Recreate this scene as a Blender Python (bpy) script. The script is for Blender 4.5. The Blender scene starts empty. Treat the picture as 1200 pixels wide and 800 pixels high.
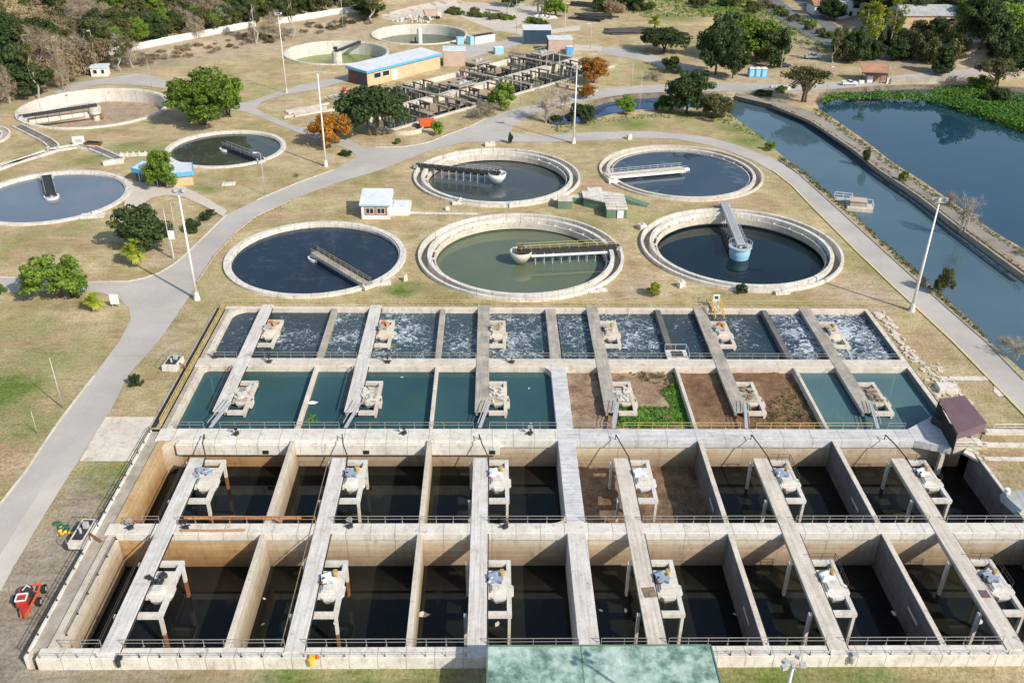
import bpy, bmesh, math, random
from mathutils import Vector, Matrix, geometry, noise
random.seed(7)
PI = math.pi
scn = bpy.context.scene
col = scn.collection
# ------------------------------------------------------------------ camera
H = 80.0
FPX = 1083.93
FWD = Vector((0.02095981, 0.86665374, -0.49846965)).normalized()
RGT = Vector((0.9997751, -0.01655735, 0.01325177)).normalized()
UPV = RGT.cross(FWD).normalized()
cam_d = bpy.data.cameras.new('camera'); cam = bpy.data.objects.new('camera', cam_d); col.objects.link(cam)
M = Matrix((RGT, UPV, -FWD)).transposed().to_4x4(); M.translation = Vector((0, 0, H))
cam.matrix_world = M
cam_d.sensor_fit = 'HORIZONTAL'; cam_d.sensor_width = 36; cam_d.lens = 36 * FPX / 1200
cam_d.clip_start = 1; cam_d.clip_end = 6000
scn.camera = cam

def ray(px, py):
    return FWD * FPX + RGT * (px - 600) - UPV * (py - 400)
def U(px, py, z=0.0):
    d = ray(px, py); t = (z - H) / d.z
    return Vector((d.x * t, d.y * t, z))

# ------------------------------------------------------------------ terrain
def sst(a, b, x):
    t = max(0, min(1, (x - a) / (b - a))); return t * t * (3 - 2 * t)
FA = U(115, 66); FB = U(419, 16)
fdir = (FB - FA).normalized(); fnor = Vector((-fdir.y, fdir.x, 0))
def terr(x, y):
    z = 0.0
    if y < 112: z = -1.75 * sst(112, 80, y)
    if x < -59 and y < 130: z *= 0.5
    if y > 300:
        d = (Vector((x, y, 0)) - FA).dot(fnor)
        if x < 20:
            w = sst(40, -40, x)
            if d > 3: z += w * min(26, (d - 3) * 0.2)
            z += w * 1.3 * sst(-16, -9, d)* (1 if d<3 else 1)
        d2 = y - (345 + 0.12 * (x - 150))
        if x > 150 and d2 > 0:
            z += sst(150, 185, x) * min(14, d2 * 0.13)
        # dry mound beside the road
        mx, my = MND
        q = ((x - mx) / 17) ** 2 + ((y - my) / 13) ** 2
        if q < 4: z += 8 * math.exp(-q * 1.6)
    if y > 360:
        z += 0.8 * noise.noise(Vector((x * .02, y * .02, 3))) * sst(360, 420, y)
    return z
_m = U(1145, 75); MND = (_m.x, _m.y)
def G(px, py, dz=0.0):
    """where the line of sight of a photo point meets the terrain"""
    d = ray(px, py); p = None
    t = (0 - H) / d.z
    z = 0.0
    for _ in range(40):
        t = (z - H) / d.z
        z = z + (terr(d.x * t, d.y * t) - z) * 0.5
    t = (z - H) / d.z
    return Vector((d.x * t, d.y * t, terr(d.x * t, d.y * t) + dz))

# ------------------------------------------------------------------ materials
def nodes(name):
    m = bpy.data.materials.new(name); m.use_nodes = True
    nt = m.node_tree; b = nt.nodes['Principled BSDF']
    return m, nt, b
def N(nt, t, **kw):
    n = nt.nodes.new(t)
    for k, v in kw.items():
        if k in n.inputs: n.inputs[k].default_value = v
        else: setattr(n, k, v)
    return n
def coords(nt, scale=(1, 1, 1), kind='Object', rot=0):
    tc = nt.nodes.new('ShaderNodeTexCoord'); mp = nt.nodes.new('ShaderNodeMapping')
    mp.inputs['Scale'].default_value = scale; mp.inputs['Rotation'].default_value = (0, 0, rot)
    nt.links.new(tc.outputs[kind], mp.inputs['Vector']); return mp.outputs[0]
def wcoords(nt, scale=(1, 1, 1)):
    g = nt.nodes.new('ShaderNodeNewGeometry'); mp = nt.nodes.new('ShaderNodeMapping')
    mp.inputs['Scale'].default_value = scale
    nt.links.new(g.outputs['Position'], mp.inputs['Vector']); return mp.outputs[0]
def noisen(nt, vec, scale, detail=6, rough=.6):
    n = N(nt, 'ShaderNodeTexNoise', Scale=scale, Detail=detail, Roughness=rough)
    nt.links.new(vec, n.inputs['Vector']); return n.outputs['Fac']
def ramp(nt, fac, stops):
    r = nt.nodes.new('ShaderNodeValToRGB'); e = r.color_ramp.elements
    while len(e) > len(stops): e.remove(e[-1])
    while len(e) < len(stops): e.new(0.5)
    for el, (p, c) in zip(e, stops):
        el.position = p; el.color = (*c, 1) if len(c) == 3 else c
    nt.links.new(fac, r.inputs[0]); return r.outputs[0]
def mix(nt, fac, a, b, mode='MIX'):
    m = nt.nodes.new('ShaderNodeMix'); m.data_type = 'RGBA'; m.blend_type = mode
    for i, v in ((6, a), (7, b)):
        if isinstance(v, tuple): m.inputs[i].default_value = (*v, 1)
        else: nt.links.new(v, m.inputs[i])
    if isinstance(fac, float): m.inputs[0].default_value = fac
    else: nt.links.new(fac, m.inputs[0])
    return m.outputs[2]
def mth(nt, op, a, b=None, clamp=False):
    m = nt.nodes.new('ShaderNodeMath'); m.operation = op; m.use_clamp = clamp
    for i, v in ((0, a), (1, b)):
        if v is None: continue
        if isinstance(v, (int, float)): m.inputs[i].default_value = v
        else: nt.links.new(v, m.inputs[i])
    return m.outputs[0]
def bump(nt, b, h, strength, dist):
    n = N(nt, 'ShaderNodeBump', Strength=strength, Distance=dist)
    nt.links.new(h, n.inputs['Height']); nt.links.new(n.outputs[0], b.inputs['Normal'])

def concrete(name, c1, c2, stain=(.2, .15, .1), amount=.5, scale=1.0, streak=None, rough=.9, tide=None, joint=None):
    m, nt, b = nodes(name)
    w = wcoords(nt)
    n1 = noisen(nt, w, .35 * scale, 6, .65); n2 = noisen(nt, w, 3.0 * scale, 5, .7)
    c = mix(nt, ramp(nt, n1, [(.35, (0, 0, 0)), (.65, (1, 1, 1))]), c1, c2)
    n3 = noisen(nt, wcoords(nt, (1, 1, .35)), 1.1 * scale, 8, .75)
    st = ramp(nt, n3, [(.52, (0, 0, 0)), (.72, (amount,) * 3)])
    c = mix(nt, st, c, stain)
    c = mix(nt, .35, c, ramp(nt, n2, [(.3, (.6, .59, .57)), (.6, (1, 1, 1))]), 'MULTIPLY')
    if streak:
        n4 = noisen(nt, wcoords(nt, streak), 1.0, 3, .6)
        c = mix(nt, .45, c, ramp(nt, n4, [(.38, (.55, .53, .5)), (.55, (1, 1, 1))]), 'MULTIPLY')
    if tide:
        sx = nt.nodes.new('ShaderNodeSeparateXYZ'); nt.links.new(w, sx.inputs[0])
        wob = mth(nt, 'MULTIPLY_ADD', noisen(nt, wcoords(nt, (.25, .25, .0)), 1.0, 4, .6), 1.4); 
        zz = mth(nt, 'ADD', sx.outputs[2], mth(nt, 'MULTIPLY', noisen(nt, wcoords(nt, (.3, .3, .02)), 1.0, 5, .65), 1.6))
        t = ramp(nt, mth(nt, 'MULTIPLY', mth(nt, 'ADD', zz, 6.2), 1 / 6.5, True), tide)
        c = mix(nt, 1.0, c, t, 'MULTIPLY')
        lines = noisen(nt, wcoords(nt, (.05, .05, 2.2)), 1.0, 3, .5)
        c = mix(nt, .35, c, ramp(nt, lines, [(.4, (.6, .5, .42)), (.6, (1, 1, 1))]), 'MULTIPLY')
    gr = ramp(nt, noisen(nt, wcoords(nt, (.5, .5, .5)), 1.0, 9, .78), [(.56, (0, 0, 0)), (.68, (.55, .55, .55))])
    c = mix(nt, gr, c, (.20, .17, .13), 'MIX')
    if joint:
        sj = nt.nodes.new('ShaderNodeSeparateXYZ'); nt.links.new(w, sj.inputs[0])
        fr = mth(nt, 'FRACT', mth(nt, 'DIVIDE', mth(nt, 'ADD', sj.outputs[0], mth(nt, 'MULTIPLY', n2, .12)), joint))
        lt = mth(nt, 'LESS_THAN', fr, .10 / joint)
        c = mix(nt, mth(nt, 'MULTIPLY', lt, .55), c, (.16, .13, .1))
    nt.links.new(c, b.inputs['Base Color']); b.inputs['Roughness'].default_value = rough
    bump(nt, b, n2, .35, .06)
    return m
def plain(name, c, rough=.6, metal=0.0, var=.25, scale=4.0):
    m, nt, b = nodes(name)
    n = noisen(nt, coords(nt), scale, 5, .7)
    lo = tuple(x * (1 - var) for x in c); hi = tuple(min(1, x * (1 + var)) for x in c)
    nt.links.new(ramp(nt, n, [(.3, lo), (.7, hi)]), b.inputs['Base Color'])
    b.inputs['Roughness'].default_value = rough; b.inputs['Metallic'].default_value = metal
    return m
def water(name, c, rough=.04, wave=.12, wscale=1.6, c2=None, dist=.03, film=None, mscale=.06, ior=1.33):
    m, nt, b = nodes(name)
    w = wcoords(nt)
    cc = ramp(nt, noisen(nt, w, mscale, 5, .6), [(.35, c), (.7, c2 or tuple(x * 1.5 for x in c))])
    if film:
        f = ramp(nt, noisen(nt, w, film[1], 7, .7), [(film[2], (0, 0, 0)), (film[3], (1, 1, 1))])
        cc = mix(nt, f, cc, film[0])
        r = nt.nodes.new('ShaderNodeMapRange'); nt.links.new(f, r.inputs[0]); r.inputs[3].default_value = rough; r.inputs[4].default_value = .5
        nt.links.new(r.outputs[0], b.inputs['Roughness'])
    else: b.inputs['Roughness'].default_value = rough
    nt.links.new(cc, b.inputs['Base Color'])
    b.inputs['IOR'].default_value = ior
    bump(nt, b, noisen(nt, w, wscale, 4, .6), wave, dist)
    return m

M_ = {}
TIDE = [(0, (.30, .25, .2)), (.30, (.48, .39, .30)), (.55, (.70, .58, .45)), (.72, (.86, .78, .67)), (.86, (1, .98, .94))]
M_['conc'] = concrete('pale_concrete', (.58, .51, .42), (.74, .67, .57), (.28, .21, .14), .75)
M_['conc_w'] = concrete('white_concrete', (.63, .58, .50), (.79, .75, .68), (.32, .26, .19), .8, joint=3.1)
M_['conc_dd'] = concrete('blackened_concrete', (.14, .12, .10), (.28, .25, .21), (.06, .05, .04), .6)
M_['conc_d'] = concrete('dirty_concrete', (.34, .29, .23), (.5, .45, .37), (.14, .11, .08), .6)
M_['conc_blue'] = concrete('grey_walkway', (.56, .56, .56), (.72, .71, .70), (.34, .30, .25), .7, streak=(.1, 2.2, 1), joint=4.3)
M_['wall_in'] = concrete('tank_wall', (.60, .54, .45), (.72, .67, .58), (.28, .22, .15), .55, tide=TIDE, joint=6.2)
M_['wall_shade'] = concrete('painted_shade_wall', (.13, .125, .125), (.21, .20, .19), (.07, .065, .06), .6, streak=(1, .05, 2.5))  # tank concrete for the right-hand walls, darkened to paint in their shade
M_['wall_rust'] = concrete('rust_stained_wall', (.55, .36, .17), (.66, .50, .30), (.35, .13, .04), .75, tide=TIDE)
M_['wall_pale'] = concrete('pale_tank_wall', (.64, .60, .53), (.76, .72, .65), (.40, .34, .27), .5, joint=5.0)
M_['deck'] = concrete('bridge_deck', (.62, .58, .53), (.76, .72, .67), (.34, .28, .22), .35, streak=(3.2, .12, 1))
M_['deck_w'] = concrete('cream_bridge_deck', (.60, .53, .45), (.74, .67, .58), (.34, .26, .19), .4, streak=(3.2, .12, 1))
M_['deck_d'] = concrete('worn_bridge_deck', (.32, .29, .25), (.55, .49, .41), (.16, .13, .1), .55, streak=(3.5, .15, 1))
M_['rust'] = plain('rusty_steel', (.26, .10, .035), .85, 0, .5, 6)
M_['steel_d'] = plain('dark_steel', (.035, .034, .033), .6, 0, .4)
M_['steel_m'] = plain('weathered_rail_steel', (.27, .26, .24), .6, .1, .2)
M_['steel_l'] = plain('galvanised_steel', (.52, .52, .51), .5, .2, .15)
M_['steel_w'] = plain('white_painted_steel', (.78, .78, .76), .5, 0, .08)
M_['rail_y'] = plain('yellow_painted_steel', (.50, .38, .12), .6, 0, .25)
M_['rail_o'] = plain('orange_rail', (.42, .21, .10), .6, 0, .35)
M_['orange'] = plain('orange_paint', (.68, .12, .03), .45, 0, .15)
M_['red'] = plain('red_paint', (.42, .045, .03), .5, 0, .2)
M_['black'] = plain('black_rubber', (.012, .012, .012), .8, 0, .3)
M_['motor_b'] = plain('blue_grey_motor', (.30, .36, .46), .5, 0, .35, 3)
M_['motor_y'] = plain('ochre_gearbox', (.42, .29, .10), .6, 0, .35, 5)
M_['blue_l'] = plain('sky_blue_paint', (.10, .42, .70), .5, 0, .12)
M_['blue_p'] = plain('pale_blue_paint', (.32, .58, .72), .5, 0, .12)
M_['blue_d'] = plain('dark_blue_paint', (.03, .06, .10), .5, 0, .2)
M_['roof_w'] = concrete('pale_metal_roof', (.66, .69, .73), (.74, .77, .81), (.5, .48, .46), .15, scale=.6, rough=.5)
M_['roof_g'] = concrete('grey_metal_roof', (.36, .37, .37), (.48, .49, .48), (.3, .2, .13), .45, scale=.5, streak=(2, .2, 1))
M_['roof_purple'] = concrete('purple_roof', (.145, .085, .105), (.18, .11, .125), (.1, .06, .06), .4, rough=.7)
M_['brick_o'] = concrete('ochre_brick', (.58, .42, .24), (.66, .50, .32), (.4, .22, .12), .4)
M_['brick_p'] = concrete('pink_brick', (.52, .38, .31), (.60, .46, .38), (.3, .2, .15), .35)
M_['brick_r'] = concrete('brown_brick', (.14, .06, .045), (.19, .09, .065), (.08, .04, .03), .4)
M_['wall_wh'] = concrete('white_wall', (.70, .69, .66), (.80, .79, .77), (.5, .45, .4), .25)
M_['glass'] = plain('dark_window', (.02, .025, .03), .1, 0, .2)
M_['green_wall'] = concrete('green_mossy_wall', (.10, .19, .13), (.16, .25, .17), (.07, .13, .06), .4)
M_['terra'] = concrete('terracotta_roof', (.32, .16, .10), (.44, .24, .15), (.18, .11, .08), .6)
M_['yellow'] = plain('bright_yellow', (.80, .50, .02), .5, 0, .15)
M_['tarp'] = plain('green_tarpaulin', (.03, .13, .08), .6, 0, .4)
M_['pile'] = plain('white_rubble', (.6, .57, .5), .9, 0, .25)
M_['debris'] = plain('brown_debris', (.22, .16, .10), .9, 0, .5, 2)
M_['bark_p'] = plain('pale_bark', (.42, .37, .30), .9, 0, .25)
M_['bark_d'] = plain('dark_bark', (.12, .085, .06), .95, 0, .35)

# weathered green roof in front
m, nt, b = nodes('verdigris_roof')
w = wcoords(nt)
a_ = ramp(nt, noisen(nt, w, .42, 9, .72), [(.36, (.09, .17, .13)), (.45, (.22, .34, .28)), (.54, (.42, .55, .48)), (.66, (.62, .72, .66))])
a_ = mix(nt, .5, a_, ramp(nt, noisen(nt, wcoords(nt, (1, .35, 1)), 1.6, 8, .75), [(.35, (.35, .42, .38)), (.65, (1, 1, 1))]), 'MULTIPLY')
nt.links.new(a_, b.inputs['Base Color']); b.inputs['Roughness'].default_value = .7
bump(nt, b, noisen(nt, w, 4, 5, .7), .3, .04)
M_['verdi'] = m

# froth on the aerated cells
def froth(name, base, lo, hi):
    m, nt, b = nodes(name)
    d = N(nt, 'ShaderNodeTexNoise', Scale=.5, Detail=3); w = wcoords(nt); nt.links.new(w, d.inputs['Vector'])
    v = nt.nodes.new('ShaderNodeVectorMath'); v.operation = 'MULTIPLY_ADD'
    nt.links.new(d.outputs['Color'], v.inputs[0]); v.inputs[1].default_value = (3, 3, 0); nt.links.new(w, v.inputs[2])
    mp = nt.nodes.new('ShaderNodeMapping'); mp.inputs['Scale'].default_value = (.75, .85, 1); nt.links.new(v.outputs[0], mp.inputs[0])
    f = N(nt, 'ShaderNodeTexNoise', Scale=1.5, Detail=5, Roughness=.62, Distortion=1.6); nt.links.new(mp.outputs[0], f.inputs['Vector'])
    big = noisen(nt, w, .16, 3, .5)
    oc = nt.nodes.new('ShaderNodeTexCoord'); ln = nt.nodes.new('ShaderNodeVectorMath'); ln.operation = 'LENGTH'; nt.links.new(oc.outputs['Object'], ln.inputs[0])
    fade = mth(nt, 'MULTIPLY', mth(nt, 'SUBTRACT', ln.outputs['Value'], 5.0), -.011)
    s = mth(nt, 'ADD', mth(nt, 'ADD', f.outputs['Fac'], fade), mth(nt, 'MULTIPLY', mth(nt, 'SUBTRACT', big, .5), .4))
    k = ramp(nt, s, [(lo, (0, 0, 0)), (hi, (1, 1, 1))])
    nt.links.new(mix(nt, k, base, (.62, .68, .72)), b.inputs['Base Color'])
    r = nt.nodes.new('ShaderNodeMapRange'); nt.links.new(k, r.inputs[0]); r.inputs[3].default_value = .12; r.inputs[4].default_value = .8
    nt.links.new(r.outputs[0], b.inputs['Roughness']); b.inputs['IOR'].default_value = 1.33
    bump(nt, b, f.outputs['Fac'], .8, .25)
    return m
W = {
 'froth': froth('frothing_water', (.035, .07, .09), .50, .66),
 'froth_s': froth('white_frothing_water', (.03, .05, .09), .44, .60),
 'froth_l': froth('faintly_frothing_water', (.025, .05, .07), .56, .76),
 'dark': water('black_water', (.008, .010, .010), .04, .05, 1.2, (.020, .020, .012), film=((.04, .038, .026), .16, .60, .78), mscale=.12),
 'navy': water('navy_water', (.010, .020, .032), .06, .10, 1.8, (.016, .03, .042)),
 'teal': water('teal_water', (.026, .072, .082), .05, .06, 1.0, (.042, .10, .105), film=((.035, .085, .055), .10, .53, .72)),
 'teal2': water('pale_teal_water', (.07, .135, .145), .05, .05, 1.0, (.095, .17, .18), film=((.10, .18, .17), .08, .52, .7)),
 't1': water('clarifier_dark_blue_water', (.012, .022, .036), .10, .25, 1.1, (.020, .032, .05), film=((.045, .06, .075), .35, .52, .75)),
 't2': water('clarifier_olive_water', (.045, .062, .07), .04, .05, 1.2, (.07, .085, .075), film=((.10, .10, .06), .10, .55, .75)),
 't3': water('clarifier_green_water', (.10, .135, .085), .04, .05, 1.0, (.135, .165, .105), film=((.13, .13, .05), .08, .55, .7)),
 't4': water('clarifier_blue_water', (.03, .055, .085), .06, .10, 1.0, (.05, .075, .10), film=((.10, .13, .16), .07, .56, .6)),
 't5': water('clarifier_black_water', (.004, .014, .02), .03, .05, 1.0, (.008, .02, .026), film=((.015, .03, .025), .1, .55, .8)),
 't6': water('clarifier_murky_water', (.05, .06, .045), .03, .04, 1.0, (.07, .08, .06), film=((.12, .13, .10), .25, .62, .8)),
 't7': water('clarifier_grey_water', (.13, .16, .20), .12, .15, 1.4, (.17, .20, .235)),
 'alg': water('algae_green_water', (.15, .19, .04), .15, .05, 1.0, (.22, .26, .06)),
 'alg2': water('dark_green_water', (.05, .08, .04), .1, .05, 1.0, (.07, .11, .05)),
 'canal': water('canal_water', (.062, .115, .15), .015, .04, .4, (.09, .145, .18), dist=.008, mscale=.03, ior=1.45),
 'lake': water('lake_water', (.016, .052, .088), .01, .03, .3, (.02, .06, .098), dist=.006, ior=1.6),
 'pond': water('pond_water', (.012, .05, .13), .02, .04, .5, dist=.01, ior=1.5),
}
def sludge(name, a, b_, c):
    m, nt, b = nodes(name); w = wcoords(nt)
    k = ramp(nt, noisen(nt, w, .35, 8, .75), [(.32, a), (.5, b_), (.68, c)])
    k = mix(nt, .75, k, ramp(nt, noisen(nt, w, 2.6, 8, .85), [(.38, (.3, .28, .25)), (.58, (1.0, 1.0, 1.0))]), 'MULTIPLY')
    nt.links.new(k, b.inputs['Base Color']); b.inputs['Roughness'].default_value = .95
    bump(nt, b, noisen(nt, w, 5, 6, .8), .8, .2); return m
M_['sludge'] = sludge('dried_brown_sludge', (.18, .10, .06), (.40, .27, .17), (.58, .44, .30))
M_['sludge_c'] = sludge('deep_brown_sludge', (.12, .07, .04), (.26, .17, .10), (.42, .30, .18))
M_['sludge_r'] = sludge('reddish_brown_sludge', (.13, .06, .03), (.27, .15, .08), (.40, .26, .13))
M_['sludge_d'] = sludge('dark_wet_sludge', (.03, .022, .016), (.11, .07, .04), (.24, .16, .09))
M_['sand'] = sludge('sandy_bed', (.34, .24, .15), (.5, .38, .26), (.58, .47, .35))

# the ground: dry grass, sand, green patches steered by a painted attribute
m, nt, b = nodes('dry_grass_ground')
w = wcoords(nt)
at = nt.nodes.new('ShaderNodeVertexColor'); at.layer_name = 'mask'
sp = nt.nodes.new('ShaderNodeSeparateColor'); nt.links.new(at.outputs[0], sp.inputs[0])
n_big = noisen(nt, w, .045, 7, .68); n_mid = noisen(nt, w, .22, 7, .72); n_fin = noisen(nt, w, 1.7, 7, .8)
n_str = noisen(nt, wcoords(nt, (.35, 1.4, 1)), .55, 6, .75)
c = ramp(nt, n_mid, [(.28, (.46, .35, .17)), (.44, (.67, .54, .31)), (.58, (.82, .67, .44)), (.75, (.86, .70, .50))])
gg = ramp(nt, mth(nt, 'ADD', mth(nt, 'MULTIPLY', n_big, .6), mth(nt, 'MULTIPLY', n_str, .4)), [(.46, (0, 0, 0)), (.57, (.8, .8, .8))])
c = mix(nt, gg, c, (.38, .375, .14))
sandy = ramp(nt, noisen(nt, wcoords(nt, (1, 1, 1)), .09, 6, .6), [(.50, (0, 0, 0)), (.60, (.85, .85, .85))])
c = mix(nt, sandy, c, (.70, .51, .34))
def edge(ch, gain=2.2):
    return mth(nt, 'MULTIPLY', mth(nt, 'SUBTRACT', mth(nt, 'ADD', sp.outputs[ch], mth(nt, 'MULTIPLY', mth(nt, 'SUBTRACT', n_mid, .5), .9)), .33), gain, True)
green = ramp(nt, n_fin, [(.35, (.13, .22, .045)), (.65, (.27, .34, .095))])
c = mix(nt, .8, c, ramp(nt, noisen(nt, w, .075, 8, .74), [(.36, (.68, .66, .60)), (.58, (1, 1, 1))]), 'MULTIPLY')
c = mix(nt, edge(0), c, green)
dirt = ramp(nt, n_mid, [(.3, (.34, .285, .225)), (.6, (.50, .43, .35))])
c = mix(nt, edge(1), c, dirt)
sand = ramp(nt, n_mid, [(.3, (.54, .40, .27)), (.6, (.72, .58, .42))])
c = mix(nt, edge(2), c, sand)
c = mix(nt, .75, c, ramp(nt, n_fin, [(.30, (.6, .59, .52)), (.56, (1, 1, 1))]), 'MULTIPLY')
c = mix(nt, .8, c, ramp(nt, n_str, [(.36, (.62, .60, .52)), (.54, (1, 1, 1))]), 'MULTIPLY')
c = mix(nt, .75, c, ramp(nt, noisen(nt, wcoords(nt, (1, .6, 1)), 3.6, 6, .85), [(.40, (.58, .57, .50)), (.53, (1, 1, 1)), (.64, (1.15, 1.13, 1.08))]), 'MULTIPLY')
nt.links.new(c, b.inputs['Base Color']); b.inputs['Roughness'].default_value = 1
b.inputs['Specular IOR Level'].default_value = .1
bump(nt, b, n_fin, .9, .35)
M_['ground'] = m
def roadmat(name, a, b2, stain):
    m, nt, b = nodes(name); w = wcoords(nt)
    k = ramp(nt, noisen(nt, w, .08, 6, .65), [(.35, a), (.65, b2)])
    k = mix(nt, ramp(nt, noisen(nt, w, .5, 8, .75), [(.55, (0, 0, 0)), (.75, (.6, .6, .6))]), k, stain)
    k = mix(nt, .4, k, ramp(nt, noisen(nt, w, 6, 4, .7), [(.3, (.6, .6, .6)), (.6, (1, 1, 1))]), 'MULTIPLY')
    nt.links.new(k, b.inputs['Base Color']); b.inputs['Roughness'].default_value = .9
    bump(nt, b, noisen(nt, w, 6, 4, .7), .3, .03); return m
M_['road'] = roadmat('bleached_road', (.43, .395, .355), (.53, .49, .445), (.44, .36, .28))
M_['path'] = roadmat('sandy_path', (.58, .50, .41), (.66, .58, .49), (.42, .33, .24))
M_['asph'] = roadmat('grey_asphalt', (.13, .13, .135), (.2, .2, .2), (.25, .22, .19))
M_['bank'] = sludge('rough_bank', (.10, .09, .07), (.22, .18, .13), (.36, .30, .22))
M_['bankc'] = concrete('stone_bank', (.30, .26, .21), (.42, .37, .30), (.13, .11, .08), .7)
M_['moss'] = sludge('green_growth', (.03, .10, .01), (.06, .20, .02), (.10, .30, .04))

def foliage(name, c1, c2, c3, var=.25):
    m, nt, b = nodes(name)
    oi = nt.nodes.new('ShaderNodeObjectInfo')
    n = noisen(nt, coords(nt), .55, 5, .7)
    n2 = noisen(nt, coords(nt), 2.8, 3, .7)
    s = mth(nt, 'ADD', mth(nt, 'MULTIPLY', n, .6), mth(nt, 'MULTIPLY', n2, .4))
    k = ramp(nt, s, [(.36, c1), (.5, c2), (.64, c3)])
    r = nt.nodes.new('ShaderNodeMapRange'); nt.links.new(oi.outputs['Random'], r.inputs[0]); r.inputs[3].default_value = 1 - var; r.inputs[4].default_value = 1 + var
    h = nt.nodes.new('ShaderNodeHueSaturation'); nt.links.new(r.outputs[0], h.inputs['Value']); nt.links.new(k, h.inputs['Color'])
    nt.links.new(h.outputs[0], b.inputs['Base Color']); b.inputs['Roughness'].default_value = .65
    b.inputs['Specular IOR Level'].default_value = .25
    # thin leaves let some light through
    tr = nt.nodes.new('ShaderNodeBsdfTranslucent'); nt.links.new(h.outputs[0], tr.inputs[0])
    ms = nt.nodes.new('ShaderNodeMixShader'); ms.inputs[0].default_value = .28
    out = nt.nodes['Material Output']
    nt.links.new(b.outputs[0], ms.inputs[1]); nt.links.new(tr.outputs[0], ms.inputs[2]); nt.links.new(ms.outputs[0], out.inputs[0])
    return m
F = {
 'green': foliage('mid_green_leaves', (.06, .115, .015), (.15, .245, .03), (.32, .44, .07)),
 'dark': foliage('dark_green_leaves', (.024, .045, .016), (.055, .09, .028), (.13, .175, .06)),
 'olive': foliage('olive_leaves', (.055, .065, .022), (.12, .13, .045), (.23, .22, .085)),
 'yellow': foliage('yellow_green_leaves', (.10, .14, .01), (.23, .27, .02), (.42, .42, .05)),
 'yellow2': foliage('yellow_green_palm_leaves', (.20, .25, .03), (.42, .46, .06), (.62, .60, .12)),
 'orange': foliage('orange_brown_leaves', (.14, .09, .02), (.42, .20, .03), (.70, .32, .05)),
 'dry': foliage('dry_brown_scrub', (.16, .11, .065), (.31, .235, .14), (.48, .39, .25)),
 'reed': foliage('bright_water_weed', (.04, .10, .015), (.10, .23, .03), (.24, .42, .06)),
 'grey': foliage('grey_dry_twigs', (.17, .14, .10), (.29, .25, .18), (.42, .37, .28)),
}

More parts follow.
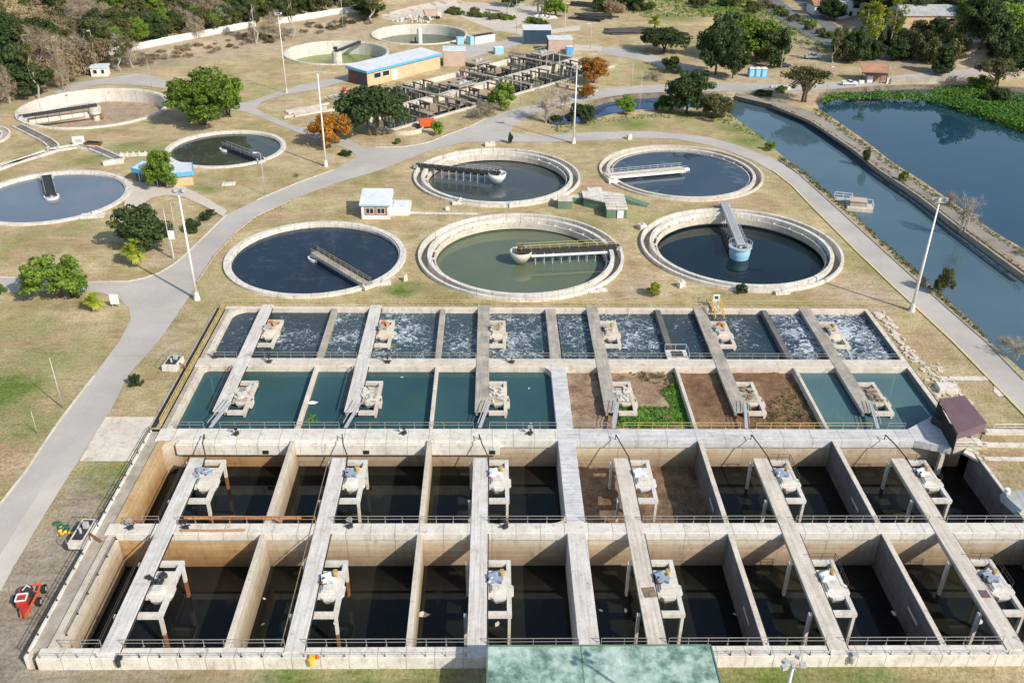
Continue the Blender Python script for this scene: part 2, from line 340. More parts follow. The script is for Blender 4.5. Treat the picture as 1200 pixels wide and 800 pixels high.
# ------------------------------------------------------------------ mesh helpers
class MB:
    def __init__(s): s.v = []; s.f = []
    def add(s, vs, fs):
        o = len(s.v); s.v += [tuple(v) for v in vs]; s.f += [tuple(i + o for i in f) for f in fs]; return s
    def box(s, c, d, rz=0.0, taper=1.0):
        x, y, z = (q / 2 for q in d); cs, sn = math.cos(rz), math.sin(rz); vs = []
        for k in (-1, 1):
            t = taper if k > 0 else 1
            for i, j in ((-1, -1), (1, -1), (1, 1), (-1, 1)):
                a, b = i * x * t, j * y * t
                vs.append((c[0] + a * cs - b * sn, c[1] + a * sn + b * cs, c[2] + k * z))
        return s.add(vs, [(3, 2, 1, 0), (4, 5, 6, 7), (0, 1, 5, 4), (1, 2, 6, 5), (2, 3, 7, 6), (3, 0, 4, 7)])
    def rng(s, x0, x1, y0, y1, z0, z1):
        return s.box(((x0 + x1) / 2, (y0 + y1) / 2, (z0 + z1) / 2), (abs(x1 - x0), abs(y1 - y0), abs(z1 - z0)))
    def tube(s, p, q, r, r2=None, n=6, caps=True):
        p = Vector(p); q = Vector(q); d = (q - p)
        if d.length < 1e-6: return s
        d.normalize(); a = d.orthogonal().normalized(); b = d.cross(a); r2 = r if r2 is None else r2
        vs = [p + (a * math.cos(2 * PI * i / n) + b * math.sin(2 * PI * i / n)) * r for i in range(n)]
        vs += [q + (a * math.cos(2 * PI * i / n) + b * math.sin(2 * PI * i / n)) * r2 for i in range(n)]
        fs = [(i, (i + 1) % n, n + (i + 1) % n, n + i) for i in range(n)]
        if caps: fs += [tuple(range(n - 1, -1, -1)), tuple(range(n, 2 * n))]
        return s.add(vs, fs)
    def path(s, pts, r, n=6):
        for a, b in zip(pts, pts[1:]): s.tube(a, b, r, n=n)
        return s
    def beam(s, p, q, w, h):
        p = Vector(p); q = Vector(q); d = (q - p).normalized()
        a = d.cross(Vector((0, 0, 1)));
        if a.length < 1e-3: a = Vector((1, 0, 0))
        a.normalize(); b = a.cross(d).normalized()
        vs = [o + a * (i * w / 2) + b * (j * h / 2) for o in (p, q) for i, j in ((-1, -1), (1, -1), (1, 1), (-1, 1))]
        return s.add(vs, [(3, 2, 1, 0), (4, 5, 6, 7), (0, 1, 5, 4), (1, 2, 6, 5), (2, 3, 7, 6), (3, 0, 4, 7)])
    def prism(s, poly, z0, z1, poly2=None):
        n = len(poly); poly2 = poly2 or poly
        vs = [(x, y, z0) for x, y in poly] + [(x, y, z1) for x, y in poly2]
        return s.add(vs, [(i, (i + 1) % n, n + (i + 1) % n, n + i) for i in range(n)] + [tuple(range(n - 1, -1, -1)), tuple(range(n, 2 * n))])
    def lathe(s, prof, n=96, c=(0, 0), closed=True):
        k = len(prof); vs = []
        for i in range(n):
            a = 2 * PI * i / n
            for r, z in prof: vs.append((c[0] + r * math.cos(a), c[1] + r * math.sin(a), z))
        fs = []
        for i in range(n):
            j = (i + 1) % n
            for t in range(k if closed else k - 1):
                u = (t + 1) % k
                fs.append((i * k + t, j * k + t, j * k + u, i * k + u))
        return s.add(vs, fs)
    def disc(s, r, z, n=96, c=(0, 0)):
        return s.add([(c[0] + r * math.cos(2 * PI * i / n), c[1] + r * math.sin(2 * PI * i / n), z) for i in range(n)], [tuple(range(n))])
    def blob(s, c, r, seed=0, sq=1.0):
        bm = bmesh.new(); bmesh.ops.create_icosphere(bm, subdivisions=2, radius=1)
        vs = [];
        for v in bm.verts:
            k = 1 + .35 * noise.noise(v.co * 1.7 + Vector((seed * 3.1, seed, 0)))
            vs.append((c[0] + v.co.x * r * k, c[1] + v.co.y * r * k, c[2] + v.co.z * r * k * sq))
        fs = [tuple(v.index for v in f.verts) for f in bm.faces]; bm.free()
        return s.add(vs, fs)
    def mesh(s, name, mat, smooth=False):
        me = bpy.data.meshes.new(name); me.from_pydata(s.v, [], s.f); me.update()
        if mat: me.materials.append(mat)
        if smooth: me.polygons.foreach_set('use_smooth', [True] * len(me.polygons))
        return me
    def build(s, name, mat, parent=None, smooth=False, bevel=0, label=None, kind=None):
        o = bpy.data.objects.new(name, s.mesh(name, mat, smooth)); col.objects.link(o)
        if parent: o.parent = parent
        if bevel:
            md = o.modifiers.new('bevel', 'BEVEL'); md.width = bevel; md.segments = 1; md.limit_method = 'ANGLE'
        if label: o['label'] = label
        if kind: o['kind'] = kind
        return o
def tag(o, label=None, cat=None, group=None, kind=None):
    for k, v in (('label', label), ('category', cat), ('group', group), ('kind', kind)):
        if v is not None: o[k] = v
    return o
def thing(name, loc=(0, 0, 0), rz=0.0, label=None, cat=None, group=None, s=1.0):
    o = bpy.data.objects.new(name, None); col.objects.link(o); o.location = loc; o.rotation_euler = (0, 0, rz)
    o.scale = (s, s, s) if isinstance(s, (int, float)) else s
    o.empty_display_size = .5
    return tag(o, label, cat, group)
KIDS = {}
def copy_tree(o, parent=None):
    c = o.copy(); col.objects.link(c); c.parent = parent
    for ch in KIDS.get(o.name, None) or [x for x in col.objects if x.parent == o]:
        copy_tree(ch, c)
    return c
def kids(o):
    ch = [x for x in col.objects if x.parent == o]; KIDS[o.name] = ch
    for x in ch: kids(x)
def dup(o, parent):
    c = o.copy(); col.objects.link(c); c.parent = parent; return c

def inpoly(x, y, P):
    r = False; n = len(P); j = n - 1
    for i in range(n):
        xi, yi = P[i]; xj, yj = P[j]
        if (yi > y) != (yj > y) and x < (xj - xi) * (y - yi) / (yj - yi) + xi: r = not r
        j = i
    return r
def cdt(loops, pts):
    vs = [Vector((x, y)) for x, y in pts]; es = []
    for L in loops:
        o = len(vs); vs += [Vector((x, y)) for x, y in L]; n = len(L)
        es += [(o + i, o + (i + 1) % n) for i in range(n)]
    r = geometry.delaunay_2d_cdt(vs, es, [], 0, 1e-4)
    return r[0], r[2]
def dens(P, step):
    out = []
    for (a, b), (c, d) in zip(P, P[1:] + P[:1]):
        n = max(1, int(math.hypot(c - a, d - b) / step))
        out += [(a + (c - a) * i / n, b + (d - b) * i / n) for i in range(n)]
    return out
def smoothpoly(P, it=2):
    for _ in range(it):
        Q = []
        for (a, b), (c, d) in zip(P, P[1:] + P[:1]):
            Q += [(a * .75 + c * .25, b * .75 + d * .25), (a * .25 + c * .75, b * .25 + d * .75)]
        P = Q
    return P
def drape(name, P, mat, dz=.06, step=4.0, kind='structure', z=None, holes=()):
    P = dens(P, step); xs = [p[0] for p in P]; ys = [p[1] for p in P]; pts = []
    if z is None:
        x = min(xs)
        while x < max(xs):
            y = min(ys)
            while y < max(ys):
                if inpoly(x, y, P) : pts.append((x + .01, y + .013))
                y += step
            x += step
    v, f = cdt([P] + list(holes), pts)
    mb = MB(); mb.v = [(q.x, q.y, (terr(q.x, q.y) + dz) if z is None else z) for q in v]
    for t in f:
        cx = sum(v[i].x for i in t) / len(t); cy = sum(v[i].y for i in t) / len(t)
        if inpoly(cx, cy, P) and not any(inpoly(cx, cy, h) for h in holes): mb.f.append(tuple(t))
    o = mb.build(name, mat, kind=kind); return o
def px(L, z=0.0): return [tuple(U(a, b, z)[:2]) for a, b in L]
def gx(L): return [tuple(G(a, b)[:2]) for a, b in L]
def strip(name, pts, w, mat, z0, z1, kind='structure', closed=False):
    """a low wall or kerb that follows a line of ground points"""
    pts = [Vector((p[0], p[1], 0)) for p in pts]; n = len(pts); mb = MB(); L = []; R = []
    for i, p in enumerate(pts):
        a = pts[i - 1] if (i or closed) else p; b = pts[(i + 1) % n] if (i < n - 1 or closed) else p
        t = (b - a).normalized(); q = Vector((-t.y, t.x, 0)) * (w / 2)
        L.append(p + q); R.append(p - q)
    for i in range(n if closed else n - 1):
        j = (i + 1) % n
        def zz(v, z): return (v.x, v.y, terr(v.x, v.y) + z)
        mb.add([zz(L[i], z0), zz(R[i], z0), zz(R[j], z0), zz(L[j], z0), zz(L[i], z1), zz(R[i], z1), zz(R[j], z1), zz(L[j], z1)],
               [(0, 1, 2, 3), (7, 6, 5, 4), (0, 4, 5, 1), (1, 5, 6, 2), (2, 6, 7, 3), (3, 7, 4, 0)])
    return mb.build(name, mat, kind=kind)
def circ(c, r, n=96): return [(c[0] + r * math.cos(2 * PI * i / n), c[1] + r * math.sin(2 * PI * i / n)) for i in range(n)]
# ================================================================== BASINS
YA0, YA1 = 133.3, 151.1; YB0, YB1 = 113.0, 130.7; YC0, YC1 = 92.0, 110.1; YD0, YD1 = 71.7, 90.0
XL, XR = -47.4, 69.3
WX = [-29.05, -9.2, None, 30.5, 50.35]
CW = (9.6, 12.1)
BX = [-42.6, -22.65, -2.72, 17.28, 37.25, 57.1]; BW = 2.15
ZA, ZB, ZC, ZD = -.95, -1.06, -4.96, -5.7
ORDR = ['first', 'second', 'third', 'fourth', 'fifth', 'sixth', 'seventh', 'eighth', 'ninth', 'tenth']
ORD = ['first', 'second', 'third', 'fourth', 'fifth', 'sixth']
def fillet(mb, x, y, sx, sy, r, z0, z1):
    """concave rounded inner corner; (sx,sy) points into the tank"""
    P = [(x, y)]
    for i in range(9):
        a = PI / 2 * i / 8
        P.append((x + sx * r * (1 - math.sin(a)), y + sy * r * (1 - math.cos(a))))
    if sx * sy > 0: P = P[::-1]
    mb.prism(P, z0, z1)
up = thing('aeration_basin', (0, 0, 0), label='upper concrete basin block with foaming and teal cells, beside the lawn of round tanks', cat='concrete basin')
lo = thing('settling_basin', (0, 0, 0), label='lower deep concrete basin block with almost black water, nearest the viewer', cat='concrete basin')
def wall(parent, x0, x1, y0, y1, z0, z1, mat, name='outer_wall', bevel=.04):
    return MB().rng(x0, x1, y0, y1, z0, z1).build(name, mat, parent, bevel=bevel)
# upper block
wall(up, -49.2, 70.1, YA1, 152.0, -7, 0, M_['conc'])
wall(up, -49.0, XL - .85, 113.0, YA1 - .003, -7, -.12, M_['conc_d'], 'side_walkway'); wall(up, XL - .847, XL, 113.0, YA1 - .003, -7, -.02, M_['conc'])
wall(up, XR, 70.1, 113.0, YA1 - .003, -7, -.1, M_['wall_shade']); wall(up, XR - .03, 70.1, 113.0, YA1 - .003, -.097, .01, M_['conc'], 'coping')
wall(up, -49.0, 70.1, YB1 + .25, YA0, -7, -1.25, M_['wall_in'], 'cross_wall')
wall(up, -49.0, 70.0, YB1, YA0, -1.25, .02, M_['conc'], 'walkway')
for i, x in enumerate(WX):
    if x is None: continue
    wall(up, x - .5, x + .5, YA0 + .003, YA1 - .003, -7, -.01, M_['conc_d'] if i < 3 else M_['wall_shade'], 'dividing_wall')
    wall(up, x - .27, x + .27, YB0 + .003, YB1 - .003, -7, 0, M_['conc'], 'dividing_wall')
wall(up, CW[0] + .1, CW[1] - .5, YA0 + .003, YA1 - .003, -7, .03, M_['deck_d'], 'causeway')
wall(up, CW[0], CW[1], YB0 + .003, YB1 - .003, -7, .03, M_['conc_blue'], 'causeway')
for fa in ((CW[0], YB1, -1, -1, 2.0, -2.5, .012), (XL, YA1, 1, -1, 2.6, -2.5, -.03), (XL, YB1, 1, -1, .8, -2.5, .005)):
    mb = MB(); fillet(mb, *fa); mb.build('corner_fillet', M_['conc'], up)
# lower block
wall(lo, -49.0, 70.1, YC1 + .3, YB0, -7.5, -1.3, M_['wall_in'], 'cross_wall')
wall(lo, -49.0, 9.6, YC1, YB0, -1.3, .02, M_['conc_w'], 'walkway')
wall(lo, 9.6, 62.4, YC1, YB0, -1.3, .04, M_['conc_blue'], 'walkway')
MB().prism([(62.4, 110.1), (67.5, 108.2), (71.0, 108.6), (71.0, 114.0), (67.6, 116.5), (62.4, 113.0)], -1.2, .05).build('walkway', M_['conc_blue'], lo, bevel=.04)
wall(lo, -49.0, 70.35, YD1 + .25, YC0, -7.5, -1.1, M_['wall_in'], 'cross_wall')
wall(lo, -49.0, 70.35, YD1, YC0, -1.1, .02, M_['conc_w'], 'walkway')
wall(lo, -49.2, 70.4, 70.2, YD0, -7.5, 0, M_['conc_w'], 'front_wall')
wall(lo, -48.5, XL, YD0 + .003, YD1 - .003, -7.5, 0, M_['wall_in'], 'outer_wall')
wall(lo, -48.5, XL, YC0 + .003, YC1 - .003, -7.5, 0, M_['wall_rust'], 'outer_wall')
wall(lo, -50.2, -48.503, 71.72, 112.6, -4, -.25, M_['conc_d'], 'side_walkway')
wall(lo, -50.55, -50.203, 70.4, 112.6, -4, .0, M_['conc_w'], 'side_kerb')
wall(lo, 69.9, 70.35, YC0 + .003, 108.0, -7.5, -.1, M_['wall_shade'], 'outer_wall'); wall(lo, 69.88, 70.4, YC0 + .003, 108.0, -.097, .05, M_['conc'], 'coping')
wall(lo, 69.9, 70.35, YD0 + .003, YD1 - .003, -7.5, -.1, M_['wall_shade'], 'outer_wall'); wall(lo, 69.88, 70.4, YD0 + .003, YD1 - .003, -.097, .05, M_['conc'], 'coping')
for (y0, y1, zw) in ((YC0, YC1, 0), (YD0, YD1, 0)):
    for i, x in enumerate(WX):
        if x is None: continue
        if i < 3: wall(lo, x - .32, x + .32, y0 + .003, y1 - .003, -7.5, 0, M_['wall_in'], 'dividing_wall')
        else:
            wall(lo, x - .32, x + .32, y0 + .003, y1 - .003, -7.5, -.12, M_['wall_shade'], 'dividing_wall')
            wall(lo, x - .34, x + .34, y0 + .003, y1 - .003, -.117, .01, M_['conc'], 'coping')
            wall(lo, x - .39, x - .325, y0 + (y1 - y0) * .28, y0 + (y1 - y0) * .44, -2.6, -2.2, M_['conc_w'], 'overflow_slot')
wall(lo, CW[0], CW[1], YC0 + .003, YC1 - .003, -7.5, .045, M_['conc_blue'], 'causeway')
wall(lo, CW[0], CW[1] - .1, YD0 + .003, YD1 - .003, -7.5, .045, M_['deck'], 'causeway')
# rust washed rear wall of the first bay (a thin lining standing proud)
for y, zz in ((YC1, -1.3), (YD1, -1.1)):
    wall(lo, XL + .01, WX[0] - .33, y + .2, y + .32, -7.4, zz - .01, M_['wall_rust'], 'stained_lining', 0)
for fa in ((CW[0], YC0, -1, 1, 1.8, -7, .01), (CW[1], YC0, 1, 1, .6, -7, .01), (XL, YC1, 1, -1, 2.0, -7, .005), (XL, YD0, 1, 1, .8, -7, -.004)):
    mb = MB(); fillet(mb, *fa); mb.build('corner_fillet', M_['wall_in'], lo)
# effluent launder under the walkway of the first three bays
mb = MB()
for x0, x1 in ((XL + 1.5, WX[0] - .33), (WX[0] + .33, WX[1] - .33), (WX[1] + .33, 1.1)):
    mb.rng(x0, x1, 109.35, YC1 + .1, -2.15, -.35)
mb.build('launder', M_['conc_w'], lo, bevel=.05)
for x in (-33.0, -18.4, .0): MB().rng(x - .45, x + .45, 109.3, 109.4, -1.95, -1.3).build('outlet_opening', M_['black'], lo)
# joints and cracks drawn as slim grooves in the front face

def cellwater(x0, x1, y0, y1, z, mat, name='water', origin=None):
    cx, cy = origin if origin else ((x0 + x1) / 2, (y0 + y1) / 2)
    o = MB().add([(x0 - cx, y0 - cy, 0), (x1 - cx, y0 - cy, 0), (x1 - cx, y1 - cy, 0), (x0 - cx, y1 - cy, 0)], [(0, 1, 2, 3)]).build(name, mat, kind='structure')
    o.location = (cx, cy, z); return o
EX = [XL, WX[0], WX[1], CW[0] + .2, WX[3], WX[4], XR]
for i in range(6):
    x0 = EX[i] + (.1 if i else -.3); x1 = EX[i + 1]
    if i == 3: x0 = CW[1] - .2
    a = W['froth_l'] if i == 0 else W['froth_s'] if i == 5 else W['froth']
    if i == 4:  # half calm, half foam
        cellwater(x0, x1, YA0 - .2, YA1 + .2, ZA, W['froth_l'], origin=(BX[i] + 4, 142.3))
    else:
        cellwater(x0, x1, YA0 - .2, YA1 + .2, ZA, a, origin=(BX[i] + 4, 142.3))
    if i in (3, 4):
        mb = MB(); nx, ny = 40, 36
        for b_ in range(ny + 1):
            for a_ in range(nx + 1):
                x = x0 - .3 + (x1 - x0 + .5) * a_ / nx; y = YB0 - .2 + (YB1 - YB0 + .6) * b_ / ny
                mb.v.append((x, y, -1.15 + .28 * noise.fractal(Vector((x * .5, y * .5, i)), 1, 2, 4)))
        for b_ in range(ny):
            for a_ in range(nx):
                k = b_ * (nx + 1) + a_; mb.f.append((k, k + 1, k + nx + 2, k + nx + 1))
        mb.build('sludge', M_['sludge'] if i == 3 else M_['sludge_r'], kind='structure', smooth=True)
    else:
        cellwater(x0, x1, YB0 - .2, YB1 + .4, ZB, W['teal2'] if i == 5 else W['teal'])
    if i == 3:
        mb = MB(); nx, ny = 40, 36
        for b_ in range(ny + 1):
            for a_ in range(nx + 1):
                x = x0 - .3 + (x1 - x0 + .5) * a_ / nx; y = YC0 - .2 + (YC1 - YC0 + .6) * b_ / ny
                mb.v.append((x, y, -5.1 + .4 * noise.fractal(Vector((x * .4, y * .4, i)), 1, 2, 4)))
        for b_ in range(ny):
            for a_ in range(nx):
                k = b_ * (nx + 1) + a_; mb.f.append((k, k + 1, k + nx + 2, k + nx + 1))
        mb.build('sludge', M_['sludge_c'], kind='structure', smooth=True)
    else:
        cellwater(x0, x1 + (.7 if i == 5 else 0), YC0 - .2, YC1 + .6, ZC, W['dark'])
    cellwater(x0, x1 + (.7 if i == 5 else 0), YD0 - .2, YD1 + .6, ZD, W['dark'])
# ------------------------------------------------ bridges
for r, (y0, y1) in enumerate(((117.5, 152.3), (70.9, 105.7))):
    for i, x in enumerate(BX):
        ap = ('weathered brown-grey' if i in (2, 3, 4, 5) else 'pale grey') if r == 0 else ('whitish' if i < 3 else 'cream')
        t = thing('walkway_bridge', (x, y0, 0), 0, f"{ap} walkway bridge over the {'foaming and teal' if r == 0 else 'black-water'} cells, {ORD[i]} from the left", 'bridge', 'long bridges across the basins')
        L = y1 - y0
        mat = (M_['deck'] if i in (0, 1) else M_['deck_d']) if r == 0 else (M_['deck'] if i < 3 else M_['deck_w'])
        MB().rng(0, BW, 0, L, -.22, .1 + .03 * r).build('deck', mat, t, bevel=.03)
        mb = MB().rng(.15, .5, 0.1, L - .1, -.75, -.223).rng(BW - .5, BW - .15, .1, L - .1, -.75, -.223)
        mb.build('girder', M_['conc_d'], t)
        if r == 1 or i in (0, 1):
            MB().rng(BW + .04, BW + .16, .2, L - 1.0, -.12, .0).build('cable_tray', M_['steel_d'], t)
        if r == 0 and i == 1 or r == 0 and i == 0:
            mb = MB().path([(-.55, .6, .1), (-.55, 13, .1)], .06).path([(-.15, .6, .35), (-.15, 13, .35)], .05)
            mb.build('side_pipe', M_['steel_d'], t)
        if r == 1 and i in (0, 1):
            mb = MB().path([(-.5, 1, .05), (-.5, L - 1, .05)], .06)
            if i == 0: mb.path([(-.9, 1, -.25), (-.9, L - 1, -.25)], .06)
            mb.build('side_pipe', M_['debris'] if i else M_['steel_d'], t)
# sloping pipe handrails that tie the bridge ends to the middle walkway
for i, x in enumerate(BX):
    t = thing('access_pipe', (x + BW, 105.7, 0), 0, f'dark bent pipe at the far end of a lower bridge, {ORD[i]} from the left', 'pipe', 'dark bent pipes at the bridge ends')
    MB().path([(0.1, -2.5, .1), (.05, 0, .25), (-.9, 2.2, 1.0), (-1.35, 4.6, .9)], .09).build('pipe', M_['steel_d'], t)
    MB().tube((-1.35, 4.6, 0.02), (-1.35, 4.6, .9), .07).tube((.05, -.1, .1), (.05, 0, .25), .07).build('post', M_['steel_d'], t)
    t = thing('gangway', (x + BW - .3, 117.5, 0), 0, f"pale sloping gangway at the near end of an upper bridge, {ORD[i]} from the left", 'gangway', 'gangways at the ends of the upper bridges')
    MB().beam((.3, 2.2, .1), (-1.0, -4.4, .12), .5, .08).build('plank', M_['steel_l'], t)
    MB().path([(.0, 2.2, 1.0), (-1.3, -4.4, 1.0)], .06).path([(.6, 2.2, 1.0), (-.7, -4.4, 1.0)], .06).build('handrail', M_['steel_l'], t)
# ------------------------------------------------ aerator platforms
M_['conc_pl'] = concrete('platform_concrete', (.60, .56, .49), (.74, .71, .65), (.32, .25, .18), .65, scale=1.6)
def platform_meshes():
    P = {}
    f = MB(); f.rng(0, 2.3, 3.85, 4.5, -.6, -.06).rng(0, 2.3, -4.5, -3.85, -.6, -.06)
    f.rng(2.3, 2.85, -4.5, 4.5, -.6, -.04)
    P['frame'] = f
    P['hopper'] = None
    def octo(r, cx=1.45, cy=-.15): return [(cx + r * .98 * math.cos(PI / 8 + PI / 4 * k), cy + r * .9 * math.sin(PI / 8 + PI / 4 * k)) for k in range(8)]
    s = MB(); s.prism(octo(1.3, 1.5, -.5), -1.2, -.42, octo(1.8, 1.5, -.5)); s.prism(octo(1.8, 1.5, -.5), -.418, -.1)
    P['deck'] = s
    d = MB(); d.rng(.02, 2.29, -1.6, 2.6, -.5, .0)
    P['plate'] = d
    P['gear'] = MB().box((1.25, -.5, .12), (1.7, 1.3, .22)).box((1.25, -.5, .3), (1.3, .95, .18))
    P['motor'] = MB().box((.75, 1.0, .34), (1.1, 1.1, .55), .2).box((1.45, .75, .27), (.8, .7, .5), -.35).tube((.5, 1.5, .35), (1.2, 1.75, .4), .28, n=10)
    P['gearbox'] = MB().tube((1.75, 1.65, 0), (1.75, 1.65, .75), .3, .24, n=10).tube((1.75, 1.65, .75), (1.75, 1.65, .95), .36, .3, n=10)
    P['fan'] = MB().tube((.15, .2, .3), (.55, .9, .55), .2, n=8).box((.3, 1.2, .3), (.35, .5, .5), .5).path([(.2, .4, .1), (.5, -.2, .5), (.9, .3, .2)], .06)
    P['rail'] = MB().path([(2.95, -.5, 1.0), (2.95, 4.4, 1.0), (.1, 4.4, 1.0)], .04).path([(2.95, -.5, .5), (2.95, 4.4, .5), (.1, 4.4, .5)], .04)
    for q in ((2.95, -.5), (2.95, 2), (2.95, 4.4), (1.3, 4.4)): P['rail'].tube((*q, -.06), (*q, 1.0), .04)
    return P
PM = platform_meshes()
cache = {}
def pmesh(k, mat):
    if (k, mat.name) not in cache: cache[(k, mat.name)] = PM[k].mesh('aerator_' + k, mat)
    return cache[(k, mat.name)]
def part(name, me, parent, loc=(0, 0, 0), rz=0, label=None):
    o = bpy.data.objects.new(name, me); col.objects.link(o); o.parent = parent; o.location = loc; o.rotation_euler = (0, 0, rz)
    if label: o['label'] = label
    return o
leg_c = {}
def legmesh(z, rust):
    if (z, rust) not in leg_c:
        top = MB().box((0, 0, z * .24 - .3), (.34, .5, -z * .48)); 
        low = MB().box((0, 0, z * .74 - .3), (.32, .46, -z * .52))
        leg_c[(z, rust)] = (top.mesh('leg_top', M_['conc_w']), low.mesh('leg_low', M_['rust'] if rust else M_['conc']))
    return leg_c[(z, rust)]
rows = [('top row of foaming cells', 142.3, ZA - .3, 0), ('second row of cells', 121.8, ZB - .3, 1), ('third row of deep cells', 101.0, ZC - .3, 2), ('front row of deep cells', 80.8, ZD - .3, 3)]
rnd = random.Random(3)
for rn, yc, zb, r in rows:
    for i, x in enumerate(BX):
        conc = M_['conc'] if r < 2 else M_['conc_pl']
        if r == 0: det = 'orange motor cover' if i in (0, 1, 4) else 'grey gear case'
        elif r == 1: det = 'rubble on its deck'
        else:
            det = 'tangled drive parts' if i == 0 else ('motor and ochre gearbox' if (r, i) != (2, 3) else 'bare white motor base')
        t = thing('aerator_platform', (x + BW + .03, yc, 0), 0, f'aerator platform with {det}, {rn}, {ORD[i]} from left', 'aerator platform', 'aerator platforms beside the bridges')
        part('frame', pmesh('frame', conc), t)
        part('deck', pmesh('deck', conc), t)
        part('deck_plate', pmesh('plate', conc if r != 1 else M_['conc_d']), t)
        for lx, ly in ((2.58, -4.2), (2.58, 4.2), (-2.5, -4.2), (-2.5, 4.2)):
            a, b = legmesh(zb, i == 0 or (r == 3 and i == 1))
            if r < 2 and lx < 0: continue
            l = part('leg', a, t, (lx, ly, 0)); part('leg_foot', b, l)
        if r == 1:
            mb = MB(); q = random.Random(i)
            for k in range(14): mb.box((q.uniform(.2, 2.1), q.uniform(-1.4, 2.3), q.uniform(.05, .25)), (q.uniform(.3, 1.6), q.uniform(.15, .5), q.uniform(.06, .2)), q.uniform(0, 3))
            mb.build('rubble', M_['pile'] if i in (0, 1, 2, 3) else M_['debris'], t)
            MB().rng(2.86, 3.25, -2.2, -.6, -.9, -.1).build('spout', M_['conc'], t)
        else:
            part('base_plate', pmesh('gear', conc), t)
            if (r, i) == (3, 0) or (r, i) == (2, 0):
                mb = MB(); q = random.Random(r)
                for k in range(12): mb.box((q.uniform(-.5, 1.7), q.uniform(.2, 1.7), q.uniform(.1, .6)), (q.uniform(.2, .9), q.uniform(.15, .4), q.uniform(.1, .4)), q.uniform(0, 3))
                mb.build('drive', M_['steel_d'] if r == 3 else M_['motor_b'], t)
            elif (r, i) != (2, 3):
                part('motor', pmesh('motor', [M_['motor_b'], M_['steel_w'], M_['motor_b']][(i + r) % 3] if r else M_['conc_d']), t)
                part('fan_housing', pmesh('fan', M_['steel_d'] if i % 2 else M_['steel_l']), t)
                part('gearbox', pmesh('gearbox', M_['motor_y']), t)
            else: part('motor', pmesh('motor', M_['steel_w']), t)
            if r == 0 and i in (0, 1, 4): MB().tube((1.1, 2.3, .1), (1.1, 2.3, .8), .5, .42, n=12).box((1.6, 2.4, .35), (.7, .4, .5)).build('motor_cover', M_['orange'], t)
        if (i >= 4 and r >= 2) or (r == 2 and i == 5): part('rail', pmesh('rail', M_['steel_d']), t)
# ------------------------------------------------ guard rails
post_me = {}
def guard_rail(p, q, mat, label, group=None, h=1.05, step=2.3, low=.55, z=0.0, rr=.045):
    p = Vector((*p[:2], z)); q = Vector((*q[:2], z)); L = (q - p).length
    t = thing('guard_rail', p, math.atan2(q.y - p.y, q.x - p.x), label, 'railing', group)
    MB().tube((0, 0, h), (L, 0, h), rr, n=5).build('top_rail', mat, t)
    MB().tube((0, 0, low), (L, 0, low), rr * .85, n=5).build('middle_rail', mat, t)
    if (mat.name, h) not in post_me: post_me[(mat.name, h)] = MB().tube((0, 0, 0), (0, 0, h), .045, n=5).box((0, 0, .03), (.2, .2, .06)).mesh('rail_post', mat)
    n = max(1, round(L / step))
    for k in range(n + 1): part('post', post_me[(mat.name, h)], t, (L * k / n, 0, 0))
    return t
def gaps(breaks, x0, x1):
    e = [x0] + [v for b in breaks for v in b] + [x1]
    return [(e[k], e[k + 1]) for k in range(0, len(e), 2) if e[k + 1] - e[k] > 1.5]
BR = [(x - .1, x + BW + .15) for x in BX]
def cuts(x0, x1, cw=True):
    b = [q for q in BR if q[0] > x0 and q[1] < x1]
    if cw: b.append(CW)
    return gaps(sorted(b), x0, x1)
for nm, y, mat, x0, x1, side in (('front wall walkway', 71.85, 'steel_m', XL + .4, 72, 'inner'), ('walkway between the two deep rows', 92.15, 'steel_m', XL + .5, 69.6, 'far'),
                  ('middle walkway', 113.15, 'steel_m', XL + .5, 62, 'far'), ('walkway below the foaming cells', 133.45, 'steel_m', XL + .6, 69, 'far')):
    for k, (a, b) in enumerate(cuts(x0, x1)):
        mt = M_[mat]
        if y == 92.15 and k == 1: mt = M_['rail_o']
        if y == 113.15 and k in (5, 6, 7) : mt = M_['rail_y'] if k < 7 else mt
        guard_rail((a, y), (b, y), mt, f"two-bar railing on the {nm}, {ORDR[k]} run from the left", 'railings on the basin walkways')
for k, (a, b) in enumerate(cuts(-48.8, 73)):
    guard_rail((a, 70.4), (b, 70.4), M_['steel_d'] if k % 2 else M_['steel_m'], f'low thin railing on the outer edge of the front wall, {ORDR[k]} from the left', 'low railings on the front wall', h=.6, low=.3, rr=.025, step=2.2)
guard_rail((-48.7, 152.6), (70, 152.6), M_['rail_y'], 'long rusty-yellow railing between the lawn and the foaming cells', step=2.4, h=1.1)
guard_rail((-50.3, 71), (-50.3, 112), M_['steel_d'], 'dark railing along the left side of the deep basin', step=2.6, h=1.0)
guard_rail((-49.35, 114), (-49.35, 151), M_['rail_y'], 'yellow railing along the left side of the upper basin', step=2.6, h=1.0, rr=.07)
guard_rail((-47.1, 73.5), (-47.1, 89), M_['steel_d'], 'black handrail on the left rim of the front-left deep cell', step=3, h=.5, low=.25)
# raised cream lips at the walkway edge of the deep rows
drain = MB()
# trench that runs outside the left wall, and the slope beside it
strip('trench', [(-50.15, 113.2), (-50.15, 130), (-50.15, 151)], .75, M_['steel_d'], -.3, .03)
strip('kerb', [(-50.65, 113.2), (-50.65, 130), (-50.65, 151)], .18, M_['conc_d'], -.3, .16)
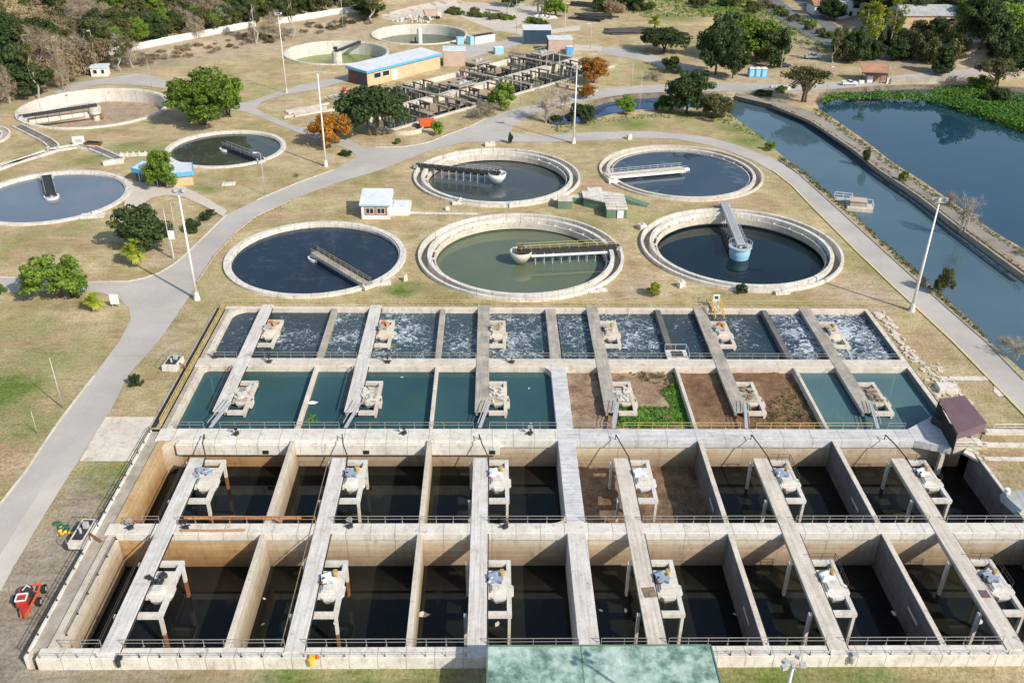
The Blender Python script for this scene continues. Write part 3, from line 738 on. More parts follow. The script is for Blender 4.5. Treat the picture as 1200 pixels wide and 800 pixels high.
# ================================================================== GROUND, ROADS, WATER
TANKS = [  # key, centre, radius
 ('T1', (-36.1, 173.1), 18.3), ('T2', (1.0, 222.0), 20.9), ('T3', (5.8, 175.0), 21.2), ('T4', (48.0, 226.4), 20.8), ('T5', (52.4, 179.0), 21.0),
 ('T6', (-71.7, 242.2), 15.8), ('T7', (-103.3, 206.3), 17.6), ('T8', (-120.6, 279.6), 21.7), ('T9', (-58.8, 355.4), 19.5), ('T10', (-30.1, 389.3), 19.5)]
def tank(k): return [t for t in TANKS if t[0] == k][0]
WO = U(448, 157); WD = (U(680, 90) - WO).normalized(); WANG = math.atan2(WD.y, WD.x)
def wk(u, v): return (WO.x + WD.x * u - WD.y * v, WO.y + WD.y * u + WD.x * v)
BAS = [(-50.4, 70.3), (70.3, 70.3), (70.3, 113), (70.0, 151.9), (-49.1, 151.9), (-49.1, 112.7), (-50.4, 112.7)]
ZW = -1.5
canal = px([(857, 116), (880, 121), (905, 127), (950, 145), (1000, 179), (1027, 203), (1075, 235), (1125, 275), (1200, 331), (1340, 430), (1400, 640), (1250, 480), (1200, 442), (1175, 419), (1157, 403), (1137, 380), (1100, 349), (1040, 294), (1000, 256), (972, 234), (937, 203), (914, 184), (895, 167), (862, 143), (852, 132)], ZW)
lake = px([(955, 128), (965, 112), (1010, 108), (1060, 105), (1110, 105), (1200, 108), (1320, 120), (1500, 200), (1600, 420), (1300, 375), (1200, 297), (1175, 284), (1112, 239), (1080, 216), (1050, 198), (1018, 172), (987, 150)], ZW)
pond = px([(640, 150), (652, 136), (690, 130), (706, 121), (745, 116), (800, 114), (840, 116), (850, 128), (800, 131), (765, 132), (728, 134), (690, 145), (660, 152)], ZW)
def grow(P, d):
    n = len(P); A = sum(P[i][0] * P[(i + 1) % n][1] - P[(i + 1) % n][0] * P[i][1] for i in range(n)); s = 1 if A > 0 else -1; Q = []
    for i in range(n):
        a, b, c = Vector(P[i - 1]), Vector(P[i]), Vector(P[(i + 1) % n])
        t = (c - a); t.normalize(); Q.append((b.x + t.y * d * s, b.y - t.x * d * s))
    return Q
canal = smoothpoly(canal, 1); lake = smoothpoly(lake, 1); pond = smoothpoly(pond, 2)
canal_t = grow(canal, .9); lake_t = grow(lake, .9); pond_t = grow(pond, 1.2)
holes = [BAS, canal_t, lake_t, pond_t]
for k, c, r in TANKS: holes.append(circ(c, r - .25, 96))
TR1 = [wk(3, 1), wk(110, 1), wk(110, 16), wk(3, 16)]; TR2 = [wk(20, 18.6), wk(110, 18.6), wk(110, 33.5), wk(20, 33.5)]
holes += [TR1, TR2]
boxes = [(min(p[0] for p in h), max(p[0] for p in h), min(p[1] for p in h), max(p[1] for p in h)) for h in holes]
def inhole(x, y):
    for h, b in zip(holes, boxes):
        if b[0] < x < b[1] and b[2] < y < b[3] and inpoly(x, y, h): return True
    return False
pts = []
x = -300
while x < 330:
    y = 30
    while y < 520:
        if not inhole(x, y): pts.append((x + .11, y + .07))
        y += 3.2 if y < 350 else 4.5
    x += 3.4
for xx in range(-2400, 2401, 120):
    for yy in range(-300, 3001, 120):
        if not (-320 < xx < 350 and 10 < yy < 530): pts.append((xx + .3, yy + .2))
v, f = cdt([dens(h, 3.0) if len(h) < 60 else h for h in holes], pts)
mb = MB(); mb.v = [(q.x, q.y, terr(q.x, q.y)) for q in v]
for t in f:
    cx = sum(v[i].x for i in t) / len(t); cy = sum(v[i].y for i in t) / len(t)
    if not inhole(cx, cy): mb.f.append(tuple(t))
ground = mb.build('ground', M_['ground'], kind='structure', smooth=True)
# painted mask: red = green grass, green = dark dirt, blue = bare sand
PATCH = []
def pch(ch, x, y, r, s=1.0, asp=1.0):
    p = G(x, y); PATCH.append((ch, p.x, p.y, r, s, asp))
for a in [(10, 455, 5, 1), (0, 430, 4, .7), (128, 560, 3.5, .9), (138, 575, 2.5, .8), (470, 338, 3, 1), (484, 332, 2.2, .8), (705, 318, 4, .6), (722, 300, 3, .5), (60, 785, 4, .9), (90, 790, 4, .8), (340, 792, 4, .8), (420, 794, 5, .7),
          (500, 792, 5, .7), (900, 792, 6, .8), (1000, 792, 6, .7), (1100, 790, 6, .5), (740, 145, 6, .8), (700, 148, 6, .6), (880, 165, 6, .8), (860, 150, 5, .8), (815, 148, 5, .5), (90, 355, 3, .3), (245, 222, 3, .8), (232, 218, 3, .7), (170, 178, 8, .7), (150, 172, 6, .7), (105, 187, 5, .7), (120, 183, 5, .6),
          (330, 100, 8, .35), (720, 250, 4, .5), (690, 262, 4, .6), (1060, 250, 3, .5), (430, 245, 3, .3), (640, 262, 3, .5), (670, 40, 14, .3), (850, 10, 18, .9), (790, 20, 12, .7), (740, 12, 10, .6), (560, 15, 8, .8), (620, 25, 8, .4), (920, 30, 12, .7), (950, 45, 8, .6), (880, 55, 12, .5),
          (150, 420, 6, .4), (60, 420, 9, .6), (100, 480, 5, .55), (40, 500, 6, .6), (120, 440, 4, .5), (70, 540, 5, .5), (30, 390, 7, .5), (110, 400, 5, .45), (250, 345, 3, .4), (245, 330, 3, .5), (500, 300, 3, .3), (250, 210, 5, .5), (60, 255, 8, .4), (20, 280, 8, .4), (700, 300, 4, .6), (730, 240, 4, .5), (640, 240, 4, .4), (910, 220, 4, .5), (1040, 300, 4, .4), (1090, 420, 5, .35), (1120, 480, 4, .45), (1150, 490, 3, .5), (380, 60, 12, .3), (250, 105, 12, .4), (280, 90, 10, .4), (920, 60, 10, .4), (735, 230, 3, .5), (1010, 225, 3, .5), (690, 210, 3, .3), (1030, 330, 3, .4)]: pch(0, *a[:3], a[3])
for a in [(60, 680, 9, 1), (30, 770, 9, 1), (100, 600, 6, .8), (110, 640, 5, 1), (70, 730, 8, 1), (40, 740, 8, 1), (20, 700, 8, .9), (90, 570, 5, .6), (130, 590, 3, .6), (120, 790, 5, .7), (180, 795, 6, .8), (50, 650, 5, .7), (250, 795, 6, .6), (100, 430, 2.5, .4), (95, 445, 2, .3), (20, 600, 4, .5), (70, 95, 16, .6), (150, 75, 10, .6), (30, 115, 12, .6),
          (20, 60, 40, .5), (120, 30, 45, .55), (250, 20, 40, .5), (380, 5, 30, .5), (1000, 55, 30, .8), (1060, 60, 30, .8), (1150, 50, 20, .6), (1180, 60, 30, .8), (960, 20, 25, .6), (1100, 30, 30, .8), (1030, 20, 30, .8), (870, 70, 18, .6), (810, 70, 12, .4), (1190, 570, 5, .5), (150, 74, 12, .8), (190, 68, 12, .9), (230, 60, 11, .9), (270, 54, 11, .9), (310, 47, 11, .8), (350, 40, 12, .8), (390, 33, 12, .8), (420, 29, 12, .7), (640, 140, 8, .5), (690, 108, 6, .3)]: pch(1, *a[:3], a[3])
for a in [(200, 400, 5, .8), (220, 375, 4, .6), (190, 300, 5, .9), (120, 350, 3, .6), (200, 290, 4, .8), (350, 180, 8, .7), (430, 170, 6, .9), (500, 165, 6, .8), (340, 120, 8, .7), (360, 130, 7, .7), (250, 262, 3, .9), (1000, 340, 6, 1), (1030, 350, 5, .9), (750, 340, 5, .8), (730, 348, 4, .6), (700, 350, 5, .5), (880, 92, 12, 1), (850, 90, 10, .9), (930, 95, 6, .9), (930, 110, 8, 1), (960, 115, 5, .8),
          (750, 165, 6, .4), (600, 20, 18, .9), (680, 25, 15, .8), (560, 60, 10, .7), (580, 80, 10, .6), (480, 35, 14, .9), (520, 10, 20, .8), (400, 35, 20, .8), (300, 55, 16, .8), (240, 60, 14, .9), (650, 130, 7, .7), (700, 135, 5, .3), (560, 130, 6, .7), (470, 215, 5, .6), (400, 225, 6, .5), (450, 220, 4, .5), (660, 175, 6, .5), (620, 165, 6, .5), (760, 52, 14, .4), (920, 70, 12, .6), (1000, 85, 10, .6), (1060, 88, 8, .3), (1150, 65, 12, 1), (1140, 55, 10, 1), (1170, 75, 8, .8),
          (240, 150, 8, .8), (290, 220, 6, .4), (210, 170, 6, .3), (60, 165, 6, .3)]: pch(2, *a[:3], a[3])
ca = ground.data.color_attributes.new('mask', 'FLOAT_COLOR', 'POINT')
buf = []
cells = {}
for p in PATCH:
    for i in range(int((p[1] - 2 * p[3]) // 20), int((p[1] + 2 * p[3]) // 20) + 1):
        for j in range(int((p[2] - 2 * p[3]) // 20), int((p[2] + 2 * p[3]) // 20) + 1): cells.setdefault((i, j), []).append(p)
for q in ground.data.vertices:
    c = [0, 0, 0]
    for ch, X, Y, R, S, A in cells.get((int(q.co.x // 20), int(q.co.y // 20)), ()):
        d = math.hypot(q.co.x - X, q.co.y - Y) / R
        if d < 2: c[ch] = max(c[ch], S * (1 - d / 2) ** .7)
    buf += [*c, 1]
ca.data.foreach_set('color', buf)
# banks
def bank(name, top, bot, mat, zt=0.0, zb=ZW - .5):
    mb = MB(); n = len(top)
    mb.v = [(a, b, terr(a, b) + .005) for a, b in top] + [(a, b, zb) for a, b in bot]
    mb.f = [(i, (i + 1) % n, n + (i + 1) % n, n + i) for i in range(n)]
    return mb.build(name, mat, kind='structure')
bank('canal_bank', canal_t, grow(canal, -.15), M_['bankc']); bank('lake_bank', lake_t, grow(lake, -.15), M_['bank']); bank('pond_bank', pond_t, grow(pond, -.15), M_['bank'])
drape('canal_water', grow(canal, .3), W['canal'], z=ZW, step=30); drape('lake_water', grow(lake, .3), W['lake'], z=ZW, step=30); drape('pond_water', grow(pond, .3), W['pond'], z=ZW, step=30)
M_['dyke'] = roadmat('worn_dyke_track', (.24, .205, .16), (.42, .37, .30), (.17, .14, .09))
# roads (photo outlines carried down to the ground)
road_main = gx([(-60, 800), (-60, 640), (0, 590), (30, 552), (70, 492), (110, 440), (140, 400), (153, 375), (151, 362), (140, 350), (118, 343), (90, 341), (40, 342), (-80, 347), (-80, 328), (0, 325), (60, 328), (95, 331), (150, 330), (170, 326), (187, 320), (205, 309), (217, 299), (250, 267), (265, 252), (300, 235), (350, 214), (392, 199), (418, 184),
   (412, 177), (396, 171), (360, 160), (330, 148), (303, 137), (285, 131), (262, 128), (240, 118), (213, 106), (195, 104), (160, 100), (120, 99), (98, 103), (78, 112), (60, 108), (85, 98), (120, 93), (160, 86), (182, 90), (205, 99), (240, 110), (270, 121), (290, 120), (302, 116), (325, 108), (350, 100), (380, 94), (412, 87), (418, 93), (400, 97), (370, 105), (330, 112), (306, 120), (301, 128), (312, 134), (335, 144), (365, 154), (411, 165), (422, 171), (440, 173), (475, 172), (500, 168), (525, 158), (552, 148), (570, 139), (600, 128), (630, 122), (657, 115), (692, 105), (740, 101), (780, 99), (832, 97), (900, 99), (960, 97), (1010, 94), (1060, 88), (1100, 84), (1300, 85),
   (1300, 96), (1200, 92), (1100, 92), (1040, 99), (1010, 102), (960, 106), (900, 108), (850, 107), (790, 108), (740, 110), (700, 116), (660, 124), (640, 130), (615, 139), (603, 147), (598, 153), (605, 157), (640, 158), (700, 155), (760, 154), (800, 157), (830, 161), (860, 169), (885, 178), (910, 187), (937, 206), (975, 240), (1040, 299), (1112, 364), (1157, 403), (1200, 447), (1300, 550), (1300, 620), (1200, 487), (1160, 446), (1115, 400), (1050, 340), (1005, 297), (950, 242), (928, 219), (905, 201), (880, 187), (850, 176), (820, 168), (790, 163), (740, 162), (700, 165), (640, 167), (590, 166), (545, 167), (505, 176), (475, 188), (450, 198), (435, 203), (400, 213), (337, 236), (300, 254), (277, 271), (250, 300), (230, 335), (217, 355), (186, 400), (150, 440), (132, 477), (92, 540), (54, 600), (15, 660), (-60, 800)])
drape('road', road_main, M_['road'], dz=.07, step=5)
drape('path', gx([(148, 213), (185, 214), (215, 219), (240, 231), (266, 247), (262, 254), (240, 242), (215, 231), (195, 229), (178, 232), (160, 244), (146, 247), (146, 235), (152, 225)]), M_['path'], dz=.10, step=4)
drape('path', gx([(700, 57), (720, 55), (760, 63), (800, 75), (830, 84), (825, 90), (790, 82), (750, 71), (700, 62)]), M_['road'], dz=.05, step=5)
drape('path', gx([(672, 52), (705, 55), (705, 60), (672, 60)]), M_['path'], dz=.06, step=5)
drape('track', gx([(440, 20), (520, 0), (640, 5), (630, 22), (600, 33), (640, 36), (680, 30), (680, 36), (620, 42), (580, 36), (530, 16), (470, 27)]), M_['path'], dz=.04, step=5)
drape('road', gx([(520, 60), (590, 48), (625, 38), (640, 42), (600, 56), (550, 68), (530, 72)]), M_['road'], dz=.09, step=5)
drape('side_road', gx([(888, -8), (905, -8), (925, 8), (950, 28), (975, 42), (1000, 56), (985, 60), (960, 52), (935, 38), (910, 22), (893, 10)]), M_['asph'], dz=.06, step=5)
drape('side_road', gx([(925, -8), (945, -8), (960, 15), (985, 35), (975, 40), (955, 25), (938, 8)]), M_['asph'], dz=.08, step=5)
drape('concrete_slab', gx([(93, 541), (124, 489), (182, 489), (155, 541)]), M_['conc'], dz=.12, step=3)
drape('footpath', gx([(1100, 441), (1160, 441), (1165, 446), (1100, 446)]), M_['conc_w'], dz=.06, step=3)
drape('footpath', gx([(476, 248), (560, 250), (560, 252), (476, 251)]), M_['conc_w'], dz=.06, step=3)
drape('footpath', gx([(1165, 452), (1180, 463), (1170, 465), (1164, 459)]), M_['conc_w'], dz=.06, step=3)
K = M_['conc']; M_['kerb_y'] = plain('pale_yellow_kerb', (.66, .56, .28), .8, 0, .2)
strip('kerb', gx([(905, 200), (928, 218), (950, 241), (1005, 296), (1050, 339), (1115, 399), (1160, 445), (1200, 486), (1300, 618)]), .35, M_['kerb_y'], 0, .2)
strip('kerb', gx([(912, 187), (937, 205), (975, 239), (1040, 298), (1112, 363), (1157, 402), (1200, 446)]), .3, M_['conc_d'], 0, .22)
strip('kerb', gx([(0, 591), (30, 553), (70, 493), (110, 441)]), .3, K, 0, .18)
strip('kerb', gx([(0, 325), (60, 328), (95, 331), (150, 330), (170, 326), (187, 320), (205, 309), (217, 299), (250, 267), (265, 252)]), .28, K, 0, .18)
strip('kerb', gx([(440, 173), (475, 172), (500, 168), (525, 158), (552, 148), (570, 139)]), .28, K, 0, .18)
strip('kerb', gx([(300, 235), (350, 214), (392, 199)]), .28, K, 0, .16)
# track on top of the dyke between canal and lake
drape('dyke_track', gx([(862, 109), (905, 117), (952, 131), (985, 149), (1050, 196), (1112, 236), (1178, 281), (1210, 303), (1206, 317), (1128, 266), (1078, 228), (1030, 197), (1000, 174), (950, 142), (905, 123), (862, 113)]), M_['dyke'], dz=.06, step=4)
strip('dyke_parapet', gx([(905, 124), (950, 142.5), (1000, 176), (1029, 199), (1077, 231), (1127, 270), (1202, 325)]), .6, M_['bankc'], -.4, .35)
# cross joint in the road
strip('road_joint', gx([(131, 417.5), (172, 417.5)]), .25, M_['conc_d'], 0, .1)

# ================================================================== ROUND TANKS
def ring_tank(key, label, wkey, kind, zr=.6, zw=-.8, mat='conc_w', name='round_tank', inner=1.2, bottom=None):
    k, c, R = tank(key)
    t = thing(name, (*c, 0), 0, label, 'round tank', 'round tanks on the dry lawn')
    if kind == 'single':
        MB().lathe([(R, -.4), (R, zr), (R - inner, zr), (R - inner, -7), (R - inner - .25, -7), (R - inner - .25, zr - .35 if False else zr - .02), (R - inner - .02, zr - .02), (R - .4, -.4)][:4] + [(R - .4, -7), (R - .4, -.4)], 128).build('rim_wall', M_[mat], t, smooth=False)
        MB().lathe([(R - inner - .02, -5), (R - inner - .02, zr - .25), (R - inner - .3, zr - .25), (R - inner - .3, -5)], 128).build('inner_lip', M_['wall_pale'] if zw < -2 else M_[mat], t)
        rw = R - inner - .1
    elif kind == 'double':
        MB().lathe([(R, -.5), (R, zr), (R - .55, zr), (R - .55, -1.2), (R - .3, -1.2), (R - .3, -.5)], 128).build('rim_wall', M_[mat], t)
        MB().lathe([(R - .555, -1.25), (R - .555, -1.15), (R - 2.0, -1.15), (R - 2.0, -1.25)], 128).build('channel_floor', M_['conc_d'], t)
        MB().lathe([(R - 1.9, -6), (R - 1.9, zr - .12), (R - 2.7, zr - .12), (R - 2.7, -6)], 128).build('inner_walkway', M_[mat], t)
        MB().lathe([(R - 3.3, -1.6), (R - 3.3, -.25), (R - 3.55, -.25), (R - 3.55, -1.6)], 128).build('weir', M_['conc'], t)
        bme = MB().box((0, 0, 0), (.9, .22, .35)).mesh('weir_bracket', M_[mat])
        for i in range(30):
            a = 2 * PI * i / 30 + .07
            part('weir_bracket', bme, t, ((R - 2.95) * math.cos(a), (R - 2.95) * math.sin(a), -.35), a)
        MB().lathe([(R - 2.705, -1.4), (R - 2.705, -1.3), (R - 3.295, -1.3), (R - 3.295, -1.4)], 128).build('launder_floor', M_['conc_d'], t)
        MB().lathe([(R - 2.71, -1.6), (R - 2.71, zw - .8), (R - 2.9, zw - .8), (R - 2.9, -1.6)], 128).build('stained_wall', M_['wall_in'], t)
        rw = R - 2.72
    w = MB().disc(rw, 0, 96).build('water' if not bottom else bottom, W[wkey] if wkey in W else M_[wkey], kind='structure'); w.location = (*c, zw)
    # outlet sill beside the rim
    return t
ring_tank('T1', 'round clarifier with dark navy water and a yellow-railed bridge, left-hand one of the nearest row', 't1', 'single', .5, -.35)
ring_tank('T2', 'round clarifier with olive-blue water and a white central bowl reached from the left', 't2', 'double', .6, -1.9)
ring_tank('T3', 'round clarifier with flat green water, middle one of the nearest row', 't3', 'double', .7, -2.0)
ring_tank('T4', 'round clarifier with blue water and a pale bridge, beside the bend of the canal road', 't4', 'double', .45, -.30, 'conc')
ring_tank('T5', 'round clarifier with black water and a light blue centre drum', 't5', 'double', .7, -2.1)
ring_tank('T6', 'round tank with murky reflecting water behind the blue-edged pump house', 't6', 'single', .35, -.35)
ring_tank('T7', 'round tank with still grey-blue water at the left edge', 't7', 'single', .35, -.35)
ring_tank('T8', 'drained round tank with a sandy floor beside the big green tree', 'sand', 'single', .5, -3.6, bottom='tank_floor', inner=.9)
ring_tank('T9', 'deep round tank holding lime-green water, left of the two farthest', 'alg', 'single', .4, -4.4, inner=.7)
ring_tank('T10', 'deep round tank holding dark green water, farthest of all', 'alg2', 'single', .4, -3.6, inner=.7)
# small ring tank cut by the left edge of the picture
c11 = U(-42, 163)
t = thing('round_tank', (c11.x, c11.y, 0), 0, 'white-rimmed tank corner cut off by the left edge, next to the drained tank', 'round tank')
MB().lathe([(11.6, -.2), (11.6, .6), (11.1, .6), (11.1, -.2)], 96).build('rim_wall', M_['conc_w'], t)
MB().lathe([(11.1, .0), (11.1, .12), (9.6, .12), (9.6, .0)], 96).build('channel_floor', M_['conc_d'], t)
MB().lathe([(9.6, -.2), (9.6, .5), (9.1, .5), (9.1, -.2)], 96).build('inner_walkway', M_['conc_w'], t)
w = MB().disc(9.1, .14).build('water', W['dark'], kind='structure'); w.location = (c11.x, c11.y, 0)

def scraper(key, end, label, kind, drum='steel_w', rail='steel_l', zt=1.3, zc=None, cen=None):
    _, c, R = tank(key)
    if cen: c = tuple(U(*cen, 1.0)[:2])
    e = U(*end, 1.0); a = math.atan2(e.y - c[1], e.x - c[0]); L = math.hypot(e.y - c[1], e.x - c[0])
    t = thing('scraper_bridge', (*c, 0), a, label, 'scraper bridge')
    dk = {'t1': 'deck_d', 't4': 'conc', 't5': 'steel_l', 't9': 'steel_d', 't6': 'steel_d', 't7': 'steel_d', 't8': 'steel_d'}.get(kind, 'steel_d')
    wd = {'t4': 2.6, 't5': 1.8, 't1': 1.5, 't7': 2.2}.get(kind, 1.4)
    MB().rng(-.8, L + .3, -wd / 2, wd / 2, zt - .15, zt).build('deck', M_[dk], t, bevel=.02)
    mb = MB()
    for y in (-wd / 2, wd / 2): mb.rng(-.8, L + .3, y - .06, y + .06, zt - .7, zt - .153)
    mb.build('girder', M_['steel_w' if kind in ('t4',) else 'steel_d' if dk == 'steel_d' else 'steel_l'], t)
    for y in (-wd / 2, wd / 2):
        mb = MB().tube((-.8, y, zt + 1), (L + .2, y, zt + 1), .05, n=5).tube((-.8, y, zt + .5), (L + .2, y, zt + .5), .04, n=5)
        for k in range(int(L // 2) + 1): mb.tube((k * 2, y, zt), (k * 2, y, zt + 1), .04, n=4)
        mb.build('handrail', M_[rail], t)
    MB().box((L + .1, 0, zt - .55), (1.1, wd + .8, .7)).tube((L, -wd / 2 - .2, .95), (L, -wd / 2 - .4, .95), .35, n=12).tube((L, wd / 2 + .2, .95), (L, wd / 2 + .4, .95), .35, n=12).build('end_carriage', M_['conc' if kind in ('t1', 't4') else 'steel_l'], t)
    if kind in ('t2', 't3'):
        n = 9
        hme = MB().tube((0, -wd / 2, zt - .2), (0, -wd / 2, -2.2), .06, n=4).tube((0, wd / 2, zt - .2), (0, wd / 2, -2.2), .06, n=4).rng(-.05, .05, -wd / 2, wd / 2, zt - .5, zt - .4).mesh('scraper_hanger', M_['steel_w'])
        for k in range(n): part('scraper_hanger', hme, t, (3 + (L - 6) * k / (n - 1), 0, 0))
        MB().tube((2, -wd / 2 - .35, .1), (L - 2.5, -wd / 2 - .35, .1), .28, n=8).build('scum_pipe', M_['steel_w'], t)
        mb = MB()
        for k in range(7):
            x = 3 + (L - 7) * k / 7
            mb.rng(x, x + (L - 7) / 7 - .25, -wd / 2 - .05, -wd / 2 + .02, -.35, zt - .75)
        mb.build('baffle_panel', M_['steel_d'], t)
        MB().lathe([(.6, -2.1), (1.5, -.9), (2.1, -.1), (2.3, 1.0), (2.15, 1.0), (1.9, -.1), (.5, -1.8)], 40).build('centre_bowl', M_['steel_w' if kind == 't2' else 'conc'], t, smooth=True)
        MB().tube((0, 0, -2), (0, 0, 1.5), .5, .4, n=16).box((0, 0, 1.75), (1.1, 1.1, .6), .3).build('drive', M_['steel_d'], t)
    elif kind == 't5':
        MB().lathe([(2.0, -2.2), (2.2, -1.0), (2.2, .55), (2.0, .55), (1.9, -2.2)], 48).build('centre_drum', M_['blue_p'], t)
        MB().lathe([(2.45, .35), (2.45, .5), (1.4, .5), (1.4, .35)], 48).build('drum_walkway', M_['steel_l'], t)
        MB().box((.3, 0, .8), (1.2, .9, .7), .4).tube((0, 0, -2), (0, 0, 1.2), .35, n=12).build('drive', M_['steel_w'], t)
        mb = MB()
        for k in range(7): mb.tube((2.5 + k * 2.1, -wd / 2, zt - .3), (2.5 + k * 2.1, -wd / 2, -2.3), .07, n=4); mb.tube((2.5 + k * 2.1, wd / 2, zt - .3), (2.5 + k * 2.1 + 1.6, wd / 2, -2.3), .07, n=4)
        mb.build('scraper_hanger', M_['steel_l'], t)
        mb = MB()
        for i in range(16):
            a = 2 * PI * i / 16; mb.tube((2.4 * math.cos(a), 2.4 * math.sin(a), .5), (2.4 * math.cos(a), 2.4 * math.sin(a), 1.5), .04, n=4)
        mb.lathe([(2.44, 1.46), (2.44, 1.54), (2.36, 1.54), (2.36, 1.46)], 32).build('drum_railing', M_['steel_l'], t)
    elif kind in ('t1', 't6', 't7'):
        MB().lathe([(1.55, -.6), (1.7, .25), (1.35, .25), (1.2, -.6)], 40).build('centre_ring', M_['steel_w'], t)
        mb = MB().tube((0, 0, -.6), (0, 0, zt - .1), .35, n=12)
        for k in range(4): mb.beam((0, 0, .1), (1.4 * math.cos(k * PI / 2), 1.4 * math.sin(k * PI / 2), .1), .14, .12)
        mb.build('centre_column', M_['steel_l'], t)
        mb = MB(); n = 6
        for k in range(n):
            x0 = 1.6 + (L - 3.2) * k / n; mb.rng(x0, x0 + (L - 3.2) / n - .15, -wd / 2 - .04, -wd / 2 + .02, -.4, zt - .75)
        mb.build('baffle_panel', M_['blue_d'], t)
    elif kind == 't4':
        MB().box((-1.2, -1.7, -.1), (4, 1.1, .7)).box((.4, -1.6, .5), (.7, .7, .6)).build('drive', M_['steel_w'], t)
        MB().tube((0, 0, -1), (0, 0, zt - .2), .6, n=16).build('centre_column', M_['conc'], t)
        MB().rng(2, L - 2, -1.35, -1.28, -.9, zt - .75).build('baffle_panel', M_['steel_d'], t)
    elif kind == 't8':
        MB().lathe([(.9, -3.6), (.9, -1.6), (1.7, -1.5), (1.8, .5), (.1, .55)], 32, closed=False).build('centre_drum', M_['conc_w'], t)
        MB().tube((1, -1.8, -2.3), (L - 2, -1.8, -1.6), 1.15, n=16).build('inlet_pipe', M_['conc'], t)
        mb = MB()
        for k in range(5): mb.rng(3 + k * 3.4, 3.08 + k * 3.4, -.6, -.5, -2.2, zt - .2)
        mb.rng(3, 17, -.62, -.48, -2.3, -2.15).build('scraper_hanger', M_['debris'], t)
        MB().tube((-1.6, .5, -3.6), (-1.4, .3, -1.4), .3, n=8).tube((-.2, -.9, -3.6), (-.2, -.9, -1.5), .35, n=8).build('support', M_['rust'], t)
    elif kind == 't9':
        MB().lathe([(1.9, -4.4), (1.9, .4), (.1, .45)], 32, closed=False).build('centre_drum', M_['conc_w'], t)
        MB().box((0, .4, 1.7), (1.6, 1.2, .8), .2).build('drive', M_['steel_d'], t)
    return t
scraper('T1', (431, 333), 'scraper bridge with orange-yellow handrails over the navy clarifier', 't1', rail='rail_y', zt=1.1)
scraper('T2', (489, 193), 'dark truss scraper bridge with white centre bowl, running left to the rim', 't2')
scraper('T3', (724, 288), 'scraper bridge with yellow handrails and grey bowl over green water', 't3', rail='rail_y')
scraper('T4', (712, 205), 'broad pale scraper bridge over the blue clarifier', 't4', zt=1.0)
scraper('T5', (849, 239), 'grey scraper bridge ending in the light blue drum', 't5')
scraper('T6', (305, 186), 'black scraper bridge over the murky reflecting tank', 't6', zt=.9)
scraper('T7', (54, 205), 'short dark scraper bridge pointing away over grey-blue water at the left', 't7', zt=.9)
scraper('T8', (24, 136), 'dark scraper bridge with thick pipe in the drained sandy tank', 't8', zt=1.2)
scraper('T9', (421, 48), 'dark scraper bridge over lime-green water', 't9', zt=1.0)
_, c, R = tank('T10')
t = thing('inlet_column', (c[0], c[1], -3.6), 0, 'white centre column with pipes in the farthest tank', 'column')
MB().tube((0, 0, 0), (0, 0, 6), 1.0, n=20).build('column', M_['steel_w'], t)
MB().rng(-4, -.9, -.4, .4, 0, .8).path([(-1.8, 0, 0), (-1.8, 0, 2.6)], .35).build('pipe', M_['steel_d'], t)
# ================================================================== FILTER WORKS (open channels with portal frames)
wt = thing('filter_channel_block', (WO.x, WO.y, 0), WANG, 'long open concrete channels full of portal frames, behind the dark spreading tree', 'channel block')
for v0 in (0.0, 16.0, 33.5):
    x0 = 2 if v0 < 17 else 18
    MB().rng(x0 - .8, 111, v0 - .1, v0 + (2.6 if v0 == 16 else 1.1), -3.4, .35).build('channel_wall', M_['conc'], wt, bevel=.03)
MB().rng(2, 3.2, 1.003, 15.9, -3.4, .33).build('channel_wall', M_['conc'], wt)
MB().rng(109.8, 111, 1.003, 33.5, -3.4, .33).build('channel_wall', M_['conc_d'], wt)
MB().rng(19, 20.3, 18.603, 33.4, -3.4, .33).build('channel_wall', M_['conc'], wt)
for u in (24, 47, 68, 88):
    MB().rng(u, u + .8, 1.003, 15.9, -3.4, -.6).build('cross_wall', M_['conc_d'], wt)
    MB().rng(u + 2, u + 2.8, 18.603, 33.4, -3.4, -.6).build('cross_wall', M_['conc_d'], wt)
for (u0, u1, v0, v1, mm, z) in ((3, 109.9, .9, 16.1, 'alg2', -2.0), (20, 109.9, 18.5, 33.6, 'alg2', -2.0)):
    P = [wk(u0, v0), wk(u1, v0), wk(u1, v1), wk(u0, v1)]
    MB().add([(x, y, z) for x, y in P], [(0, 1, 2, 3)]).build('water', W[mm], kind='structure')
for a, b, z in ((26, 46, 1), (50, 67, 1), (50, 68, 20), (72, 88, 20)):
    P = [wk(a, z + .1 + 6), wk(b, z + .1 + 6), wk(b, z + 14.8), wk(a, z + 14.8)]
    MB().add([(x, y, -1.2) for x, y in P], [(0, 1, 2, 3)]).build('grassy_bed', M_['sand'], kind='structure')
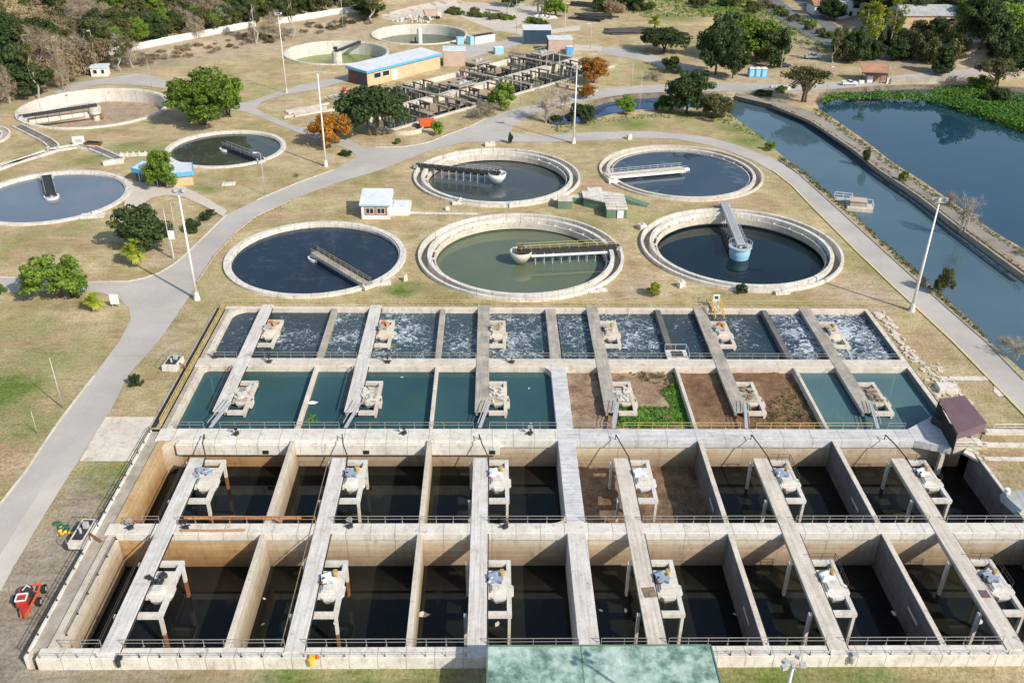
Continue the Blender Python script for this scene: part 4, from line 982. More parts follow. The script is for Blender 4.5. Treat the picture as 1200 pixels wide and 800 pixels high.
# portal frames: one H-shaped gantry each
gm = MB()
gm.rng(0, .45, -2.3, -1.8, -2.4, 1.0).rng(0, .45, 1.8, 2.3, -2.4, 1.0).rng(-.05, .5, -2.6, 2.6, 1.0, 1.35)
gm2 = MB().rng(-.5, .9, -1.2, 1.2, .35, .7).rng(.1, .35, -.3, .3, -.8, .35)
M_['conc_dd'] = concrete('blackened_concrete', (.14, .12, .10), (.28, .25, .21), (.06, .05, .04), .6)
gmesh = gm.mesh('portal', M_['conc_dd']); gmesh2 = gm2.mesh('portal_gear', M_['steel_d'])
rg = random.Random(5)
nfr = 0
for vc in (4.0, 12.2, 22.0, 29.6):
    u = 6.0 if vc < 17 else 24.0
    while u < 107:
        if rg.random() < .8 and not (vc in (12.2,) and 30 < u < 44) and not (vc == 4.0 and 52 < u < 60):
            p = wk(u, vc)
            t = thing('portal_frame', (*p, 0), WANG, 'small weathered concrete portal frame standing in the long open channels', 'portal frame', 'portal frames in the long open channels')
            part('frame', gmesh, t); 
            if rg.random() < .45: part('sluice_gear', gmesh2, t)
            nfr += 1
        u += 4.4
# crossing gantries (dark walkways over the channels)
for i, (a, b) in enumerate((((466, 100), (556, 121)), ((541, 82), (624, 99)), ((597, 64), (650, 74)), ((652, 96), (700, 106)), ((640, 70), (688, 84)))):
    p, q = U(*a, 1.6), U(*b, 1.6)
    t = thing('channel_walkway', (p.x, p.y, 0), math.atan2(q.y - p.y, q.x - p.x), f"dark railed walkway across the long open channels, {['nearest the long blue-edged building', 'in the middle of the channels', 'beside the small blue box', 'just left of the orange tree', 'by the far pink hut'][i]}", 'walkway')
    L = (q - p).length
    MB().rng(0, L, -.7, .7, 1.35, 1.6).build('deck', M_['conc_d'] if i != 3 else M_['conc'], t)
    for y in (-.68, .68):
        mb = MB().tube((0, y, 2.6), (L, y, 2.6), .06, n=4).tube((0, y, 2.1), (L, y, 2.1), .05, n=4)
        for k in range(int(L // 2) + 1): mb.tube((k * 2, y, 1.6), (k * 2, y, 2.6), .05, n=4)
        mb.build('handrail', M_['steel_d'], t)
    for k in range(int(L // 4.2) + 1): MB().rng(k * 4.2, k * 4.2 + .5, -.6, .6, -2.4, 1.35).build('pier', M_['conc_d'], t)
for (a, lab) in (((541, 98), 'grey railed valve platform in the left part of the channels'), ((560, 72), 'grey valve platform below the small blue tank'), ((636, 62), 'dark roofed valve platform near the pink hut')):
    p = U(*a, 1.5); t = thing('valve_platform', (p.x, p.y, 0), WANG, lab, 'platform')
    MB().rng(-4, 4, -2.8, 2.8, 1.2, 1.6).build('deck', M_['conc_d'], t)
    for q in ((-3.5, -2.4), (3.2, -2.4), (-3.5, 2.2), (3.2, 2.2), (0, -2.4), (0, 2.2)): MB().rng(q[0], q[0] + .45, q[1], q[1] + .45, -2.4, 1.2).build('leg', M_['conc_d'], t)
    MB().box((-1, 0, 2.0), (1.5, 1.5, .8)).box((1.8, .5, 1.9), (1, 1, .6)).tube((0, -1, 1.6), (0, -1, 2.8), .2).build('valve_gear', M_['steel_l'], t)
    mb = MB()
    for y in (-2.7, 2.7):
        mb.tube((-4, y, 2.6), (4, y, 2.6), .06, n=4)
        for k in range(5): mb.tube((-4 + k * 2, y, 1.6), (-4 + k * 2, y, 2.6), .05, n=4)
    mb.build('handrail', M_['steel_l'], t)
# low round chamber and orange container near the corner of the works
p = G(468, 160); t = thing('curved_wall', p, 0, 'low curved pale wall in front of the channel corner', 'wall')
mb = MB()
for k in range(14):
    a0 = -PI * .95 + k * PI * .9 / 14; a1 = a0 + PI * .9 / 14
    mb.beam((5.5 * math.cos(a0) + 1, 5 * math.sin(a0) + 6, .6), (5.5 * math.cos(a1) + 1, 5 * math.sin(a1) + 6, .6), .3, 1.3)
mb.build('wall', M_['conc'], t)
p = G(500, 149); t = thing('skip', p, WANG - .6, 'orange metal skip beside the round bush', 'skip')
MB().prism([(-1.9, -1.2), (1.9, -1.2), (1.9, 1.2), (-1.9, 1.2)], .5, 2.3, [(-2.3, -1.3), (2.3, -1.3), (2.3, 1.3), (-2.3, 1.3)]).build('body', M_['orange'], t)
MB().rng(-2.9, -2.4, -1.4, 1.4, .2, .5).rng(-2.9, 2.4, -1.4, -1.2, .2, .5).rng(-2.9, 2.4, 1.2, 1.4, .2, .5).rng(-2.4, -2.2, -1.2, -1, 0, .3).rng(2, 2.2, 1, 1.2, 0, .3).build('frame', M_['steel_d'], t)
# pale slabs and pipes left of the works
p = G(360, 131); t = thing('concrete_beam_stack', p, .65, 'pale concrete beams lying on bare soil behind the orange tree', 'beam')
mb = MB(); q = random.Random(2)
for k in range(6): mb.box((q.uniform(-2, 2), k * 1.3 - 3, .25), (q.uniform(9, 15), .9, .45), q.uniform(-.06, .06))
mb.build('beam', M_['conc'], t)
p = G(394, 122); t = thing('machinery_frame', p, WANG, 'grey steel frame work between the mast and the dark spreading tree', 'frame')
mb = MB()
for k in range(6): mb.beam((k * 2, -3, 1.2), (k * 2, 4, 1.6), .3, .3).tube((k * 2, -3, 0), (k * 2, -3, 1.2), .15)
mb.beam((0, -3, 1.3), (10, -3, 1.3), .3, .3).beam((0, 4, 1.6), (10, 4, 1.6), .3, .3)
mb.build('frame', M_['steel_l'], t)
p = G(403, 112); t = thing('red_machine', p, .4, 'small red machine beside the left end of the dark spreading tree', 'machine')
MB().box((0, 0, 1), (1.6, 1.2, 1.4), .3).box((.3, .2, 2), (.8, .7, .8), .2).tube((0, 0, 1.6), (1.4, .3, 2.6), .15).build('body', M_['red'], t)
# channels on the lawn at the left (open conduits)
def conduit(pts, label, w=2.6, h=.5):
    P = gx(pts); t = thing('conduit', (P[0][0], P[0][1], 0), 0, label, 'channel'); o = (P[0][0], P[0][1])
    for sgn, nm in ((1, 'side_wall'), (-1, 'side_wall')):
        mb = MB()
        for a, b in zip(P, P[1:]):
            A = Vector((a[0] - o[0], a[1] - o[1], 0)); B = Vector((b[0] - o[0], b[1] - o[1], 0)); d = (B - A).normalized(); q = Vector((-d.y, d.x, 0)) * (w / 2 * sgn)
            mb.beam(A + q - d * .15 + Vector((0, 0, h / 2)), B + q + d * .15 + Vector((0, 0, h / 2)), .45, h)
        mb.build(nm, M_['conc_w'], t)
    mb = MB()
    for a, b in zip(P, P[1:]):
        A = Vector((a[0] - o[0], a[1] - o[1], .06)); B = Vector((b[0] - o[0], b[1] - o[1], .06)); mb.beam(A, B, w - .5, .1)
    mb.build('bed', M_['conc_dd'], t)
conduit([(20, 148), (38, 157), (56, 166), (63, 172), (60, 178), (40, 184), (0, 196), (-30, 205)], 'open white-walled conduit zigzagging from the drained tank to the left edge')
conduit([(-20, 205), (20, 190), (60, 177), (92, 172), (108, 174), (125, 181), (140, 188)], 'open white-walled conduit curving over to the blue-edged pump house', 2.4)
p = G(133, 192); t = thing('outlet_box', p, .45, 'pale concrete outlet block where the curving conduit ends', 'block')
MB().box((0, 0, .5), (5, 1.6, 1.0)).build('block', M_['conc_w'], t, bevel=.05)
p = G(157, 183); t = thing('low_wall', p, .15, 'short white wall with posts next to the blue-edged pump house', 'wall')
mb = MB().box((0, 0, .4), (7, .6, .8));
for k in range(5): mb.box((-3 + k * 1.5, 0, 1.0), (.3, .3, .5))
mb.build('wall', M_['conc_w'], t)
p = G(93, 170); t = thing('warning_board', p, .3, 'leaning white and red board beside the conduit', 'board')
MB().box((0, 0, 1.3), (3, .12, 2.2)).build('board', M_['wall_wh'], t); MB().box((0, -.08, 1.2), (1.6, .06, .9)).build('panel', M_['brick_p'], t); MB().rng(-1.4, -1.2, -.1, .1, 0, 1).rng(1.2, 1.4, -.1, .1, 0, 1).build('leg', M_['steel_l'], t)
p = G(110, 171); t = thing('rusty_trough', p, -.2, 'brown rusty trough lying on the grass beside the conduit', 'trough')
MB().prism([(-1.7, -.7), (1.7, -.7), (1.7, .7), (-1.7, .7)], .1, 1.0, [(-2.3, -1.1), (2.3, -1.1), (2.3, 1.1), (-2.3, 1.1)]).build('body', M_['rust'], t)
MB().rng(-1.9, 1.9, -.8, .8, 1.003, 1.05).build('opening', M_['black'], t)

# ================================================================== BUILDINGS
def bldg(name, p, rz, L, Wd, Hh, label, wall='wall_wh', roof='roof_w', slope=.4, eave=.4, fascia=None, cat='building', windows=(), doors=(), side=None, gable=False):
    """L along local x, Wd along local y; windows = (face, offset, z, w, h) with face s/e/w/n"""
    t = thing(name, p, rz, label, cat)
    MB().rng(-L / 2, L / 2, -Wd / 2, Wd / 2, -1.2, Hh).build('wall', M_[wall], t)
    if side:
        f, mt = side
        if f == 'w': MB().rng(-L / 2 - .03, -L / 2, -Wd / 2 + .02, Wd / 2 - .02, 0, Hh - .02).build('end_wall', M_[mt], t)
        if f == 'e': MB().rng(L / 2, L / 2 + .03, -Wd / 2 + .02, Wd / 2 - .02, 0, Hh - .02).build('end_wall', M_[mt], t)
        if f == 's': MB().rng(-L / 2 + .02, L / 2 - .02, -Wd / 2 - .03, -Wd / 2, 0, Hh - .02).build('front_wall', M_[mt], t)
    a, b = L / 2 + eave, Wd / 2 + eave
    if gable:
        r = MB(); z0, z1 = Hh + .003, Hh + slope
        r.add([(-a, -b, z0), (a, -b, z0), (a, b, z0), (-a, b, z0), (-a, 0, z1), (a, 0, z1), (-a, -b, z0 + .15), (a, -b, z0 + .15), (a, b, z0 + .15), (-a, b, z0 + .15), (-a, 0, z1 + .15), (a, 0, z1 + .15)],
              [(0, 3, 2, 1), (6, 7, 11, 10), (8, 9, 10, 11), (0, 1, 7, 6), (2, 3, 9, 8), (0, 6, 10, 9, 3), (1, 2, 8, 11, 7)])
        r.build('roof', M_[roof], t)
    else:
        z0, z1 = Hh + .003, Hh + slope
        MB().add([(-a, -b, z0), (a, -b, z0), (a, b, z0), (-a, b, z0), (-a, -b, z0 + .2), (a, -b, z0 + .2), (a, b, z1 + .2), (-a, b, z1 + .2)],
                 [(3, 2, 1, 0), (4, 5, 6, 7), (0, 1, 5, 4), (1, 2, 6, 5), (2, 3, 7, 6), (3, 0, 4, 7)]).build('roof', M_[roof], t)
    if fascia:
        mb = MB().rng(-a - .08, a + .08, -b - .1, -b - .003, Hh - .5, Hh + .24).rng(-a - .1, -a - .003, -b, b, Hh - .5, Hh + .24)
        mb.build('fascia', M_[fascia], t)
    def face(fc, off, z, w, h, mt, nm, frame=True):
        d = .06
        if fc in 'sn':
            s = -1 if fc == 's' else 1; y = s * (Wd / 2 + .05)
            o = MB().rng(off - w / 2, off + w / 2, y - d / 2, y + d / 2, z, z + h)
            fr = MB(); ys = (y + s * .03 - .03, y + s * .03 + .03)
            for x0, x1, z0, z1 in ((off - w / 2 - .1, off - w / 2 + .02, z - .1, z + h + .1), (off + w / 2 - .02, off + w / 2 + .1, z - .1, z + h + .1), (off - w / 2, off + w / 2, z + h - .02, z + h + .1), (off - w / 2, off + w / 2, z - .1, z + .02)): fr.rng(x0, x1, *ys, z0, z1)
        else:
            s = -1 if fc == 'w' else 1; x = s * (L / 2 + .06)
            o = MB().rng(x - d / 2, x + d / 2, off - w / 2, off + w / 2, z, z + h)
            fr = MB(); xs = (x + s * .03 - .03, x + s * .03 + .03)
            for y0, y1, z0, z1 in ((off - w / 2 - .1, off - w / 2 + .02, z - .1, z + h + .1), (off + w / 2 - .02, off + w / 2 + .1, z - .1, z + h + .1), (off - w / 2, off + w / 2, z + h - .02, z + h + .1), (off - w / 2, off + w / 2, z - .1, z + .02)): fr.rng(*xs, y0, y1, z0, z1)
        ob = o.build(nm, M_[mt], t)
        if frame: fr.build('frame', M_['steel_w'], ob)
    for wi in windows: face(*wi, 'glass', 'window')
    for do in doors: face(*do[:5], do[5] if len(do) > 5 else 'blue_d', 'door', False)
    return t
# long pump hall with blue fascia; its corner points come from the photo
a = U(431, 102); b_ = U(516, 80); d = (b_ - a); ang = math.atan2(d.y, d.x); L = d.length; n_ = Vector((-d.y, d.x, 0)).normalized()
bldg('pump_hall', (a + b_) / 2 + n_ * 4.6, ang, L, 9.2, 5.0, 'long low ochre brick hall with blue roof edge, left of the open channels', 'brick_o', 'roof_w', .5, .5, 'blue_l',
     windows=[('s', -L / 2 + 4.5, 2.2, 3, 1.6), ('s', -L / 2 + 8.4, 2.2, 3, 1.6)], doors=[('s', -L / 2 + 12.5, .1, 2.6, 3.4, 'wall_wh'), ('w', -1.5, .1, 3.4, 4.2, 'blue_d')], side=('w', 'brick_r'))
p = U(534, 77); t = bldg('brick_hut', (p.x - .5, p.y + 2.5, 0), .06, 8.0, 7.2, 5.2, 'pink brick hut with flat pale roof at the right end of the long pump hall', 'brick_p', 'roof_w', .15, .15, side=('w', 'brick_r'), windows=[('w', -1.5, 2, 1.8, 1.6)])
a = U(424, 257); b_ = U(457, 257); d = b_ - a
t = bldg('kiosk', (a + b_) / 2 + Vector((0, 3.2, 0)), 0.0, d.length, 6.4, 3.4, 'small white kiosk with pale blue-white roof and brick window band, above the navy clarifier', 'wall_wh', 'roof_w', 1.2, .35)
MB().rng(-d.length / 2 + .7, d.length / 2 - .5, -3.26, -3.2, 1.0, 2.9).build('brick_band', M_['terra'], t)
for x in (-1.2, 1.3):
    w_ = MB().rng(x - .9, x + .8, -3.32, -3.265, 1.4, 2.7).build('window', M_['glass'], t); MB().rng(x - .95, x - .85, -3.37, -3.325, 1.35, 2.75).rng(x + .75, x + .85, -3.37, -3.325, 1.35, 2.75).rng(x - .1, x, -3.37, -3.325, 1.35, 2.75).rng(x - .85, x + .75, -3.37, -3.325, 2.65, 2.75).rng(x - .85, x + .75, -3.37, -3.325, 1.35, 1.45).build('frame', M_['steel_w'], w_)
MB().rng(-d.length / 2 - .3, d.length / 2 + .3, -3.62, -3.56, 3.3, 3.6).build('fascia', M_['blue_p'], t)
p = U(468, 251); t = thing('transformer_plinth', (p.x, p.y + 2.4, 0), 0, 'white-walled low enclosure attached to the right side of the kiosk', 'enclosure')
MB().rng(-2.3, 2.3, -3.3, 3.6, -.2, 1.1).build('plinth', M_['wall_wh'], t); MB().rng(-1.5, 1.3, -1.5, 2.5, 1.103, 1.35).build('cover', M_['roof_w'], t)
# pump house with blue roof edge, left
a = U(196, 222); b_ = U(226, 213); d = b_ - a; ang = math.atan2(d.y, d.x)
c1 = (U(196, 221) + U(225, 213)) / 2
t = thing('pump_house', (c1.x, c1.y, 0), .32, 'low ochre pump house with bright blue roof edge, half hidden by a round tree', 'building', s=(.70, .72, 1.1))
MB().prism([(-4.2, -1.0), (4.6, -1.0), (4.6, 8), (-11, 14), (-14, 8)], 0, 2.7).build('wall', M_['brick_o'], t)
MB().prism([(-4.8, -1.6), (5.2, -1.6), (5.2, 8.6), (-11.2, 14.8), (-15, 8)], 2.703, 3.0).build('roof', M_['roof_w'], t)
mb = MB()
for q0, q1 in (((-4.85, -1.68), (5.25, -1.68)), ((-15.05, 7.95), (-4.85, -1.68)), ((5.28, -1.6), (5.28, 8.6)), ((-11.2, 14.9), (-15.1, 8))):
    mb.beam((*q0, 2.75), (*q1, 2.75), .12, .95)
mb.build('fascia', M_['blue_l'], t)
mb = MB()
for k in (.15, .45, .75): mb.tube((-14.3 + 9.6 * k, 7.7 - 9.2 * k, 0), (-14.3 + 9.6 * k, 7.7 - 9.2 * k, 2.5), .15)
mb.build('post', M_['steel_w'], t)
MB().beam((-13.9, 7.6, 1.2), (-4.4, -1.05, 1.2), .1, 2.0).build('door', M_['blue_d'], t)
# containers and huts at the top
def cont(px_, py_, rz, dm, mat, label, roof=None, name='container', win=False):
    p = G(px_, py_); t = thing(name, p, rz, label, 'container')
    MB().box((0, 0, dm[2] / 2), dm).build('body', M_[mat], t, bevel=.05)
    mb = MB()
    n = int(dm[0] / .8)
    for k in range(n): mb.box((-dm[0] / 2 + .4 + k * .8, -dm[1] / 2 - .04, dm[2] / 2), (.25, .06, dm[2] - .4))
    mb.build('rib', M_[mat], t)
    MB().box((0, 0, dm[2] + .06), (dm[0] + .1, dm[1] + .1, .1)).build('roof', M_[roof or mat], t)
    MB().box((-dm[0] / 2 - .04, 0, dm[2] / 2 - .1), (.06, dm[1] * .6, dm[2] * .75)).build('door', M_['blue_p'], t)
cont(566, 50, .68, (10, 2.8, 3.0), 'wall_wh', 'long white container with dark roof stripe near the farthest tank', 'steel_d')
cont(551, 52, .68, (1.8, 2.8, 3.0), 'blue_p', 'pale blue cabin at the left end of the white container', 'blue_p', 'cabin')
cont(539, 52, .3, (2.6, 2.2, 2.6), 'blue_p', 'light turquoise box right beside the farthest tank', 'blue_p', 'cabin')
cont(584, 63, .3, (3.4, 2.6, 2.4), 'blue_p', 'small sky blue tank box standing over the channels', 'wall_wh', 'cabin')
cont(667, 64, .1, (2.4, 2.0, 3.0), 'blue_l', 'bright blue portable toilet in front of the pink hut', 'wall_wh', 'portable_toilet')
p = U(629, 52); bldg('shed', (p.x, p.y + 3.2, 0), .03, 10.8, 6.8, 5.4, 'tall shed with open dark blue side at the far end of the channels', 'blue_p', 'roof_w', .5, .3, side=('s', 'blue_d'), doors=[('s', -2.3, .05, 5.2, 4.8, 'blue_d')])
p = U(656, 62); bldg('brick_hut', (p.x, p.y + 3, 0), .05, 9.2, 6.4, 4.8, 'pink brick hut beside the tall blue shed, behind the orange tree', 'brick_p', 'roof_w', .15, .15, side=('w', 'brick_r'))
# three blue toilets in a row
p = G(887, 90)
for k in range(3):
    t = thing('portable_toilet', (p.x - 2.2 + k * 2.2, p.y, p.z), 0.05, f"blue portable toilet by the road under the huge dark trees, {['left', 'middle', 'right'][k]} one of three", 'portable toilet', 'blue portable toilets by the road')
    MB().box((0, 0, 1.5), (2.05, 2.1, 3.0)).build('cabin', M_['blue_l'], t, bevel=.05); MB().box((0, 0, 3.1), (2.2, 2.3, .25), 0, .7).build('roof', M_['wall_wh'], t); MB().box((0, -1.07, 1.35), (1.3, .06, 2.3)).build('door', M_['blue_p'], t)
# mossy box structure between the tanks
p = U(722, 256); t = thing('distribution_chamber', (p.x, p.y, 0), 0.0, 'pale-topped greenish concrete distribution chamber between the round tanks', 'chamber')
MB().prism([(-2.2, .1), (2.4, .1), (2.6, 9.3), (-2.2, 10.8), (-6.8, 10.8), (-6.8, 7.2), (-2.2, 4.2)], -.5, 2.1).build('body', M_['green_wall'], t)
MB().prism([(-2.3, 0), (2.5, 0), (2.7, 9.4), (-2.2, 11), (-7, 11), (-7, 7.1), (-2.3, 4.1)], 2.103, 2.4).build('slab', M_['conc_w'], t)
mb = MB()
for k in range(5): mb.rng(-2.2, 2.4, .9 + k * 1.6, 1.15 + k * 1.6, 2.403, 2.55)
mb.build('cover_beam', M_['conc_d'], t)
MB().rng(-5.5, -2, 11.05, 14, -.5, 2.2).build('annexe', M_['conc_w'], t); MB().rng(.2, 1.6, -.15, .05, .1, 1.9).build('hatch', M_['steel_w'], t)
p = U(662, 245); t = thing('valve_chamber', (p.x, p.y, 0), 0, 'green-sided square chamber joined by a low duct to the pale-topped chamber', 'chamber')
MB().rng(-1.6, 1.6, 0, 3.6, -.5, 1.9).build('body', M_['green_wall'], t); MB().rng(-1.7, 1.7, -.1, 3.7, 1.903, 2.05).build('slab', M_['conc'], t)
p2 = U(692, 241); MB().rng(1.65, 7.9, 3.4, 5.4, -.3, 1.5).build('duct', M_['green_wall'], t); MB().rng(1.75, 7.9, 3.3, 5.5, 1.503, 1.62).build('duct_cover', M_['conc'], t)
p = U(745, 239); t = thing('culvert', (p.x, p.y, 0), -.4, 'low greenish sloping culvert right of the pale-topped chamber', 'culvert')
MB().add([(-3, -1, -.3), (3, -1, -.3), (3, 1, -.3), (-3, 1, -.3), (-3, -1, 1.4), (3, -1, .3), (3, 1, .3), (-3, 1, 1.4)], [(3, 2, 1, 0), (4, 5, 6, 7), (0, 1, 5, 4), (1, 2, 6, 5), (2, 3, 7, 6), (3, 0, 4, 7)]).build('body', M_['green_wall'], t)
# purple-roofed blower shed at the right
t = thing('blower_shed', (69.8, 111.6, 0), 0, 'purple-roofed open shed at the right end of the middle walkway', 'shed')
z = 3.0
P3 = [U(1100, 468, 3.2), U(1130, 464, 3.2), U(1156, 496, 2.9), U(1122, 509, 2.9)]
P3 = [q - Vector((69.8, 111.6, 0)) for q in P3]
MB().add([tuple(q) for q in P3] + [tuple(q + Vector((0, 0, .15))) for q in P3], [(0, 1, 2, 3), (7, 6, 5, 4), (0, 4, 5, 1), (1, 5, 6, 2), (2, 6, 7, 3), (3, 7, 4, 0)]).build('roof', M_['roof_purple'], t)
mb = MB()
for q in P3: mb.tube((q.x * .95, q.y * .95, -1), tuple(q * .95), .09)
mb.build('post', M_['steel_d'], t)
c0 = (P3[0] + P3[3]) / 2
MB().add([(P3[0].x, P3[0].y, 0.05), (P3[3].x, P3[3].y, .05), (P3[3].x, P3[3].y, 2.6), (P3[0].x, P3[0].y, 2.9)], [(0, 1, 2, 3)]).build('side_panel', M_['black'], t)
MB().add([(P3[2].x, P3[2].y, 1.4), (P3[3].x, P3[3].y, 2.0), (P3[3].x, P3[3].y, 2.9), (P3[2].x, P3[2].y, 2.9)], [(0, 1, 2, 3)]).build('eave_panel', M_['roof_purple'], t)
cc = (P3[0] + P3[2]) / 2
MB().box((cc.x, cc.y - 1.6, .7), (3.2, 1.8, 1.3), .3).tube((cc.x + 1, cc.y - 3, .9), (cc.x + 2, cc.y - 1, .9), .5, n=12).build('blower', M_['steel_l'], t)
MB().tube((cc.x - 1, cc.y - 1.8, 1.1), (cc.x + .4, cc.y - 3, 1.1), .45, n=12).box((cc.x - 2.4, cc.y, .7), (.8, 3.4, 1.2), .5).build('pipework', M_['steel_d'], t)
t = thing('shed_platform', (69.4, 108.9, 0), 0, 'railed concrete landing in front of the purple-roofed shed', 'platform')
MB().prism([(-2.0, -.8), (2.8, -.8), (2.8, 3.5), (-.2, 3.5)], -.8, .08).build('slab', M_['conc'], t)
mb = MB().path([(-2, -.7, 1.1), (2.7, -.7, 1.1), (2.7, 1.5, 1.1)], .045).path([(-2, -.7, .6), (2.7, -.7, .6)], .04)
for x in (-2, .3, 2.7): mb.tube((x, -.7, .05), (x, -.7, 1.1), .04)
mb.build('railing', M_['steel_l'], t)
t = thing('support_pier', (66.2, 108.6, 0), 0, 'slanting concrete pier under the skewed end of the middle walkway', 'pier')
MB().rng(-.3, .3, -.3, .3, -5.2, -1.2).build('pier', M_['conc'], t)
# channels leading right, with steps
for k, (yy, zz, lab) in enumerate(((100.2 + 10.5, .2, 'upper'), (108.4, -.2, 'middle'), (106.0, -.5, 'lower'))):
    p = U(1165, [508, 522, 537][k]); t = thing('channel_wall', (p.x, p.y, 0), -.02, f'pale concrete channel wall running to the right edge, {lab} one of three', 'wall', 'pale channel walls at the right edge')
    MB().rng(-1.5, 12, -.35, .35, -2, [.5, .2, -.1][k]).build('wall', M_['conc'], t); MB().rng(-1.3, 12, -.42, .42, [.503, .203, -.097][k], [.6, .3, 0][k]).build('coping', M_['conc_w'], t)
    if k < 2: MB().rng(-1.3, 12, -2.0, -.36, -1, -.35).build('bed', M_['steel_d'] if k else M_['conc_d'], t)
p = U(1152, 532); t = thing('ramp', (p.x - 1, p.y, 0), -.75, 'white concrete ramp with handrail going down from the purple-roofed shed', 'ramp')
MB().beam((-1.5, 0, -.05), (4.5, 0, -.9), 2.0, .35).build('ramp', M_['conc_w'], t)
MB().path([(-1.5, 1.1, .9), (4.5, 1.1, .1)], .05).path([(-1.5, -1.1, .9), (4.5, -1.1, .1)], .05).tube((4.5, 1.1, -.9), (4.5, 1.1, .1), .05).tube((-1.5, 1.1, 0), (-1.5, 1.1, .9), .05).tube((1.5, 1.1, -.4), (1.5, 1.1, .5), .05).build('handrail', M_['rail_y'], t)
guard_rail(U(1163, 504), U(1250, 503), M_['steel_w'], 'white two-bar railing right of the purple-roofed shed', step=1.6)
p = U(1185, 588); t = thing('covered_tank', (p.x + 1.2, p.y, -.6), .2, 'grey covered machine with a white cap beside the right wall of the deep basin', 'machine', s=.8)
MB().prism([(-2.2, -2.8), (2.6, -2.8), (2.9, 2.6), (-1.2, 3.2), (-2.3, 1.6)], 0, 1.2, [(-1.7, -2.4), (2.2, -2.4), (2.2, 2.2), (-.9, 2.5), (-1.8, 1.2)]).build('cover', M_['roof_g'], t)
MB().tube((-1.0, 2.2, 1.1), (-1.0, 2.2, 2.0), .5, .45, n=14).build('cap', M_['steel_w'], t)
p = U(1108, 455); t = thing('junction_box', (p.x, p.y - .5, 0), -.08, 'white concrete junction box at the upper right corner of the teal cell', 'box')
MB().box((0, 0, .4), (3.2, 2.2, .9)).build('box', M_['conc_w'], t, bevel=.04)
# broken rubble along the right side of the upper basin
t = thing('broken_concrete', (70.2, 130, 0), 0, 'broken pale concrete edge along the right side of the upper basin', 'rubble')
mb = MB(); q = random.Random(9)
for k in range(130):
    y = q.uniform(-10, 20); x = .9 + q.uniform(-.4, 1.5 + (2.6 if y < 2 else 0)); mb.box((x, y, q.uniform(0, .15)), (q.uniform(.3, 1.1), q.uniform(.3, .9), q.uniform(.1, .35)), q.uniform(0, 3))
mb.build('slab', M_['conc'], t)
# green roofed building cut by the bottom edge
P4 = [U(571, 756.5, 3.4), U(833, 755, 3.4), U(842, 800, 3.4)]
x0, x1, y1 = P4[0].x, P4[1].x, P4[0].y
t = thing('control_building', ((x0 + x1) / 2, y1 - 6, 0), 0, 'flat-roofed building with mottled green roof at the bottom edge', 'building')
w_ = (x1 - x0)
MB().rng(-w_ / 2 + .5, w_ / 2 - .5, -6.2, 5.4, -2.2, 3.0).build('wall', M_['wall_wh'], t)
MB().rng(-w_ / 2, w_ / 2, -7, 6, 3.003, 3.4).build('roof', M_['verdi'], t, bevel=.03)
MB().rng(-w_ / 2, w_ / 2, 5.9, 6.06, 3.38, 3.5).rng(-w_ / 2 - .06, -w_ / 2 + .08, -7, 5.9, 3.38, 3.5).rng(w_ / 2 - .08, w_ / 2 + .06, -7, 5.9, 3.38, 3.5).rng(-.06 - 2, .06 - 2, -7, 5.9, 3.38, 3.43).build('gutter', M_['green_wall'], t)
for x in (-8, -3, 3, 8):
    w2 = MB().rng(x - 1, x + 1, -6.27, -6.205, .6, 2.1).build('window', M_['glass'], t); MB().rng(x - 1.1, x + 1.1, -6.3, -6.272, .5, .6).build('sill', M_['conc'], w2)
# houses at the upper right
p = G(1090, 33); bldg('house', (p.x + 2, p.y + 6, p.z), .06, 30, 15, 5.0, 'long house with grey metal roof among the trees, upper right', 'brick_o', 'roof_g', 3.0, .6, None, 'house', gable=True, windows=[('s', -8, 1.8, 3, 1.6), ('s', 3, 1.5, 7, 2.4), ('s', 11, 1.8, 3, 1.6), ('e', -3, 1.8, 2, 1.4)], doors=[('s', -3, 0, 1.4, 2.6)])
p = G(988, 22); bldg('house', (p.x + 3, p.y + 4, p.z), -.05, 11, 9, 7.0, 'white two-storey house by the side road near the top edge', 'wall_wh', 'roof_w', 1, .4, None, 'house', windows=[('s', -3.5, 1, 1.6, 2.2), ('s', 0, 1, 1.6, 2.2), ('s', 3.5, 1, 1.6, 2.2), ('s', -3, 4.5, 1.8, 1.6), ('s', 2, 4.5, 3, 1.6)])
p = G(970, 18); bldg('house', (p.x - 1, p.y + 5, p.z), .1, 12, 9, 4, 'terracotta-roofed house left of the white two-storey house', 'wall_wh', 'terra', 2.4, .6, None, 'house', gable=True, windows=[('s', -3, 1.2, 2, 1.4), ('s', 3, 1.2, 2, 1.4)], doors=[('s', 0, 0, 1.2, 2.3)])
p = G(1138, 14); bldg('house', (p.x, p.y + 5, p.z), .1, 18, 9, 6, 'ochre house behind the grey-roofed one, near the top edge', 'brick_o', 'terra', 2.5, .5, None, 'house', gable=True, windows=[('s', -5, 3, 2.2, 1.6), ('s', 0, 3, 2.2, 1.6), ('s', 5, 3, 2.2, 1.6)])
p = G(1194, 14); bldg('house', (p.x + 2, p.y + 3, p.z), -.1, 13, 9, 6, 'white house cut by the right edge, near the top', 'wall_wh', 'roof_g', 2, .5, None, 'house', gable=True, windows=[('s', -4, 2.4, 2, 1.6), ('s', 1, 2.4, 2, 1.6), ('w', 0, 2.4, 2, 1.6)])
p = G(1196, 60); bldg('house', (p.x + 2, p.y + 3, p.z), -.1, 12, 8, 4, 'small white house among dark trees at the right edge', 'wall_wh', 'roof_w', 1.5, .5, None, 'house', gable=True, windows=[('s', -3, 1.4, 2, 1.3), ('w', 0, 1.4, 2, 1.3)])
p = G(480, 2); 
